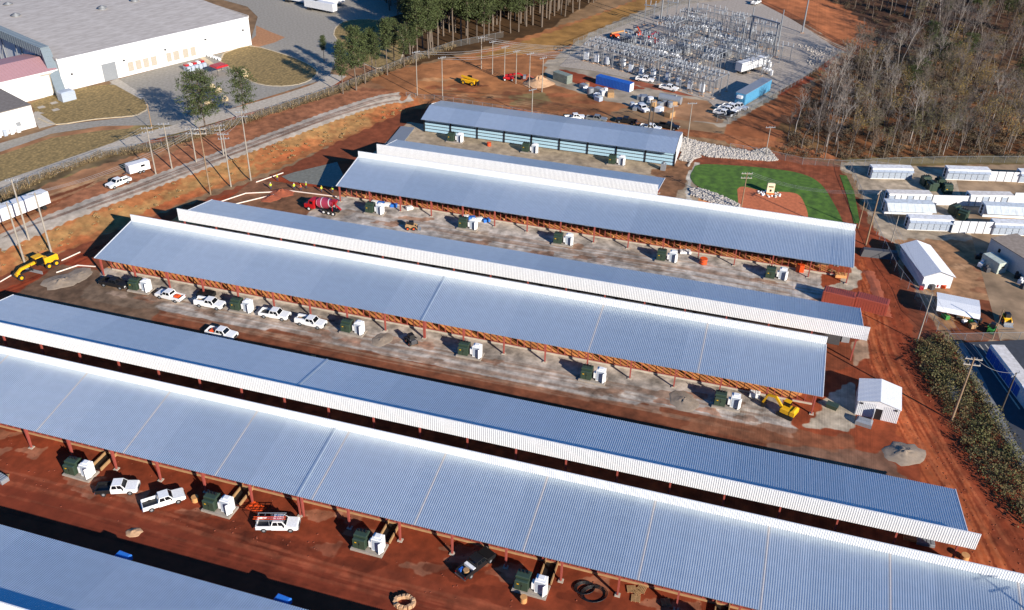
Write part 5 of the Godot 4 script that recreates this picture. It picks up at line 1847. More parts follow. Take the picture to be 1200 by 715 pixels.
func make_stand(n: int, h: float) -> Node3D:
	var t := thing("bus_support", "", "insulator stand")
	for s in ([-1.6, 1.6] if n > 1 else [0.0]):
		var b := Bld.new()
		b.bx(Vector3(s, h / 2, 0), Vector3(0.2, h, 0.2))
		b.bx(Vector3(s, 0.1, 0), Vector3(0.6, 0.26, 0.6))
		part("post", b.mesh(M.galvanised), t)
	var bb := Bld.new()
	bb.bx(Vector3(0, h, 0), Vector3(4.6, 0.2, 0.2))
	part("crossbeam", bb.mesh(M.galvanised), t)
	for k in 3:
		var b := Bld.new()
		insulator(b, Vector3((k - 1) * 1.9, h + 0.1, 0), 1.3)
		part("insulator", b.mesh(M.porcelain), t)
	return t

func make_breaker() -> Node3D:
	var t := thing("circuit_breaker", "", "breaker")
	var b := Bld.new()
	for x in [-1.2, 1.2]:
		for z in [-0.5, 0.5]: b.bx(Vector3(x, 0.7, z), Vector3(0.12, 1.4, 0.12))
	part("stand", b.mesh(M.galvanised), t)
	for k in 3:
		b = Bld.new()
		b.tube(Vector3((k - 1) * 1.0, 1.9, -0.9), Vector3((k - 1) * 1.0, 1.9, 0.9), 0.36, 0.36, 9, true)
		part("tank", b.mesh(M.white_paint), t)
		for s in [-1.0, 1.0]:
			b = Bld.new()
			insulator(b, Vector3((k - 1) * 1.0, 2.1, s * 0.6), 1.9, Vector3((k - 1) * 0.35, 0, s * 0.45))
			part("bushing", b.mesh(M.porcelain), t)
	b = Bld.new()
	b.bbx(Vector3(1.9, 1.1, 0), Vector3(0.6, 1.6, 0.9), 0.04)
	part("control_box", b.mesh(M.white_paint), t)
	return t

func make_cabinet() -> Node3D:
	var t := thing("recloser_cabinet", "", "cabinet")
	var b := Bld.new()
	b.bbx(Vector3(0, 1.75, 0), Vector3(1.3, 2.3, 1.0), 0.06)
	part("housing", b.mesh(M.louvre_white), t)
	b = Bld.new()
	for s in [-0.5, 0.5]: b.bx(Vector3(s, 0.35, 0), Vector3(0.12, 0.7, 0.8))
	part("legs", b.mesh(M.galvanised), t).set_meta("kind", "stuff")
	b = Bld.new()
	b.bx(Vector3(0, 0.08, 0), Vector3(1.6, 0.24, 1.4))
	part("footing", b.mesh(M.footing), t)
	for k in 3:
		b = Bld.new()
		insulator(b, Vector3((k - 1) * 0.42, 2.9, 0), 0.9, Vector3((k - 1) * 0.3, 0, 0))
		part("bushing", b.mesh(M.porcelain), t)
	return t

func substation():
	mat("porcelain", srgb(176, 182, 188), 0.35)
	mat("footing", srgb(196, 160, 128), 0.9, 0, 2)
	mat("louvre_white", srgb(222, 226, 230), 0.5)
	so = at(688, 72)
	var yaw := facing(Vector3.ZERO, sa)
	sheet("substation_yard", pxs([655, 78, 690, 46, 790, 6, 880, -2, 986, 60, 940, 92, 905, 112, 853, 142, 830, 118, 770, 100, 700, 84]), mat("crushed_stone", srgb(170, 158, 144), 0.95, 0, 2), 0.080, 6.0)
	var bay := make_bay(3.4, 9.0, 5.8)
	var stand := make_stand(2, 5.2)
	var brk := make_breaker()
	var cab := make_cabinet()
	var n := 0
	# front rows of feeder frames with cabinets
	for i in 13:
		var a := 0.5 + i * 3.9
		if i == 7: continue
		var p := sp(a, 4.0 - (3.0 if i > 7 else 0.0))
		var lb := "grey feeder frame in the first row above the white cabinets" if i < 7 else "grey feeder frame in the row above the cabinets by the white pickup"
		if n == 0:
			bay.position = p; bay.rotation.y = yaw
			tag(bay, lb, "steel frame", "feeder frames")
		else: copy(bay, p, yaw, lb, "feeder frames")
		n += 1
	var k := 0
	for q in [[687, 71.5], [699, 74.5], [711, 77], [730, 79.5], [739, 86], [751, 90], [765, 92], [782, 96], [794.6, 102], [808, 106], [822, 109.5]]:
		var lb := "white recloser cabinet on a tan footing in front of the feeder frames"
		if k == 0:
			cab.position = at(q[0], q[1]); cab.rotation.y = yaw
			tag(cab, lb, "cabinet", "recloser cabinets")
		else: copy(cab, at(q[0], q[1]), yaw, lb, "recloser cabinets")
		k += 1
	# equipment field behind
	var first_s := true
	var first_b := true
	for j in 8:
		for i in 11:
			var a := 1.5 + i * 5.0 + rng.randf_range(-0.8, 0.8)
			var b := 14.0 + j * 7.6 + rng.randf_range(-0.8, 0.8)
			if j < 2 and i > 7: continue
			if i == 0 and j < 4: continue
			if (i * 5 + j * 3) % 11 == 4: continue
			var p := sp(a, b)
			if pj(p).x > 908: continue
			var u := (i * 7 + j * 5) % 9
			if u < 2:
				copy(bay, p, yaw + (PI / 2 if u == 1 else 0.0), "grey bus frame among the equipment behind the feeder rows", "bus frames in the substation field")
			elif u < 6:
				if first_s:
					first_s = false
					stand.position = p; stand.rotation.y = yaw
					tag(stand, "grey insulator stand standing on the substation gravel", "insulator stand", "insulator stands")
				else: copy(stand, p, yaw + (PI / 2 if u == 3 else 0.0), "grey insulator stand standing on the substation gravel", "insulator stands")
				copy(stand, sp(a + 2.4, b + 3.2), yaw + (PI / 2 if u == 4 else 0.0), "grey insulator stand standing on the substation gravel", "insulator stands")
			else:
				if first_b:
					first_b = false
					brk.position = p; brk.rotation.y = yaw
					tag(brk, "white-tanked circuit breaker with slanting bushings in the substation", "breaker", "circuit breakers")
				else: copy(brk, p, yaw + (PI if u == 7 else 0.0), "white-tanked circuit breaker with slanting bushings in the substation", "circuit breakers")
	# tubular bus bars across the field
	for j in 7:
		for s in 3:
			var b := Bld.new()
			b.tube(sp(4, 17 + j * 7.6 + s * 1.6) + Vector3(0, 5.6, 0), sp(50 + (j % 3) * 5, 17 + j * 7.6 + s * 1.6) + Vector3(0, 5.6, 0), 0.07, 0.07, 5)
			solo("bus_bar", b.mesh(M.galvanised), "thin grey bus bar running over the substation stands", "bus bar", Vector3.ZERO, 0, "bus bars")
	# cable trenches
	for q in [[806, 81, 868, 51], [778, 62, 824, 44]]:
		var b := Bld.new()
		b.bar(at(q[0], q[1]) + Vector3(0, 0.15, 0), at(q[2], q[3]) + Vector3(0, 0.15, 0), 1.0, 0.4)
		solo("cable_trench", b.mesh(M.concrete), "cream cable trench cover " + ("between the breakers and the white trailer" if q[0] == 806 else "crossing the middle of the substation"), "trench cover")
	# masts
	var nm := 0
	for q in [[774, 27, 19.0], [803, 41, 22.0], [876, 57, 14.5], [909, 67, 16.0], [940, 39, 22.0], [868, 62, 11.0]]:
		var t := thing("lightning_mast", ["tall grey mast at the grass edge of the substation", "tallest grey mast in the middle of the substation", "grey mast beside the portal frame of the substation", "grey mast carrying the portal beam by the white trailer", "white steel pole on the clay beyond the substation fence", "short grey mast by the portal frame"][nm], "mast", at(q[0], q[1]))
		var b := Bld.new()
		b.tube(Vector3.ZERO, Vector3(0, q[2], 0), 0.34, 0.16, 8)
		part("shaft", b.mesh(M.galvanised), t)
		b = Bld.new()
		b.bx(Vector3(0, 0.15, 0), Vector3(1.4, 0.4, 1.4))
		part("footing", b.mesh(M.footing), t)
		nm += 1
	var m0 := at(876, 57)
	var m1 := Vector3(0.5, 11.5, 0)
	var pgd := at(909, 67) - m0
	var gt := thing("line_gantry", "grey portal gantry with hanging insulators beside the white trailer", "gantry", m0, facing(m0, m0 + pgd))
	var gl := pgd.length()
	var pb := Bld.new()
	pb.bx(Vector3(gl / 2, 11.5, 0.6), Vector3(gl, 0.5, 0.5))
	part("beam", pb.mesh(M.galvanised), gt)
	for s in [0.8, gl - 0.8]:
		pb = Bld.new()
		pb.bx(Vector3(s, 5.7, 0.6), Vector3(0.35, 11.4, 0.35))
		part("leg", pb.mesh(M.galvanised), gt)
	for i in 5:
		pb = Bld.new()
		pb.tube(Vector3(gl * (i + 0.5) / 5, 11.3, 0.6), Vector3(gl * (i + 0.5) / 5, 9.7, 0.6), 0.12, 0.1, 5)
		part("insulator", pb.mesh(M.porcelain), gt)
	# H-frames at the back
	for q in [[840, 36], [862, 46], [884, 52], [820, 34], [898, 56], [760, 30], [786, 26]]:
		var t := thing("switch_frame", "tall narrow switch frame at the back of the substation", "steel frame", at(q[0], q[1]), yaw + 0.3, "tall switch frames")
		for s in [-1.7, 1.7]:
			var b := Bld.new()
			b.bx(Vector3(s, 4.2, 0), Vector3(0.26, 8.4, 0.26))
			part("post", b.mesh(M.galvanised), t)
			b = Bld.new()
			b.bx(Vector3(s, 0.12, 0), Vector3(0.9, 0.34, 0.9))
			part("footing", b.mesh(M.footing), t)
		var b2 := Bld.new()
		b2.bx(Vector3(0, 7.4, 0), Vector3(4.6, 0.3, 0.3))
		part("crossbeam", b2.mesh(M.galvanised), t)
		for kk in 3:
			var b3 := Bld.new()
			insulator(b3, Vector3((kk - 1) * 1.9, 7.5, 0), 1.8)
			part("insulator", b3.mesh(M.porcelain), t)
	# power transformers
	for q in [[735, 52], [800, 62], [848, 66]]:
		var t := thing("power_transformer", "big grey power transformer with radiators " + ("near the boom lifts" if q[0] == 735 else ("beside the first cable trench" if q[0] == 800 else "beside the long cable trench")), "transformer", at(q[0], q[1]), yaw)
		var b := Bld.new()
		b.bbx(Vector3(0, 1.8, 0), Vector3(4.2, 3.0, 2.4), 0.1)
		part("tank", b.mesh(M.grey_steel), t)
		for s in [-1.0, 1.0]:
			for i in 5:
				b = Bld.new()
				b.bx(Vector3(-1.6 + i * 0.8, 1.7, s * 1.75), Vector3(0.5, 2.4, 0.8))
				part("radiator", b.mesh(M.grey_steel), t)
		for i in 3:
			b = Bld.new()
			insulator(b, Vector3(-1.3 + i * 1.3, 3.3, 0), 1.8, Vector3((i - 1) * 0.2, 0, 0.2))
			part("bushing", b.mesh(M.porcelain), t)
		b = Bld.new()
		b.tube(Vector3(-1.8, 4.3, -0.9), Vector3(1.6, 4.3, -0.9), 0.42, 0.42, 10, true)
		part("conservator", b.mesh(M.grey_steel), t)
		b = Bld.new()
		b.bx(Vector3(0, 0.12, 0), Vector3(6, 0.36, 5))
		part("plinth", b.mesh(M.concrete), t)
	# trailers and containers round it
	semi(at(868, 88.5), at(894, 81), 12.6, M.white_metal, "white semi-trailer backed up to the substation equipment")
	var c0 := at(871, 126)
	var c1 := at(903, 107)
	var bt := thing("blue_trailer", "long blue trailer with slate roof beside the substation fence", "trailer", (c0 + c1) / 2, facing(c0, c1))
	part("shell", corr_box((c1 - c0).length() * 0.95, 3.2, 3.4, mat("trailer_blue", srgb(84, 150, 186), 0.5)), bt, Vector3(0, 0.4, -1.6))
	var b4 := Bld.new()
	b4.bx(Vector3(0, 3.86, -1.6), Vector3((c1 - c0).length() * 0.95, 0.08, 3.3))
	part("roof_sheet", b4.mesh(M.grey_steel), bt)
	b4 = Bld.new()
	b4.bbx(Vector3(-(c1 - c0).length() * 0.475 - 0.5, 2.9, -1.6), Vector3(1.0, 0.8, 1.6), 0.1)
	part("air_unit", b4.mesh(M.white_paint), bt)
	b4 = Bld.new()
	b4.bx(Vector3(0, 0.2, -1.6), Vector3((c1 - c0).length() * 0.8, 0.5, 2.0))
	part("chassis", b4.mesh(M.black), bt)
	var e0 := at(701, 99)
	var e1 := at(734, 107.5)
	var bc := thing("blue_container", "bright blue shipping container on the clay below the substation", "container", (e0 + e1) / 2, facing(e0, e1))
	part("shell", corr_box(12.2, 2.44, 2.6, M.blue_paint), bc, Vector3(0, 0, -1.2))
	b4 = Bld.new()
	b4.bx(Vector3(6.15, 1.3, -1.2), Vector3(0.08, 2.4, 2.3))
	part("doors", b4.mesh(M.white_paint), bc)
	var f0 := at(647, 91)
	var gc := thing("grey_container", "grey-green container beside the sand pile", "container", at(656, 96), facing(at(647, 93), at(664, 99)))
	part("shell", corr_box(6.1, 2.44, 2.6, mat("container_grey", srgb(128, 138, 128), 0.6, 0, 2)), gc, Vector3(0, 0, -1.2))
	var tk := thing("fuel_tank", "long grey tank lying below the white pickup by the cabinets", "tank", at(785, 121), -0.2)
	b4 = Bld.new()
	b4.tube(Vector3(-3.4, 1.4, 0), Vector3(3.4, 1.4, 0), 1.2, 1.2, 12, true)
	part("barrel", b4.mesh(M.grey_steel), tk)
	for s in [-2.2, 2.2]:
		b4 = Bld.new()
		b4.bx(Vector3(s, 0.3, 0), Vector3(0.4, 0.6, 2.2))
		part("saddle", b4.mesh(M.concrete), tk)
	b4 = Bld.new()
	b4.tube(Vector3(1.6, 2.5, 0), Vector3(1.6, 2.9, 0), 0.35, 0.35, 8, true)
	part("hatch", b4.mesh(M.grey_steel), tk)
# ---------- poles, wires, fences ----------
func upole(bu: float, bv: float, tv: float, label: String, arms: int, turn: float, m: Material, r := 0.16, h0 := 0.0) -> Array:
	var p := at(bu, bv)
	var h: float = h0 if h0 > 0 else tall(p, tv)
	var t := thing("utility_pole", label, "utility pole", p, turn, "utility poles")
	var b := Bld.new()
	b.tube(Vector3(0, -0.1, 0), Vector3(0, h, 0), r * 1.25, r * 0.8, 8, true)
	part("shaft", b.mesh(m), t)
	for k in arms:
		var y := h - 0.35 - k * 1.1
		b = Bld.new()
		b.bx(Vector3(0, y, 0), Vector3(2.6, 0.14, 0.12))
		var a := part("crossarm", b.mesh(M.galvanised if m != M.pole_wood else M.concrete), t)
		for s in [-1.15, -0.4, 0.4, 1.15]:
			b = Bld.new()
			b.tube(Vector3(s, y + 0.07, 0), Vector3(s, y + 0.36, 0), 0.07, 0.05, 5, true)
			part("insulator", b.mesh(M.porcelain), a)
	return [p, h, turn]

func wire(a: Vector3, b: Vector3, sag: float, label: String, group: String, r := 0.022):
	var o := Bld.new()
	var q := a
	for i in 10:
		var t := (i + 1) / 10.0
		var e := a.lerp(b, t) - Vector3(0, sag * 4 * t * (1 - t), 0)
		o.tube(q, e, r, r, 4)
		q = e
	solo("power_line", o.mesh(M.wire), label, "cable", Vector3.ZERO, 0, group)

func span(a: Array, b: Array, sag: float, label: String, group: String, n := 3):
	for k in n:
		var s := (k - (n - 1) / 2.0) * 1.1
		wire(a[0] + Vector3(s, 0, 0).rotated(Vector3.UP, a[2]) + Vector3(0, a[1] + 0.05, 0), b[0] + Vector3(s, 0, 0).rotated(Vector3.UP, b[2]) + Vector3(0, b[1] + 0.05, 0), sag, label, group)

func poles():
	mat("wire", srgb(150, 150, 150), 0.5, 0, 0)
	mat("pole_grey", srgb(158, 150, 138), 0.9, 0, 2)
	mat("pole_dark", srgb(74, 66, 58), 0.9, 0, 2)
	var w: Material = M.pole_wood
	# east
	var e1 := upole(1115, 493, 419, "tall brown pole with two white crossarms between the clay road and the bushes", 2, 0.1, w, 0.17)
	var e2 := upole(1173, 482, 437, "dark pole with three insulators beside the blue-panelled container", 1, 0.9, M.pole_dark, 0.13)
	var e3 := upole(1075, 400, 345, "thin grey pole at the corner of the bushes and the canopy yard", 0, 0, M.pole_grey, 0.11)
	var e4 := upole(1014.6, 287, 224, "tall brown pole in the shadow at the east end of the field", 1, 1.2, w, 0.16)
	var e5 := upole(1005.4, 267.7, 237, "shorter brown pole beside the running track", 0, 0, w, 0.12)
	var e6 := upole(1044.6, 284, 253, "short thin pole by the container yard fence", 0, 0, M.pole_grey, 0.1)
	var e7 := upole(868, 246.5, 202, "floodlight pole with two tiers of lamps beside the infield", 2, 0.3, w, 0.14)
	span(e1, e2, 1.0, "thin cable between the pole with two crossarms and the dark pole", "east cables", 1)
	span(e1, e4, 2.5, "cable strung along the clay road from the tall brown pole", "east cables", 3)
	span(e4, e7, 2.0, "cable strung across the playing field", "cables over the field", 3)
	var e8 := upole(1163, 398, 362, "thin pole by the road fence below the canopy", 0, 0, w, 0.1)
	# poles outside the frame that throw their shadows on the roofs
	var s1 := at(1151, 676, 6.2) + Vector3(0.7595, 0.3746, 0.532) * ((12.9 - 6.2) / 0.3746)
	var q1 := thing("utility_pole", "tall brown pole with two crossarms beyond the east end of the longest shed", "utility pole", Vector3(s1.x, 0, s1.z), 0.7, "utility poles")
	var b := Bld.new()
	b.tube(Vector3(0, -0.1, 0), Vector3(0, 13.2, 0), 0.2, 0.13, 8, true)
	part("shaft", b.mesh(w), q1)
	for y in [12.9, 11.8]:
		b = Bld.new()
		b.bx(Vector3(0, y, 0), Vector3(2.6, 0.14, 0.12))
		part("crossarm", b.mesh(M.concrete), q1)
	# west line
	var lw := []
	var n := 0
	for q in [[29, 308.5, 237], [60.4, 297, 226], [34, 281, 210], [182.6, 204, 149], [201.5, 197.6, 144], [246.8, 228, 150], [270.7, 219, 156], [294, 211.5, 130], [230, 190, 150], [262, 182, 146]]:
		var nm: String = ["tall weathered pole over the motor grader's blade", "tall weathered pole behind the motor grader's engine", "tall pole close to the long white semi-trailer", "weathered pole behind the small box trailer", "weathered pole just past the small box trailer", "brown pole with a white tag on the orange bank", "weathered pole in the middle of the orange bank", "weathered pole on the bank nearest the blue-roofed shed", "grey pole in the brush along the road", "grey pole in the brush under the lone pine's shadow"][n]
		lw.append(upole(q[0], q[1], q[2], nm, 2 if n > 2 else 1, 0.5, M.pole_grey if n != 5 else w, 0.19 if n < 3 else 0.15))
		n += 1
	for k in [[3, 4], [5, 6], [6, 7], [8, 9]]:
		span(lw[k[0]], lw[k[1]], 0.6, "cable between weathered poles on the west bank", "west cables")
	span(lw[2], lw[3], 1.5, "long cable from the semi-trailer pole to the box trailer pole", "west cables")
	span(lw[1], lw[5], 1.8, "long cable over the orange bank", "west cables")
	# middle
	var mid := []
	n = 0
	for q in [[489, 112, 60], [518.6, 117, 66.5], [564, 80.6, 43], [577, 87, 48], [591, 94.5, 54], [604.5, 98, 59], [620, 103, 62], [635, 108, 67], [623, 140, 104]]:
		mid.append(upole(q[0], q[1], q[2], ["thin pole at the fence corner behind the blue-wrapped shed", "thin pole left of the telehandler", "first thin pole in the row from the pines to the sand pile", "second thin pole in the row from the pines to the sand pile", "third thin pole in the row from the pines to the sand pile", "fourth thin pole in the row from the pines to the sand pile", "fifth thin pole in the row from the pines to the sand pile", "sixth thin pole in the row, by the grey container", "thin pole on the roof side of the track behind the blue-wrapped shed"][n], 1, 0.9, M.pole_grey, 0.13))
		n += 1
	var subs := at(690, 66) + Vector3(0, 5.5, 0)
	for k in [2, 3, 4, 5, 6]:
		for s in 2:
			wire(mid[k][0] + Vector3(0, mid[k][1] - s * 0.6, 0), sp(1.0 + (k - 2) * 3.0 + s, 0.5) + Vector3(0, 5.4, 0), 1.2, "pale cable running from the thin poles into the substation", "substation feeder cables", 0.035)
	for k in [0, 1]:
		for s in 2: wire(mid[k][0] + Vector3(0, mid[k][1] - s * 0.6, 0), mid[4 + k][0] + Vector3(0, mid[4 + k][1] - s * 0.6, 0), 1.0, "pale cable from the fence corner to the row of thin poles", "cables over the cleared clay", 0.035)
	n = 0
	for q in [[759, 157, 118], [763, 158, 121], [785, 160, 123], [806, 161, 120], [897, 182, 148]]:
		upole(q[0], q[1], q[2], ["dark pole by the ridge of the blue-wrapped shed", "thin dark pole right against the other dark pole at the ridge", "grey pole between dark poles at the rock slope", "grey double-lamp pole above the rock slope", "bare pole at the edge of the woods over the rock slope"][n], 1 if n != 1 else 0, 0.4, M.pole_dark if n < 2 else M.pole_grey, 0.2 if n == 0 else 0.12)
		n += 1
	# street lamp by the verge
	var t := thing("street_lamp", "slender tan street lamp at the rounded kerb of the car park", "street lamp", at(178.5, 153), 0.4)
	var h := tall(at(178.5, 153), 121)
	b = Bld.new()
	b.tube(Vector3.ZERO, Vector3(0, h, 0), 0.1, 0.07, 6)
	part("shaft", b.mesh(M.wood), t)
	b = Bld.new()
	b.bx(Vector3(0, h, 0), Vector3(0.9, 0.16, 0.4))
	part("lamp_head", b.mesh(M.dark_grey), t)

func fence(pts: Array, h: float, label: String, step := 3.0, m: Material = null, alpha := true):
	var p := pxs(pts)
	var t := thing("chain_link_fence", label, "fence", Vector3.ZERO, 0, "fences")
	var pm: Material = m if m else M.galvanised
	var pb := Bld.new()
	pb.tube(Vector3.ZERO, Vector3(0, h, 0), 0.05, 0.05, 5, true)
	var pmesh := pb.mesh(pm)
	for i in p.size() - 1:
		var L := p[i].distance_to(p[i + 1])
		var n := maxi(1, int(L / step))
		for k in n:
			var a := on(p[i].lerp(p[i + 1], k / float(n)))
			var c := on(p[i].lerp(p[i + 1], (k + 1) / float(n)))
			part("post", pmesh, t, a)
			var b := Bld.new()
			b.bar(a + Vector3(0, h - 0.06, 0), c + Vector3(0, h - 0.06, 0), 0.05, 0.05)
			part("top_rail", b.mesh(pm), t)
			b = Bld.new()
			b.quad(a + Vector3(0, 0.05, 0), c + Vector3(0, 0.05, 0), c + Vector3(0, h - 0.1, 0), a + Vector3(0, h - 0.1, 0))
			part("mesh_panel", b.mesh(M.chain_link if alpha else M.silt_cloth), t)

func fences():
	var cl := mat("chain_link", Color(0.5, 0.5, 0.48, 0.14), 0.6, 0.0, 0)
	cl.transparency = BaseMaterial3D.TRANSPARENCY_ALPHA
	mat("silt_cloth", srgb(206, 198, 186), 0.9)
	mat("form_paint", srgb(226, 212, 200), 0.7)
	mat("silt_black", srgb(50, 50, 52), 0.9)
	fence([-20, 243, 60, 205, 120, 184, 190, 173, 260, 152, 330, 130, 400, 106, 470, 77, 530, 56, 590, 44], 2.2, "chain-link fence along the brush between road and red track", 3.2)
	fence([476, 113, 520, 118, 600, 131, 660, 142], 1.4, "low dark fence behind the blue-wrapped shed", 3.0)
	fence([672, 54, 700, 42, 740, 27, 790, 9, 830, 0], 2.2, "fence on the grass side of the substation", 3.0)
	fence([992, 60, 965, 77, 940, 95, 905, 116, 880, 131, 853, 145, 840, 143, 826, 138], 2.2, "fence of the substation facing the bare slope", 3.0)
	fence([855, 176, 900, 184, 940, 193, 985, 196, 1040, 193, 1120, 191, 1205, 191], 2.0, "fence between playing field, containers and the woods", 3.0)
	fence([994, 197, 1003, 220, 1012, 240, 1030, 282, 1048, 318, 1072, 350, 1085, 378, 1110, 400], 2.2, "fence on the west side of the container yard", 3.0)
	fence([1110, 400, 1150, 399, 1215, 398], 1.8, "fence along the near side of the canopy yard", 3.0)
	# white form boards along the haul road
	var k := 0
	for q in [[0, 331, 17, 321], [17, 321, 20, 325], [72, 306, 94, 296], [66, 320, 91, 311.5], [91, 311.5, 112, 313], [258, 237, 288, 227], [300, 214, 332, 203], [288, 227, 330, 225], [262, 243, 340, 224], [340, 224, 395, 231]]:
		var b := Bld.new()
		b.bar(at(q[0], q[1]) + Vector3(0, 0.12, 0), at(q[2], q[3]) + Vector3(0, 0.12, 0), 0.07, 0.24)
		solo("form_board", b.mesh(M.form_paint), "white form board edging the red haul road by the " + ("motor grader" if k < 5 else "workers"), "board", Vector3.ZERO, 0, "form boards " + ("by the grader" if k < 5 else "by the workers"))
		k += 1
# ---------- vegetation ----------
var leaf_m: StandardMaterial3D
func vcol(b: Bld, c: Color):
	while b.col.size() < b.v.size(): b.col.append(c)

func leafq(b: Bld, p: Vector3, s: float, c: Color):
	var x := Vector3(rng.randfn(), rng.randfn(), rng.randfn()).normalized()
	var y := x.cross(Vector3(rng.randfn(), rng.randfn(), rng.randfn())).normalized()
	b.tri(p - x * s * 0.5, p + x * s * 0.5, p + y * s)
	vcol(b, c)

func lin(r: int, g: int, b_: int) -> Color: return Color8(r, g, b_).srgb_to_linear()

func pine_meshes(h: float, lo: float, wide: float, dens: int) -> Array:
	var t := Bld.new()
	var q := Vector3.ZERO
	var bend := Vector3(rng.randf_range(-0.05, 0.05), 0, rng.randf_range(-0.05, 0.05))
	var pts := [q]
	for i in 6:
		var e: Vector3 = Vector3(bend.x * sin(i), 0, bend.z * cos(i)) * h * 0.2 + Vector3(0, h * (i + 1) / 6.0 * 0.97, 0)
		t.tube(q, e, lerpf(0.24, 0.04, i / 6.0) * h / 17, lerpf(0.24, 0.04, (i + 1) / 6.0) * h / 17, 6)
		q = e
		pts.append(q)
	var c := Bld.new()
	for i in dens:
		var f := lo + (1 - lo) * pow(float(i) / dens, 0.9)
		var base := Vector3(0, h * f, 0) + (pts[clampi(int(f * 6), 0, 6)] as Vector3) * Vector3(1, 0, 1)
		var az := i * 2.4 + rng.randf() * 0.8
		var L := wide * (0.35 + 0.85 * sin(PI * clampf((1 - f) / (1 - lo) * 0.75 + 0.08, 0, 1))) * rng.randf_range(0.6, 1.1)
		var d := Vector3(cos(az), rng.randf_range(-0.12, 0.4), sin(az)).normalized()
		c.tube(base, base + d * L * 0.85, 0.05, 0.02, 3)
		vcol(c, lin(96, 78, 60))
		for k in 4:
			var p := base + d * L * (0.35 + 0.2 * k) + Vector3(rng.randfn(), rng.randfn(), rng.randfn()) * 0.22
			var g := rng.randf_range(0.75, 1.25)
			for m in 14:
				var col := lin(62, 72, 35)
				leafq(c, p + Vector3(rng.randfn(), rng.randfn() * 0.6, rng.randfn()) * 0.38, rng.randf_range(0.22, 0.42), Color(col.r * g, col.g * g, col.b * g))
	return [t.mesh(M.bark), c.mesh(leaf_m)]

func branch(b: Bld, p: Vector3, d: Vector3, L: float, r: float, lvl: int, ends: PackedVector3Array):
	var q := p
	var dd := d
	var n := 3 if lvl == 0 else 2
	for i in n:
		dd = (dd + Vector3(rng.randfn(), rng.randfn() * 0.5 + 0.35, rng.randfn()) * 0.14).normalized()
		var e := q + dd * L / n
		b.tube(q, e, r * (1 - 0.55 * i / n), r * (1 - 0.55 * (i + 1) / n), 5 if lvl == 0 else 3)
		if lvl < 3:
			var kids: int = [3, 3, 3][lvl]
			for k in kids:
				var s := dd.cross(Vector3(rng.randfn(), rng.randfn(), rng.randfn())).normalized()
				var nd := (dd * 0.75 + s * rng.randf_range(0.5, 0.9) + Vector3.UP * 0.15).normalized()
				if lvl == 0 and i == 0: continue
				branch(b, q.lerp(e, rng.randf()), nd, L * rng.randf_range(0.36, 0.5) * (1.15 if lvl == 0 else 1.0), maxf(r * 0.42, 0.026), lvl + 1, ends)
		q = e
	ends.append(q)

func bare_meshes(h: float, leaves: int, col: Color, bark: Color) -> Array:
	var t := Bld.new()
	var ends := PackedVector3Array()
	t.tube(Vector3(0, -0.2, 0), Vector3(0, h * 0.3, 0), 0.2 * h / 13, 0.15 * h / 13, 6)
	var c := Bld.new()
	branch(c, Vector3(0, h * 0.3, 0), Vector3.UP, h * 0.66, 0.15 * h / 13, 0, ends)
	vcol(c, bark)
	for i in leaves:
		var p := ends[rng.randi() % ends.size()]
		var g := rng.randf_range(0.7, 1.3)
		leafq(c, p + Vector3(rng.randfn(), rng.randfn(), rng.randfn()) * 0.5, rng.randf_range(0.12, 0.24), Color(col.r * g, col.g * g, col.b * g))
	vcol(t, bark)
	return [t.mesh(leaf_m), c.mesh(leaf_m)]

func bush_mesh(r: float, h: float, n: int, col: Color, col2: Color) -> ArrayMesh:
	var b := Bld.new()
	for i in 5:
		var a := i * 1.3
		b.tube(Vector3.ZERO, Vector3(cos(a) * r * 0.6, h * 0.8, sin(a) * r * 0.6), 0.03, 0.015, 3)
	vcol(b, lin(92, 74, 58))
	for i in n:
		var d := Vector3(rng.randfn(), absf(rng.randfn()), rng.randfn()).normalized() * pow(rng.randf(), 0.4)
		var g := rng.randf_range(0.7, 1.3)
		var c := col.lerp(col2, rng.randf())
		leafq(b, Vector3(d.x * r, 0.15 + d.y * h, d.z * r), rng.randf_range(0.14, 0.3), Color(c.r * g, c.g * g, c.b * g))
	return b.mesh(leaf_m)

func tree(called: String, ms: Array, p: Vector3, label: String, group: String, s := 1.0) -> Node3D:
	var t := thing(called, label, "tree", p, rng.randf() * TAU, group)
	part("trunk", ms[0], t); part("crown", ms[1], t)
	t.scale = Vector3(s, s * rng.randf_range(0.92, 1.08), s)
	return t

func scatter(poly: PackedVector2Array, n: int, gap: float, avoid: Array = []) -> PackedVector2Array:
	var lo := poly[0]
	var hi := poly[0]
	for q in poly:
		lo = lo.min(q); hi = hi.max(q)
	var o := PackedVector2Array()
	var tries := 0
	while o.size() < n and tries < n * 60:
		tries += 1
		var p := Vector2(rng.randf_range(lo.x, hi.x), rng.randf_range(lo.y, hi.y))
		if not Geometry2D.is_point_in_polygon(p, poly): continue
		var ok := true
		for q in o:
			if q.distance_squared_to(p) < gap * gap:
				ok = false
				break
		if ok: o.append(p)
	return o

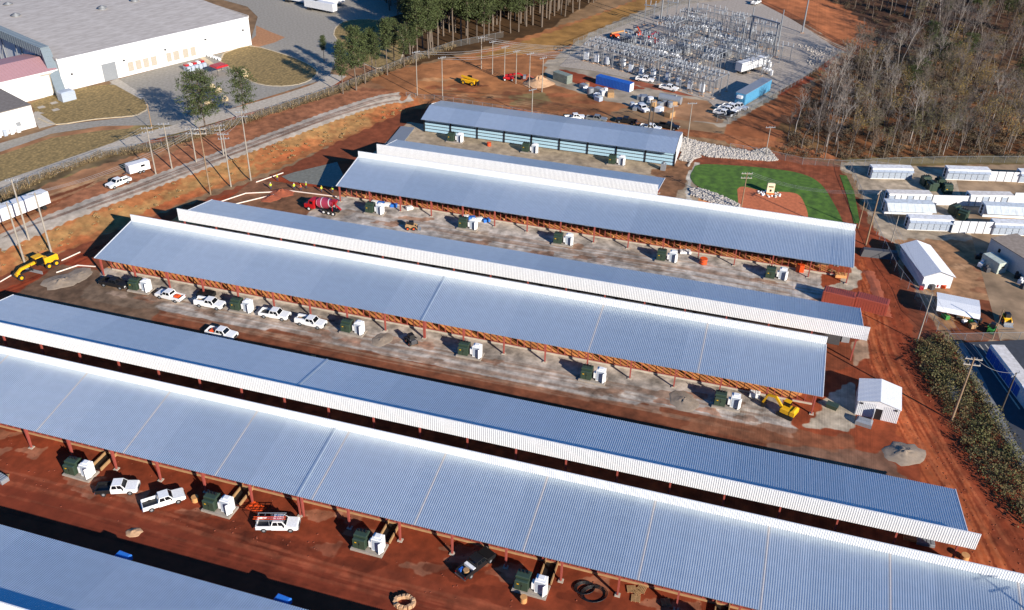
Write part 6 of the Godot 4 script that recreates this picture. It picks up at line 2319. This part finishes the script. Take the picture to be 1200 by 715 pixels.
func woods():
	rng.seed = 99
	leaf_m = StandardMaterial3D.new()
	leaf_m.vertex_color_use_as_albedo = true
	leaf_m.roughness = 0.85
	leaf_m.resource_name = "foliage"
	leaf_m.cull_mode = BaseMaterial3D.CULL_DISABLED
	mat("bark", srgb(112, 100, 88), 0.95, 0, 2)
	# pines
	var pm := []
	for i in 6: pm.append(pine_meshes(17.0, [0.36, 0.44, 0.4, 0.5, 0.3, 0.46][i], [2.2, 1.9, 2.4, 1.8, 2.5, 2.1][i], 58))
	var big := pine_meshes(17.0, 0.32, 5.2, 120)
	var thin := pine_meshes(17.0, 0.34, 3.8, 60)
	var p1 := at(241.6, 158.6)
	tree("pine_tree", big, p1, "big dense pine alone between road and car park", "lone pines", tall(p1, 84) / 17)
	var p2 := at(288, 145)
	tree("pine_tree", thin, p2, "sparse pine alone by the road beside the red shelter", "lone pines", tall(p2, 77) / 17)
	var k := 0
	for q in [[417.6, 106, 28], [428, 98, 36], [441, 89, 42], [454, 88, 22], [473.7, 78, 27], [380, 72, 45], [402, 110, 50], [436, 84, 30], [462, 72, 20], [484, 74, 30]]:
		var p := at(q[0], q[1])
		tree("pine_tree", pm[k % 6], p, "tall thin pine in the loose row beside the car park fence", "pines beside the car park", clampf(tall(p, q[2]) / 17, 0.5, 1.5))
		k += 1
	var area := pxs([428, -28, 450, 5, 470, 34, 478, 62, 492, 76, 520, 60, 560, 52, 600, 42, 640, 32, 680, 12, 715, -6, 730, -28])
	for q in scatter(area, 285, 1.9):
		tree("pine_tree", pm[rng.randi() % 6], on(q), "tall bare-trunked pine in the dense stand behind the car park", "pines of the dense stand", rng.randf_range(1.05, 1.5))
	# eastern woods
	var bm := []
	var grey := lin(108, 99, 90)
	for i in 5: bm.append(bare_meshes([13.0, 15.0, 12.0, 14.0, 11.0][i], 0, Color.BLACK, [grey, lin(150, 141, 131), lin(88, 79, 71), grey, lin(106, 95, 85)][i]))
	var lm := []
	var cols := [lin(108, 102, 62), lin(140, 116, 54), lin(98, 92, 66), lin(118, 88, 60), lin(104, 88, 74)]
	for i in 5: lm.append(bare_meshes([9.0, 10.0, 11.0, 8.5, 9.5][i], [480, 460, 420, 340, 280][i], cols[i], lin(112, 100, 88)))
	var lower := pxs([905, 184, 925, 160, 945, 125, 975, 92, 1000, 68, 1040, 64, 1110, 84, 1215, 120, 1215, 186, 1120, 187, 1040, 188, 985, 189])
	for q in scatter(lower, 250, 1.9):
		var u := rng.randf()
		var px := pj(on(q))
		if u < 0.45 or px.x < 985:
			tree("bare_tree", bm[rng.randi() % 5], on(q), "grey leafless tree in the thicket above the container yard fence", "leafless trees of the thicket", rng.randf_range(0.6, 0.95))
		else:
			var j := rng.randi() % 5
			if px.x > 1100 and rng.randf() < 0.3: j = 1
			tree("leafy_tree", lm[j], on(q), ["olive-leaved tree in the thicket above the container yard", "golden-leaved tree in the thicket above the container yard", "dull green tree in the thicket above the container yard", "rusty orange tree in the thicket above the container yard", "pinkish brown tree in the thicket above the container yard"][j], "leafy trees of the thicket", rng.randf_range(0.75, 1.1))
	var upper := pxs([930, -30, 985, 8, 1040, 34, 1075, 60, 1110, 84, 1215, 120, 1240, 60, 1240, -60, 1100, -60])
	for q in scatter(upper, 290, 2.5):
		var px := pj(on(q))
		var u := rng.randf()
		if u < 0.6: tree("bare_tree", bm[rng.randi() % 5], on(q), "dark leafless tree deep in the woods beyond the clay track", "leafless trees of the far woods", rng.randf_range(0.85, 1.25))
		elif u < 0.94: tree("leafy_tree", lm[rng.randi() % 5], on(q), "brownish-leaved tree deep in the far woods", "leafy trees of the far woods", rng.randf_range(0.9, 1.3))
		else: tree("pine_tree", pm[rng.randi() % 6], on(q), "dark green pine scattered in the far woods", "pines of the far woods", rng.randf_range(0.7, 1.0))
	for q in [[1110, 84], [1120, 82], [1104, 92], [1076, 104], [1195, 108], [1160, 8], [1140, 4], [1096, 76], [1132, 74], [1086, 62], [1180, 22], [1196, 40], [1150, 20], [1064, 110]]:
		tree("pine_tree", big, at(q[0], q[1]), "broad dark green pine among leafless trees", "broad pines among leafless trees", rng.randf_range(0.5, 0.65))
	# undergrowth of the woods: nobody could count it
	var um := bush_mesh(1.2, 1.3, 120, lin(98, 80, 60), lin(84, 74, 54))
	undergrowth("undergrowth", um, scatter(lower, 800, 0.8), "brown tangle of dead undergrowth in the thicket")
	undergrowth("undergrowth", um, scatter(upper, 900, 0.9), "brown leaf-littered undergrowth of the far woods")
	undergrowth("brush", bush_mesh(0.9, 0.9, 80, lin(128, 104, 74), lin(110, 98, 66)), scatter(stroke_poly(pxs([-40, 250, 60, 203, 120, 183, 190, 171, 260, 150, 330, 128, 400, 104, 470, 76, 530, 54]), 3.4), 520, 0.7), "dry brush along the fence beside the road")
	var gm := bush_mesh(0.5, 0.3, 30, lin(146, 122, 82), lin(136, 110, 70))
	undergrowth("dry_grass_tufts", gm, scatter(pxs([0, 318, 110, 275, 200, 236, 330, 192, 470, 132, 470, 118, 300, 175, 0, 296]), 110, 0.9), "dry grass tufts on the orange bank")
	# hedge of bushes beside the east road
	var hm := []
	for i in 4: hm.append(bush_mesh([1.6, 1.3, 1.9, 1.1][i], [1.7, 1.5, 1.4, 1.3][i], 170, [lin(80, 82, 46), lin(98, 92, 54), lin(74, 74, 42), lin(112, 94, 58)][i], [lin(100, 92, 54), lin(76, 84, 42), lin(100, 84, 54), lin(84, 82, 46)][i]))
	for q in scatter(pxs([1076, 404, 1094, 394, 1118, 408, 1140, 442, 1165, 492, 1205, 556, 1215, 620, 1190, 604, 1155, 560, 1128, 515, 1112, 485, 1086, 440]), 190, 1.35):
		var o := solo("bush", hm[rng.randi() % 4], "scrubby olive bush in the strip beside the dark road", "bush", on(q), rng.randf() * TAU, "bushes beside the dark road")
		o.scale = Vector3(1, rng.randf_range(0.6, 1.2), 1) * rng.randf_range(0.55, 1.35)

func stroke_poly(p: PackedVector2Array, w: float) -> PackedVector2Array:
	var a := off2(p, w / 2)
	var b := off2(p, -w / 2)
	b.reverse()
	a.append_array(b)
	return a

func undergrowth(called: String, m: Mesh, pts: PackedVector2Array, label: String):
	var mm := MultiMesh.new()
	mm.transform_format = MultiMesh.TRANSFORM_3D
	mm.mesh = m
	mm.instance_count = pts.size()
	for i in pts.size():
		var s := rng.randf_range(0.6, 1.3)
		mm.set_instance_transform(i, Transform3D(Basis(Vector3.UP, rng.randf() * TAU).scaled(Vector3(s, s * rng.randf_range(0.7, 1.2), s)), on(pts[i])))
	var o := MultiMeshInstance3D.new()
	o.name = numbered(called); o.multimesh = mm
	o.set_meta("kind", "stuff")
	add_child(o)
	tag(o, label, "undergrowth")
# ---------- people, piles and loose things ----------
# surface nets round tapered capsules joined by a smooth minimum: one continuous body
func body_mesh(bones: Array, cell: float) -> ArrayMesh:
	var lo := Vector3(INF, INF, INF)
	var hi := -lo
	for e in bones:
		for k in 2:
			var r: float = e[2 + k] + 0.08
			lo = lo.min(e[k] - Vector3.ONE * r); hi = hi.max(e[k] + Vector3.ONE * r)
	var n := Vector3i(((hi - lo) / cell).ceil()) + Vector3i.ONE
	var f := PackedFloat32Array()
	f.resize(n.x * n.y * n.z)
	for z in n.z:
		for y in n.y:
			for x in n.x:
				var p := lo + Vector3(x, y, z) * cell
				var d := 9.0
				for e in bones:
					var a: Vector3 = e[0]
					var ba: Vector3 = e[1] - a
					var t := clampf((p - a).dot(ba) / maxf(ba.length_squared(), 1e-6), 0, 1)
					var q := p.distance_to(a + ba * t) - lerpf(e[2], e[3], t)
					var h := maxf(0.04 - absf(d - q), 0.0) / 0.04
					d = minf(d, q) - h * h * 0.01
				f[(z * n.y + y) * n.x + x] = d
	var b := Bld.new()
	var at_cell := {}
	var cs := [Vector3i(0, 0, 0), Vector3i(1, 0, 0), Vector3i(0, 1, 0), Vector3i(1, 1, 0), Vector3i(0, 0, 1), Vector3i(1, 0, 1), Vector3i(0, 1, 1), Vector3i(1, 1, 1)]
	var es := [[0, 1], [2, 3], [4, 5], [6, 7], [0, 2], [1, 3], [4, 6], [5, 7], [0, 4], [1, 5], [2, 6], [3, 7]]
	for z in n.z - 1:
		for y in n.y - 1:
			for x in n.x - 1:
				var s := Vector3.ZERO
				var k := 0
				var v := []
				for c in cs: v.append(f[((z + c.z) * n.y + y + c.y) * n.x + x + c.x])
				for e in es:
					if (v[e[0]] < 0) != (v[e[1]] < 0):
						s += Vector3(cs[e[0]]).lerp(Vector3(cs[e[1]]), v[e[0]] / (v[e[0]] - v[e[1]]))
						k += 1
				if k > 0: at_cell[Vector3i(x, y, z)] = lo + (Vector3(x, y, z) + s / k) * cell
	for key in at_cell:
		for a in 3:
			var d := Vector3i.ZERO
			d[a] = 1
			var u := Vector3i.ZERO
			u[(a + 1) % 3] = 1
			var w := Vector3i.ZERO
			w[(a + 2) % 3] = 1
			var k: Vector3i = key
			var e := k + d
			if e.x >= n.x or e.y >= n.y or e.z >= n.z: continue
			var f0 := f[(k.z * n.y + k.y) * n.x + k.x]
			var f1 := f[(e.z * n.y + e.y) * n.x + e.x]
			if (f0 < 0) == (f1 < 0): continue
			if not (at_cell.has(k - u) and at_cell.has(k - w) and at_cell.has(k - u - w)): continue
			if f0 < 0: b.quad(at_cell[k - u - w], at_cell[k - w], at_cell[k], at_cell[k - u])
			else: b.quad(at_cell[k - u - w], at_cell[k - u], at_cell[k], at_cell[k - w])
	for p in b.v:
		var c := lin(178, 126, 98)
		if p.y < 0.12: c = lin(60, 46, 36)
		elif p.y < 0.92: c = lin(52, 60, 82)
		elif p.y < 1.46 and (absf(p.x) < 0.24 or p.y > 1.2): c = Color.WHITE
		b.col.append(c)
	return b.mesh(null)

func people():
	var poses := []
	for k in 2:
		var sw := 0.10 if k == 0 else 0.2
		var reach := 0.12 if k == 0 else 0.42
		poses.append([[Vector3(-0.1, 0.05, sw), Vector3(-0.1, 0.05, sw + 0.14), 0.05, 0.045], [Vector3(-0.1, 0.06, sw), Vector3(-0.1, 0.48, sw * 0.6), 0.055, 0.07], [Vector3(-0.1, 0.48, sw * 0.6), Vector3(-0.09, 0.9, 0), 0.07, 0.095],
			[Vector3(0.1, 0.05, -sw), Vector3(0.1, 0.05, -sw + 0.14), 0.05, 0.045], [Vector3(0.1, 0.06, -sw), Vector3(0.1, 0.48, 0), 0.055, 0.07], [Vector3(0.1, 0.48, 0), Vector3(0.09, 0.9, 0), 0.07, 0.095],
			[Vector3(0, 0.95, 0), Vector3(0, 1.3, 0.02 * k), 0.15, 0.17], [Vector3(-0.17, 1.4, 0), Vector3(0.17, 1.4, 0), 0.085, 0.085], [Vector3(0, 1.42, 0), Vector3(0, 1.56, 0.02), 0.06, 0.06], [Vector3(0, 1.62, 0.02), Vector3(0, 1.68, 0.02), 0.1, 0.105], [Vector3(0, 1.62, 0.12), Vector3(0, 1.6, 0.13), 0.02, 0.02],
			[Vector3(-0.22, 1.38, 0), Vector3(-0.29, 1.12, 0.02), 0.06, 0.05], [Vector3(-0.29, 1.12, 0.02), Vector3(-0.25, 0.92, reach), 0.048, 0.036], [Vector3(-0.25, 0.92, reach), Vector3(-0.24, 0.86, reach + 0.06), 0.04, 0.03],
			[Vector3(0.22, 1.38, 0), Vector3(0.29, 1.12, -0.02), 0.06, 0.05], [Vector3(0.29, 1.12, -0.02), Vector3(0.26, 0.92, reach * 0.7), 0.048, 0.036], [Vector3(0.26, 0.92, reach * 0.7), Vector3(0.25, 0.86, reach * 0.7 + 0.05), 0.04, 0.03]])
	var ms := []
	for p in poses: ms.append(body_mesh(p, 0.035))
	var n := 0
	for q in [[317.6, 222, 0, 0.4, "hi-vis"], [325, 212, 1, 2.0, "hi-vis"], [345, 222.5, 0, 1.0, "hi-vis"], [353, 223.5, 1, -0.6, "orange"], [359, 221, 0, 2.4, "hi-vis"], [377, 225.5, 1, 1.2, "hi-vis"], [390, 226, 0, 0.2, "hi-vis"], [343, 350, 0, 0.9, "orange"]]:
		var lb: String = ["person in a yellow-green vest standing by the white form boards", "person in a yellow-green vest reaching forward on the bank edge", "person in a yellow-green vest behind the mixer truck", "person in an orange vest walking past the mixer truck", "person in a yellow-green vest beside the one in orange", "person in a yellow-green vest near the shed corner, arms forward", "person in a yellow-green vest under the shed corner", "person in an orange vest between parked pickups and the studs"][n]
		var t := thing("person", lb, "person", at(q[0], q[1]), q[3], "workers on the site")
		var bm: ArrayMesh = ms[q[2]].duplicate()
		var arr := bm.surface_get_arrays(0)
		var cols: PackedColorArray = arr[Mesh.ARRAY_COLOR]
		var vest := lin(196, 228, 50) if q[4] == "hi-vis" else lin(236, 96, 44)
		for i in cols.size():
			if cols[i].r > 0.99: cols[i] = vest
		arr[Mesh.ARRAY_COLOR] = cols
		bm = ArrayMesh.new()
		bm.add_surface_from_arrays(Mesh.PRIMITIVE_TRIANGLES, arr)
		bm.surface_set_material(0, leaf_m)
		part("body", bm, t)
		var b := Bld.new()
		b.tube(Vector3(0, 1.7, 0.02), Vector3(0, 1.76, 0.02), 0.125, 0.11, 10)
		b.tube(Vector3(0, 1.76, 0.02), Vector3(0, 1.83, 0.02), 0.11, 0.03, 10, true)
		b.tube(Vector3(0, 1.695, 0.05), Vector3(0, 1.71, 0.05), 0.16, 0.15, 10, true)
		part("hard_hat", b.mesh(M.white_paint if n % 2 == 0 else M.yellow_paint), t)
		n += 1

func heap_mesh(r: float, h: float, rough: float, m: Material, sx := 1.0) -> ArrayMesh:
	var b := Bld.new()
	var fn := FastNoiseLite.new()
	fn.seed = rng.randi(); fn.frequency = 0.5
	var K := 20
	var J := 8
	var pt := func(i: int, j: int) -> Vector3:
		var a := TAU * (i % K) / K
		var t := j / float(J)
		var e := Vector3(cos(a) * sx, 0, sin(a)) * r * t * (1 + 0.25 * fn.get_noise_2d(cos(a) * 3, sin(a) * 3))
		e.y = h * pow(1 - t, 1.3) * (1 + rough * fn.get_noise_2d(e.x * 3, e.z * 3)) - (0.15 if j == J else 0.0)
		return e
	for j in J:
		for i in K:
			var q := []
			var nn := []
			for e in [[i, j + 1], [i, j], [i + 1, j], [i + 1, j + 1]]:
				q.append(pt.call(e[0], e[1]))
				var du: Vector3 = pt.call(e[0] + 1, maxi(e[1], 1)) - pt.call(e[0] + K - 1, maxi(e[1], 1))
				var dv: Vector3 = pt.call(e[0], mini(e[1] + 1, J)) - pt.call(e[0], maxi(e[1] - 1, 0))
				nn.append((Vector3.UP if e[1] == 0 else dv.cross(du)).normalized() * (1.0 if e[1] == 0 or dv.cross(du).y > 0 else -1.0))
			b.trin(q[0], q[1], q[2], nn[0], nn[1], nn[2]); b.trin(q[0], q[2], q[3], nn[0], nn[2], nn[3])
	return b.mesh(m)

func clutter():
	rng.seed = 4242
	people()
	var mud := mat("grey_mud", srgb(150, 134, 116), 0.95, 0, 2)
	var clay := mat("clay_heap", srgb(160, 84, 54), 0.95, 0, 2)
	var sand := mat("sand_heap", srgb(190, 152, 116), 0.95, 0, 2)
	for e in [[72, 330, 3.2, 0.7, mud, "flattened heap of grey mud beside the motor grader"], [93, 322, 2.6, 0.5, mud, "low grey mud heap by the corner column of the shed"], [632, 98, 4.2, 2.6, sand, "pale sand pile beside the thin poles"], [618, 92, 2.6, 1.4, clay, "low clay pile left of the sand pile"], [1060, 532, 3.0, 0.9, mud, "grey gravel heap on the clay by the longest blue roof"], [330, 226, 2.6, 1.0, clay, "red clay mound by the workers' form boards"], [318, 232, 2.2, 0.7, clay, "smaller red clay mound by the workers' form boards"], [157, 624, 1.0, 0.4, sand, "small tan dirt pile in the middle of the red lane"], [801, 470, 2.6, 0.5, mud, "low grey-brown gravel heap beside the track"], [448, 398, 2.0, 0.4, mud, "low gravel heap near the dark loader"]]:
		solo("dirt_heap", heap_mesh(e[2], e[3], 0.5, e[4], 1.3), e[5], "heap", at(e[0], e[1]), rng.randf() * TAU)
	# berms along the east clay road
	var k := 0
	for l in [[1018, 318, 1030, 345, 1038, 372]]:
		var p := smooth_line(pxs(l), 8)
		var b := Bld.new()
		var fn := FastNoiseLite.new()
		fn.seed = 5 + k; fn.frequency = 0.35
		for i in p.size() - 1:
			var row := []
			for j in 2:
				var c := p[i + j]
				var t := (p[mini(i + j + 1, p.size() - 1)] - p[maxi(i + j - 1, 0)]).normalized()
				var s := Vector2(-t.y, t.x)
				for m in 5:
					var o: float = [-1.6, -0.7, 0.0, 0.7, 1.6][m] * (1 + 0.5 * fn.get_noise_2d(c.x * 2, c.y * 2 + m))
					var q := c + s * o
					row.append(on(q, [-0.1, 0.12, 0.24, 0.14, -0.1][m] * (0.7 + 0.9 * fn.get_noise_2d(q.x, q.y))))
			for m in 4: b.quad(row[m], row[m + 1], row[m + 6], row[m + 5])
		setting("clay_berm", b.mesh(clay))
		k += 1
	# clods of clay: nobody could count them
	var cb := Bld.new()
	cb.ball(Vector3.ZERO, Vector3(0.13, 0.09, 0.11), 5, 3)
	var pts := PackedVector2Array()
	for i in 260: pts.append(Vector2(rng.randf_range(-125, 40), [-84.0, -75.5, -77.0, -81.0][i % 4] + rng.randfn() * 1.4))
	for q in scatter(pxs([1000, 280, 1045, 300, 1066, 390, 1130, 500, 1210, 650, 1210, 700, 1150, 690, 1060, 520, 1020, 430]), 400, 0.4): pts.append(q)
	undergrowth("clay_clods", cb.mesh(mat("clay_clod", srgb(136, 68, 44), 0.95, 0, 2)), pts, "loose clods of red clay along the lanes")
	# broken rock
	var rb := Bld.new()
	rb.ball(Vector3(0, 0.15, 0), Vector3(0.36, 0.26, 0.3), 5, 4)
	var rm := rb.mesh(mat("rip_rap", srgb(176, 170, 162), 0.9, 0, 2))
	undergrowth("rip_rap", rm, scatter(pxs([797, 161, 825, 168, 850, 173, 880, 178, 898, 174, 912, 188, 900, 189, 870, 187, 830, 184, 815, 180, 798, 178]), 2600, 0.26), "white broken rock on the slope between field and substation")
	undergrowth("rip_rap", rm, scatter(pxs([796, 188, 800, 178, 816, 181, 822, 184, 812, 187, 806, 196, 808, 190]), 500, 0.26), "white broken rock at the end of the blue-wrapped shed")
	undergrowth("rip_rap", rm, scatter(pxs([808, 221, 822, 222, 845, 230, 866, 240, 867, 246, 840, 240, 810, 229]), 600, 0.28), "white broken rock in the drain beside the lawn")
	undergrowth("scrap_rock", rm, scatter(pxs([930, 52, 985, 58, 975, 68, 950, 78, 945, 72, 952, 62]), 160, 0.9), "grey rubble heaped inside the substation fence")
	# pallets and boards
	var pal := thing("pallet", "", "pallet")
	for i in 6:
		var b := Bld.new()
		b.bx(Vector3(0, 0.14, -0.5 + i * 0.2), Vector3(1.2, 0.025, 0.12))
		part("slat", b.mesh(M.wood), pal)
	for i in 3:
		var b := Bld.new()
		b.bx(Vector3(-0.54 + i * 0.54, 0.065, 0), Vector3(0.1, 0.12, 1.1))
		part("runner", b.mesh(M.wood), pal)
	k = 0
	for q in [[740, 691, 0.3], [747, 694, 0.9], [745, 702, 0.1], [752, 691, 1.4], [780, 706, 0.4], [5, 560, 0.5], [990, 322, 0.2], [975, 318, 1.0]]:
		var lb := "wooden pallet lying under the pale eave beside the cable coil" if k < 5 else ("wooden pallet at the west edge of the red lane" if k == 5 else "wooden pallet by the shed end at the playing field")
		if k == 0:
			pal.position = at(q[0], q[1]); pal.rotation.y = q[2]
			tag(pal, lb, "pallet", "pallets")
		else: copy(pal, at(q[0], q[1]), q[2], lb, "pallets")
		k += 1
	# cable coil and hose
	for e in [[696, 697, 1.3], [685, 690, 1.0]]:
		var b := Bld.new()
		for r in 4:
			var rr: float = e[2] * (0.8 + r * 0.09)
			for i in 20: b.tube(Vector3(cos(TAU * i / 20) * rr * 1.3, 0.05 + r * 0.05, sin(TAU * i / 20) * rr), Vector3(cos(TAU * (i + 1) / 20) * rr * 1.3, 0.05 + r * 0.05, sin(TAU * (i + 1) / 20) * rr), 0.05, 0.05, 5)
		solo("cable_coil", b.mesh(M.black), "black cable coil on the clay, " + ("the rounder one near the pallets" if e[0] == 696 else "the one trailing towards the transformer"), "cable coil", at(e[0], e[1]), 0.5)
	# drums, spools, bales
	k = 0
	for e in [[613.5, 705, 0.45, 0.9, "tan", "tan drum standing in front of a transformer pad on the red lane"], [229, 587, 0.5, 0.8, "tan", "tan drum beside the transformer nearest the askew pickup"], [1130, 655, 0.55, 0.8, "tan", "tan spool under the fascia at the end of the longest blue roof"], [824, 309, 0.8, 1.3, "orange", "orange drum compressor on the gravel by the mixer lane"], [573, 171, 0.6, 1.0, "orange", "orange drum before the blue-wrapped shed"], [1166, 384, 0.4, 0.8, "tan", "tan drum beside the green loader"]]:
		var t := thing("drum", e[5], "drum", at(e[0], e[1]))
		var b := Bld.new()
		b.tube(Vector3(0, 0, 0), Vector3(0, e[3], 0), e[2], e[2], 12, true)
		part("shell", b.mesh(M.plywood if e[4] == "tan" else M.orange_paint), t)
		for y in [0.05, 0.5, 0.95]:
			b = Bld.new()
			b.tube(Vector3(0, e[3] * y - 0.03, 0), Vector3(0, e[3] * y + 0.03, 0), e[2] + 0.03, e[2] + 0.03, 12, true)
			part("hoop", b.mesh(M.plywood if e[4] == "tan" else M.dark_grey), t)
	var cr := Bld.new()
	for i in 14:
		var a := TAU * i / 14
		cr.bbx(Vector3(cos(a) * 1.2, 0.22, sin(a) * 0.9), Vector3(0.55, 0.45 + 0.15 * (i % 3), 0.5), 0.1, Basis(Vector3.UP, -a))
	solo("sandbag_ring", cr.mesh(sand), "ring of tan sandbags on the edge of the red lane", "sandbags", at(474, 707), 0.2)
	# blue covered units in the shade of the blue-roofed shed
	for e in [[144, 650], [331, 701]]:
		var p := at(e[0], e[1], 3.5)
		var t := thing("tarped_unit", "blue tarp-covered unit on legs beside the eave " + ("opposite the askew white pickup" if e[0] == 144 else "opposite the ladder-rack pickup"), "unit", Vector3(p.x, 0, p.z), -0.1)
		var b := Bld.new()
		b.bbx(Vector3(0, 3.1, 0), Vector3(2.0, 0.9, 1.0), 0.15)
		part("tarp", b.mesh(M.tarp_blue), t)
		for s in [[-0.8, -0.4], [0.8, -0.4], [0.8, 0.4], [-0.8, 0.4]]:
			b = Bld.new()
			b.bx(Vector3(s[0], 1.35, s[1]), Vector3(0.1, 2.7, 0.1))
			part("leg", b.mesh(M.dark_grey), t)
	# lumber and wrapped bundles under the third shed's eave
	for i in 9:
		var b := Bld.new()
		b.bbx(Vector3(0, 0.35, 0), Vector3(1.6, 0.7, 1.0), 0.08)
		var u: float = [440, 447, 455, 462, 546, 553, 562, 570, 480][i]
		solo("wrapped_bundle", b.mesh(M.tarp_blue if i % 2 else M.white_paint), "blue or white wrapped bundle under the eave by the mixer truck lane", "bundle", Vector3(at(u, 238 + (u - 440) * 0.165).x, 0.0, -177.0), 0.1 * i, "wrapped bundles under the eave")
	for i in 22:
		var b := Bld.new()
		for j in 3: b.bx(Vector3(0, 0.1 + j * 0.13, 0), Vector3(3.6, 0.1, 0.5 - j * 0.1))
		solo("lumber_stack", b.mesh(M.plywood), "stack of orange lumber lying aslant on the floor behind the studs", "lumber", Vector3(-90 + i * 5.0 + rng.randf(), 0.02, -179.2 - rng.randf() * 0.8), -0.5, "lumber stacks behind the studs")
	# gear at the east ends of the sheds
	for e in [[937, 318, 1.6, 1.6, "orange", "orange generator box under the eave at the playing-field shed's end"], [985, 324, 2.4, 0.6, "ply", "plywood stack under the eave at the playing-field shed's end"], [1084, 636, 2.4, 0.5, "grey", "grey sheet stack on pallets under the long white fascia"], [1068, 631, 2.2, 0.4, "ply", "plywood stack under the long white fascia"], [965, 397, 1.4, 1.4, "black", "black fan unit at the shed end, nearest the pale roof"], [978, 401, 1.4, 1.4, "black", "black fan unit at the shed end, middle of three"], [990, 400, 1.4, 1.4, "grey", "grey fan unit at the shed end beside the corner column"], [966, 384, 3.4, 0.3, "ply", "plywood sheets behind the fan units"], [884, 464, 1.8, 0.8, "white", "white crate beside the excavator's arm"], [803, 296, 2.4, 0.5, "white", "white crate under the eave near the orange drum"], [242, 347, 3.2, 0.9, "black", "dark flat trailer bed beside the utility pickup"], [367, 420, 0.9, 0.5, "ply", "tan box on the edge of the shade by the lane"], [300, 596, 2.6, 0.3, "orange", "orange trestles lying on the clay before the ladder-rack pickup"], [2, 563, 2.0, 0.7, "grey", "grey crate at the west end of the red lane"]]:
		var b := Bld.new()
		var m: Material = {"orange": M.orange_paint, "ply": M.plywood, "grey": M.grey_steel, "black": M.black, "white": M.white_paint}[e[4]]
		b.bbx(Vector3(0, e[3] / 2, 0), Vector3(e[2], e[3], e[2] * 0.6), 0.06)
		for i in 4: b.bx(Vector3(-e[2] * 0.35 + i * e[2] * 0.23, e[3] + 0.02, 0), Vector3(e[2] * 0.12, 0.06, e[2] * 0.56))
		solo("site_crate", b.mesh(m), e[5], "crate", at(e[0], e[1]), rng.randf_range(-0.3, 0.3))
	# crates, spools and bags below the substation
	for i in 34:
		var u: float = rng.randf_range(682, 716) if i < 16 else rng.randf_range(738, 790)
		var v: float = 98 + (u - 682) * 0.35 + rng.randf_range(0, 14) if i < 16 else 112 + (u - 738) * 0.2 + rng.randf_range(0, 18)
		var b := Bld.new()
		var s := rng.randf_range(0.8, 2.0)
		if i % 3 == 0: b.tube(Vector3(0, 0, 0), Vector3(0, s, 0), s * 0.5, s * 0.5, 10, true)
		else: b.bbx(Vector3(0, s * 0.4, 0), Vector3(s * 1.3, s * 0.8, s), 0.08)
		solo("supply_crate", b.mesh([M.white_paint, M.grey_steel, M.wood, M.grey_steel, M.louvre][i % 5]), "crate, spool or bag in the clutter left of the white pickup and blue container" if i < 16 else "crate, spool or bag in the clutter round the long grey tank", "supplies", at(u, v), rng.randf() * TAU, "supplies below the substation")
	# junk under the canopy
	for i in 14:
		var b := Bld.new()
		var s := rng.randf_range(0.4, 1.1)
		b.bbx(Vector3(0, s * 0.4, 0), Vector3(s * 1.4, s * 0.8, s), 0.1)
		solo("yard_junk", b.mesh([M.black, M.machine_green, M.wood, M.dark_grey, M.white_paint][i % 5]), "small piece of junk on the churned soil below the canvas canopy", "junk", at(rng.randf_range(1096, 1150), rng.randf_range(368, 386)), rng.randf() * TAU, "junk below the canopy")
	for i in 6:
		var b := Bld.new()
		b.bbx(Vector3(0, 0.5, 0), Vector3(1.2, 1.0, 0.9), 0.15)
		b.tube(Vector3(0.3, 1.0, 0), Vector3(0.3, 1.5, 0), 0.3, 0.3, 8, true)
		solo("yard_machine", b.mesh([M.black, M.white_paint, M.dark_grey][i % 3]), "small machine in the shadow between the storage container and the grey building" if i > 2 else "small machine beside the pale green storage container", "machine", at([1146, 1149, 1156, 1192, 1196, 1199][i], [303, 312, 318, 326, 332, 338][i]), i * 1.0, "small yard machines")
	# concrete washout slab behind the workers
	sheet("wet_concrete", pxs([330, 207, 345, 202, 395, 190, 402, 205, 392, 220, 365, 216, 340, 213]), mat("wet_concrete", srgb(124, 122, 108), 0.6, 0, 2), 0.06)
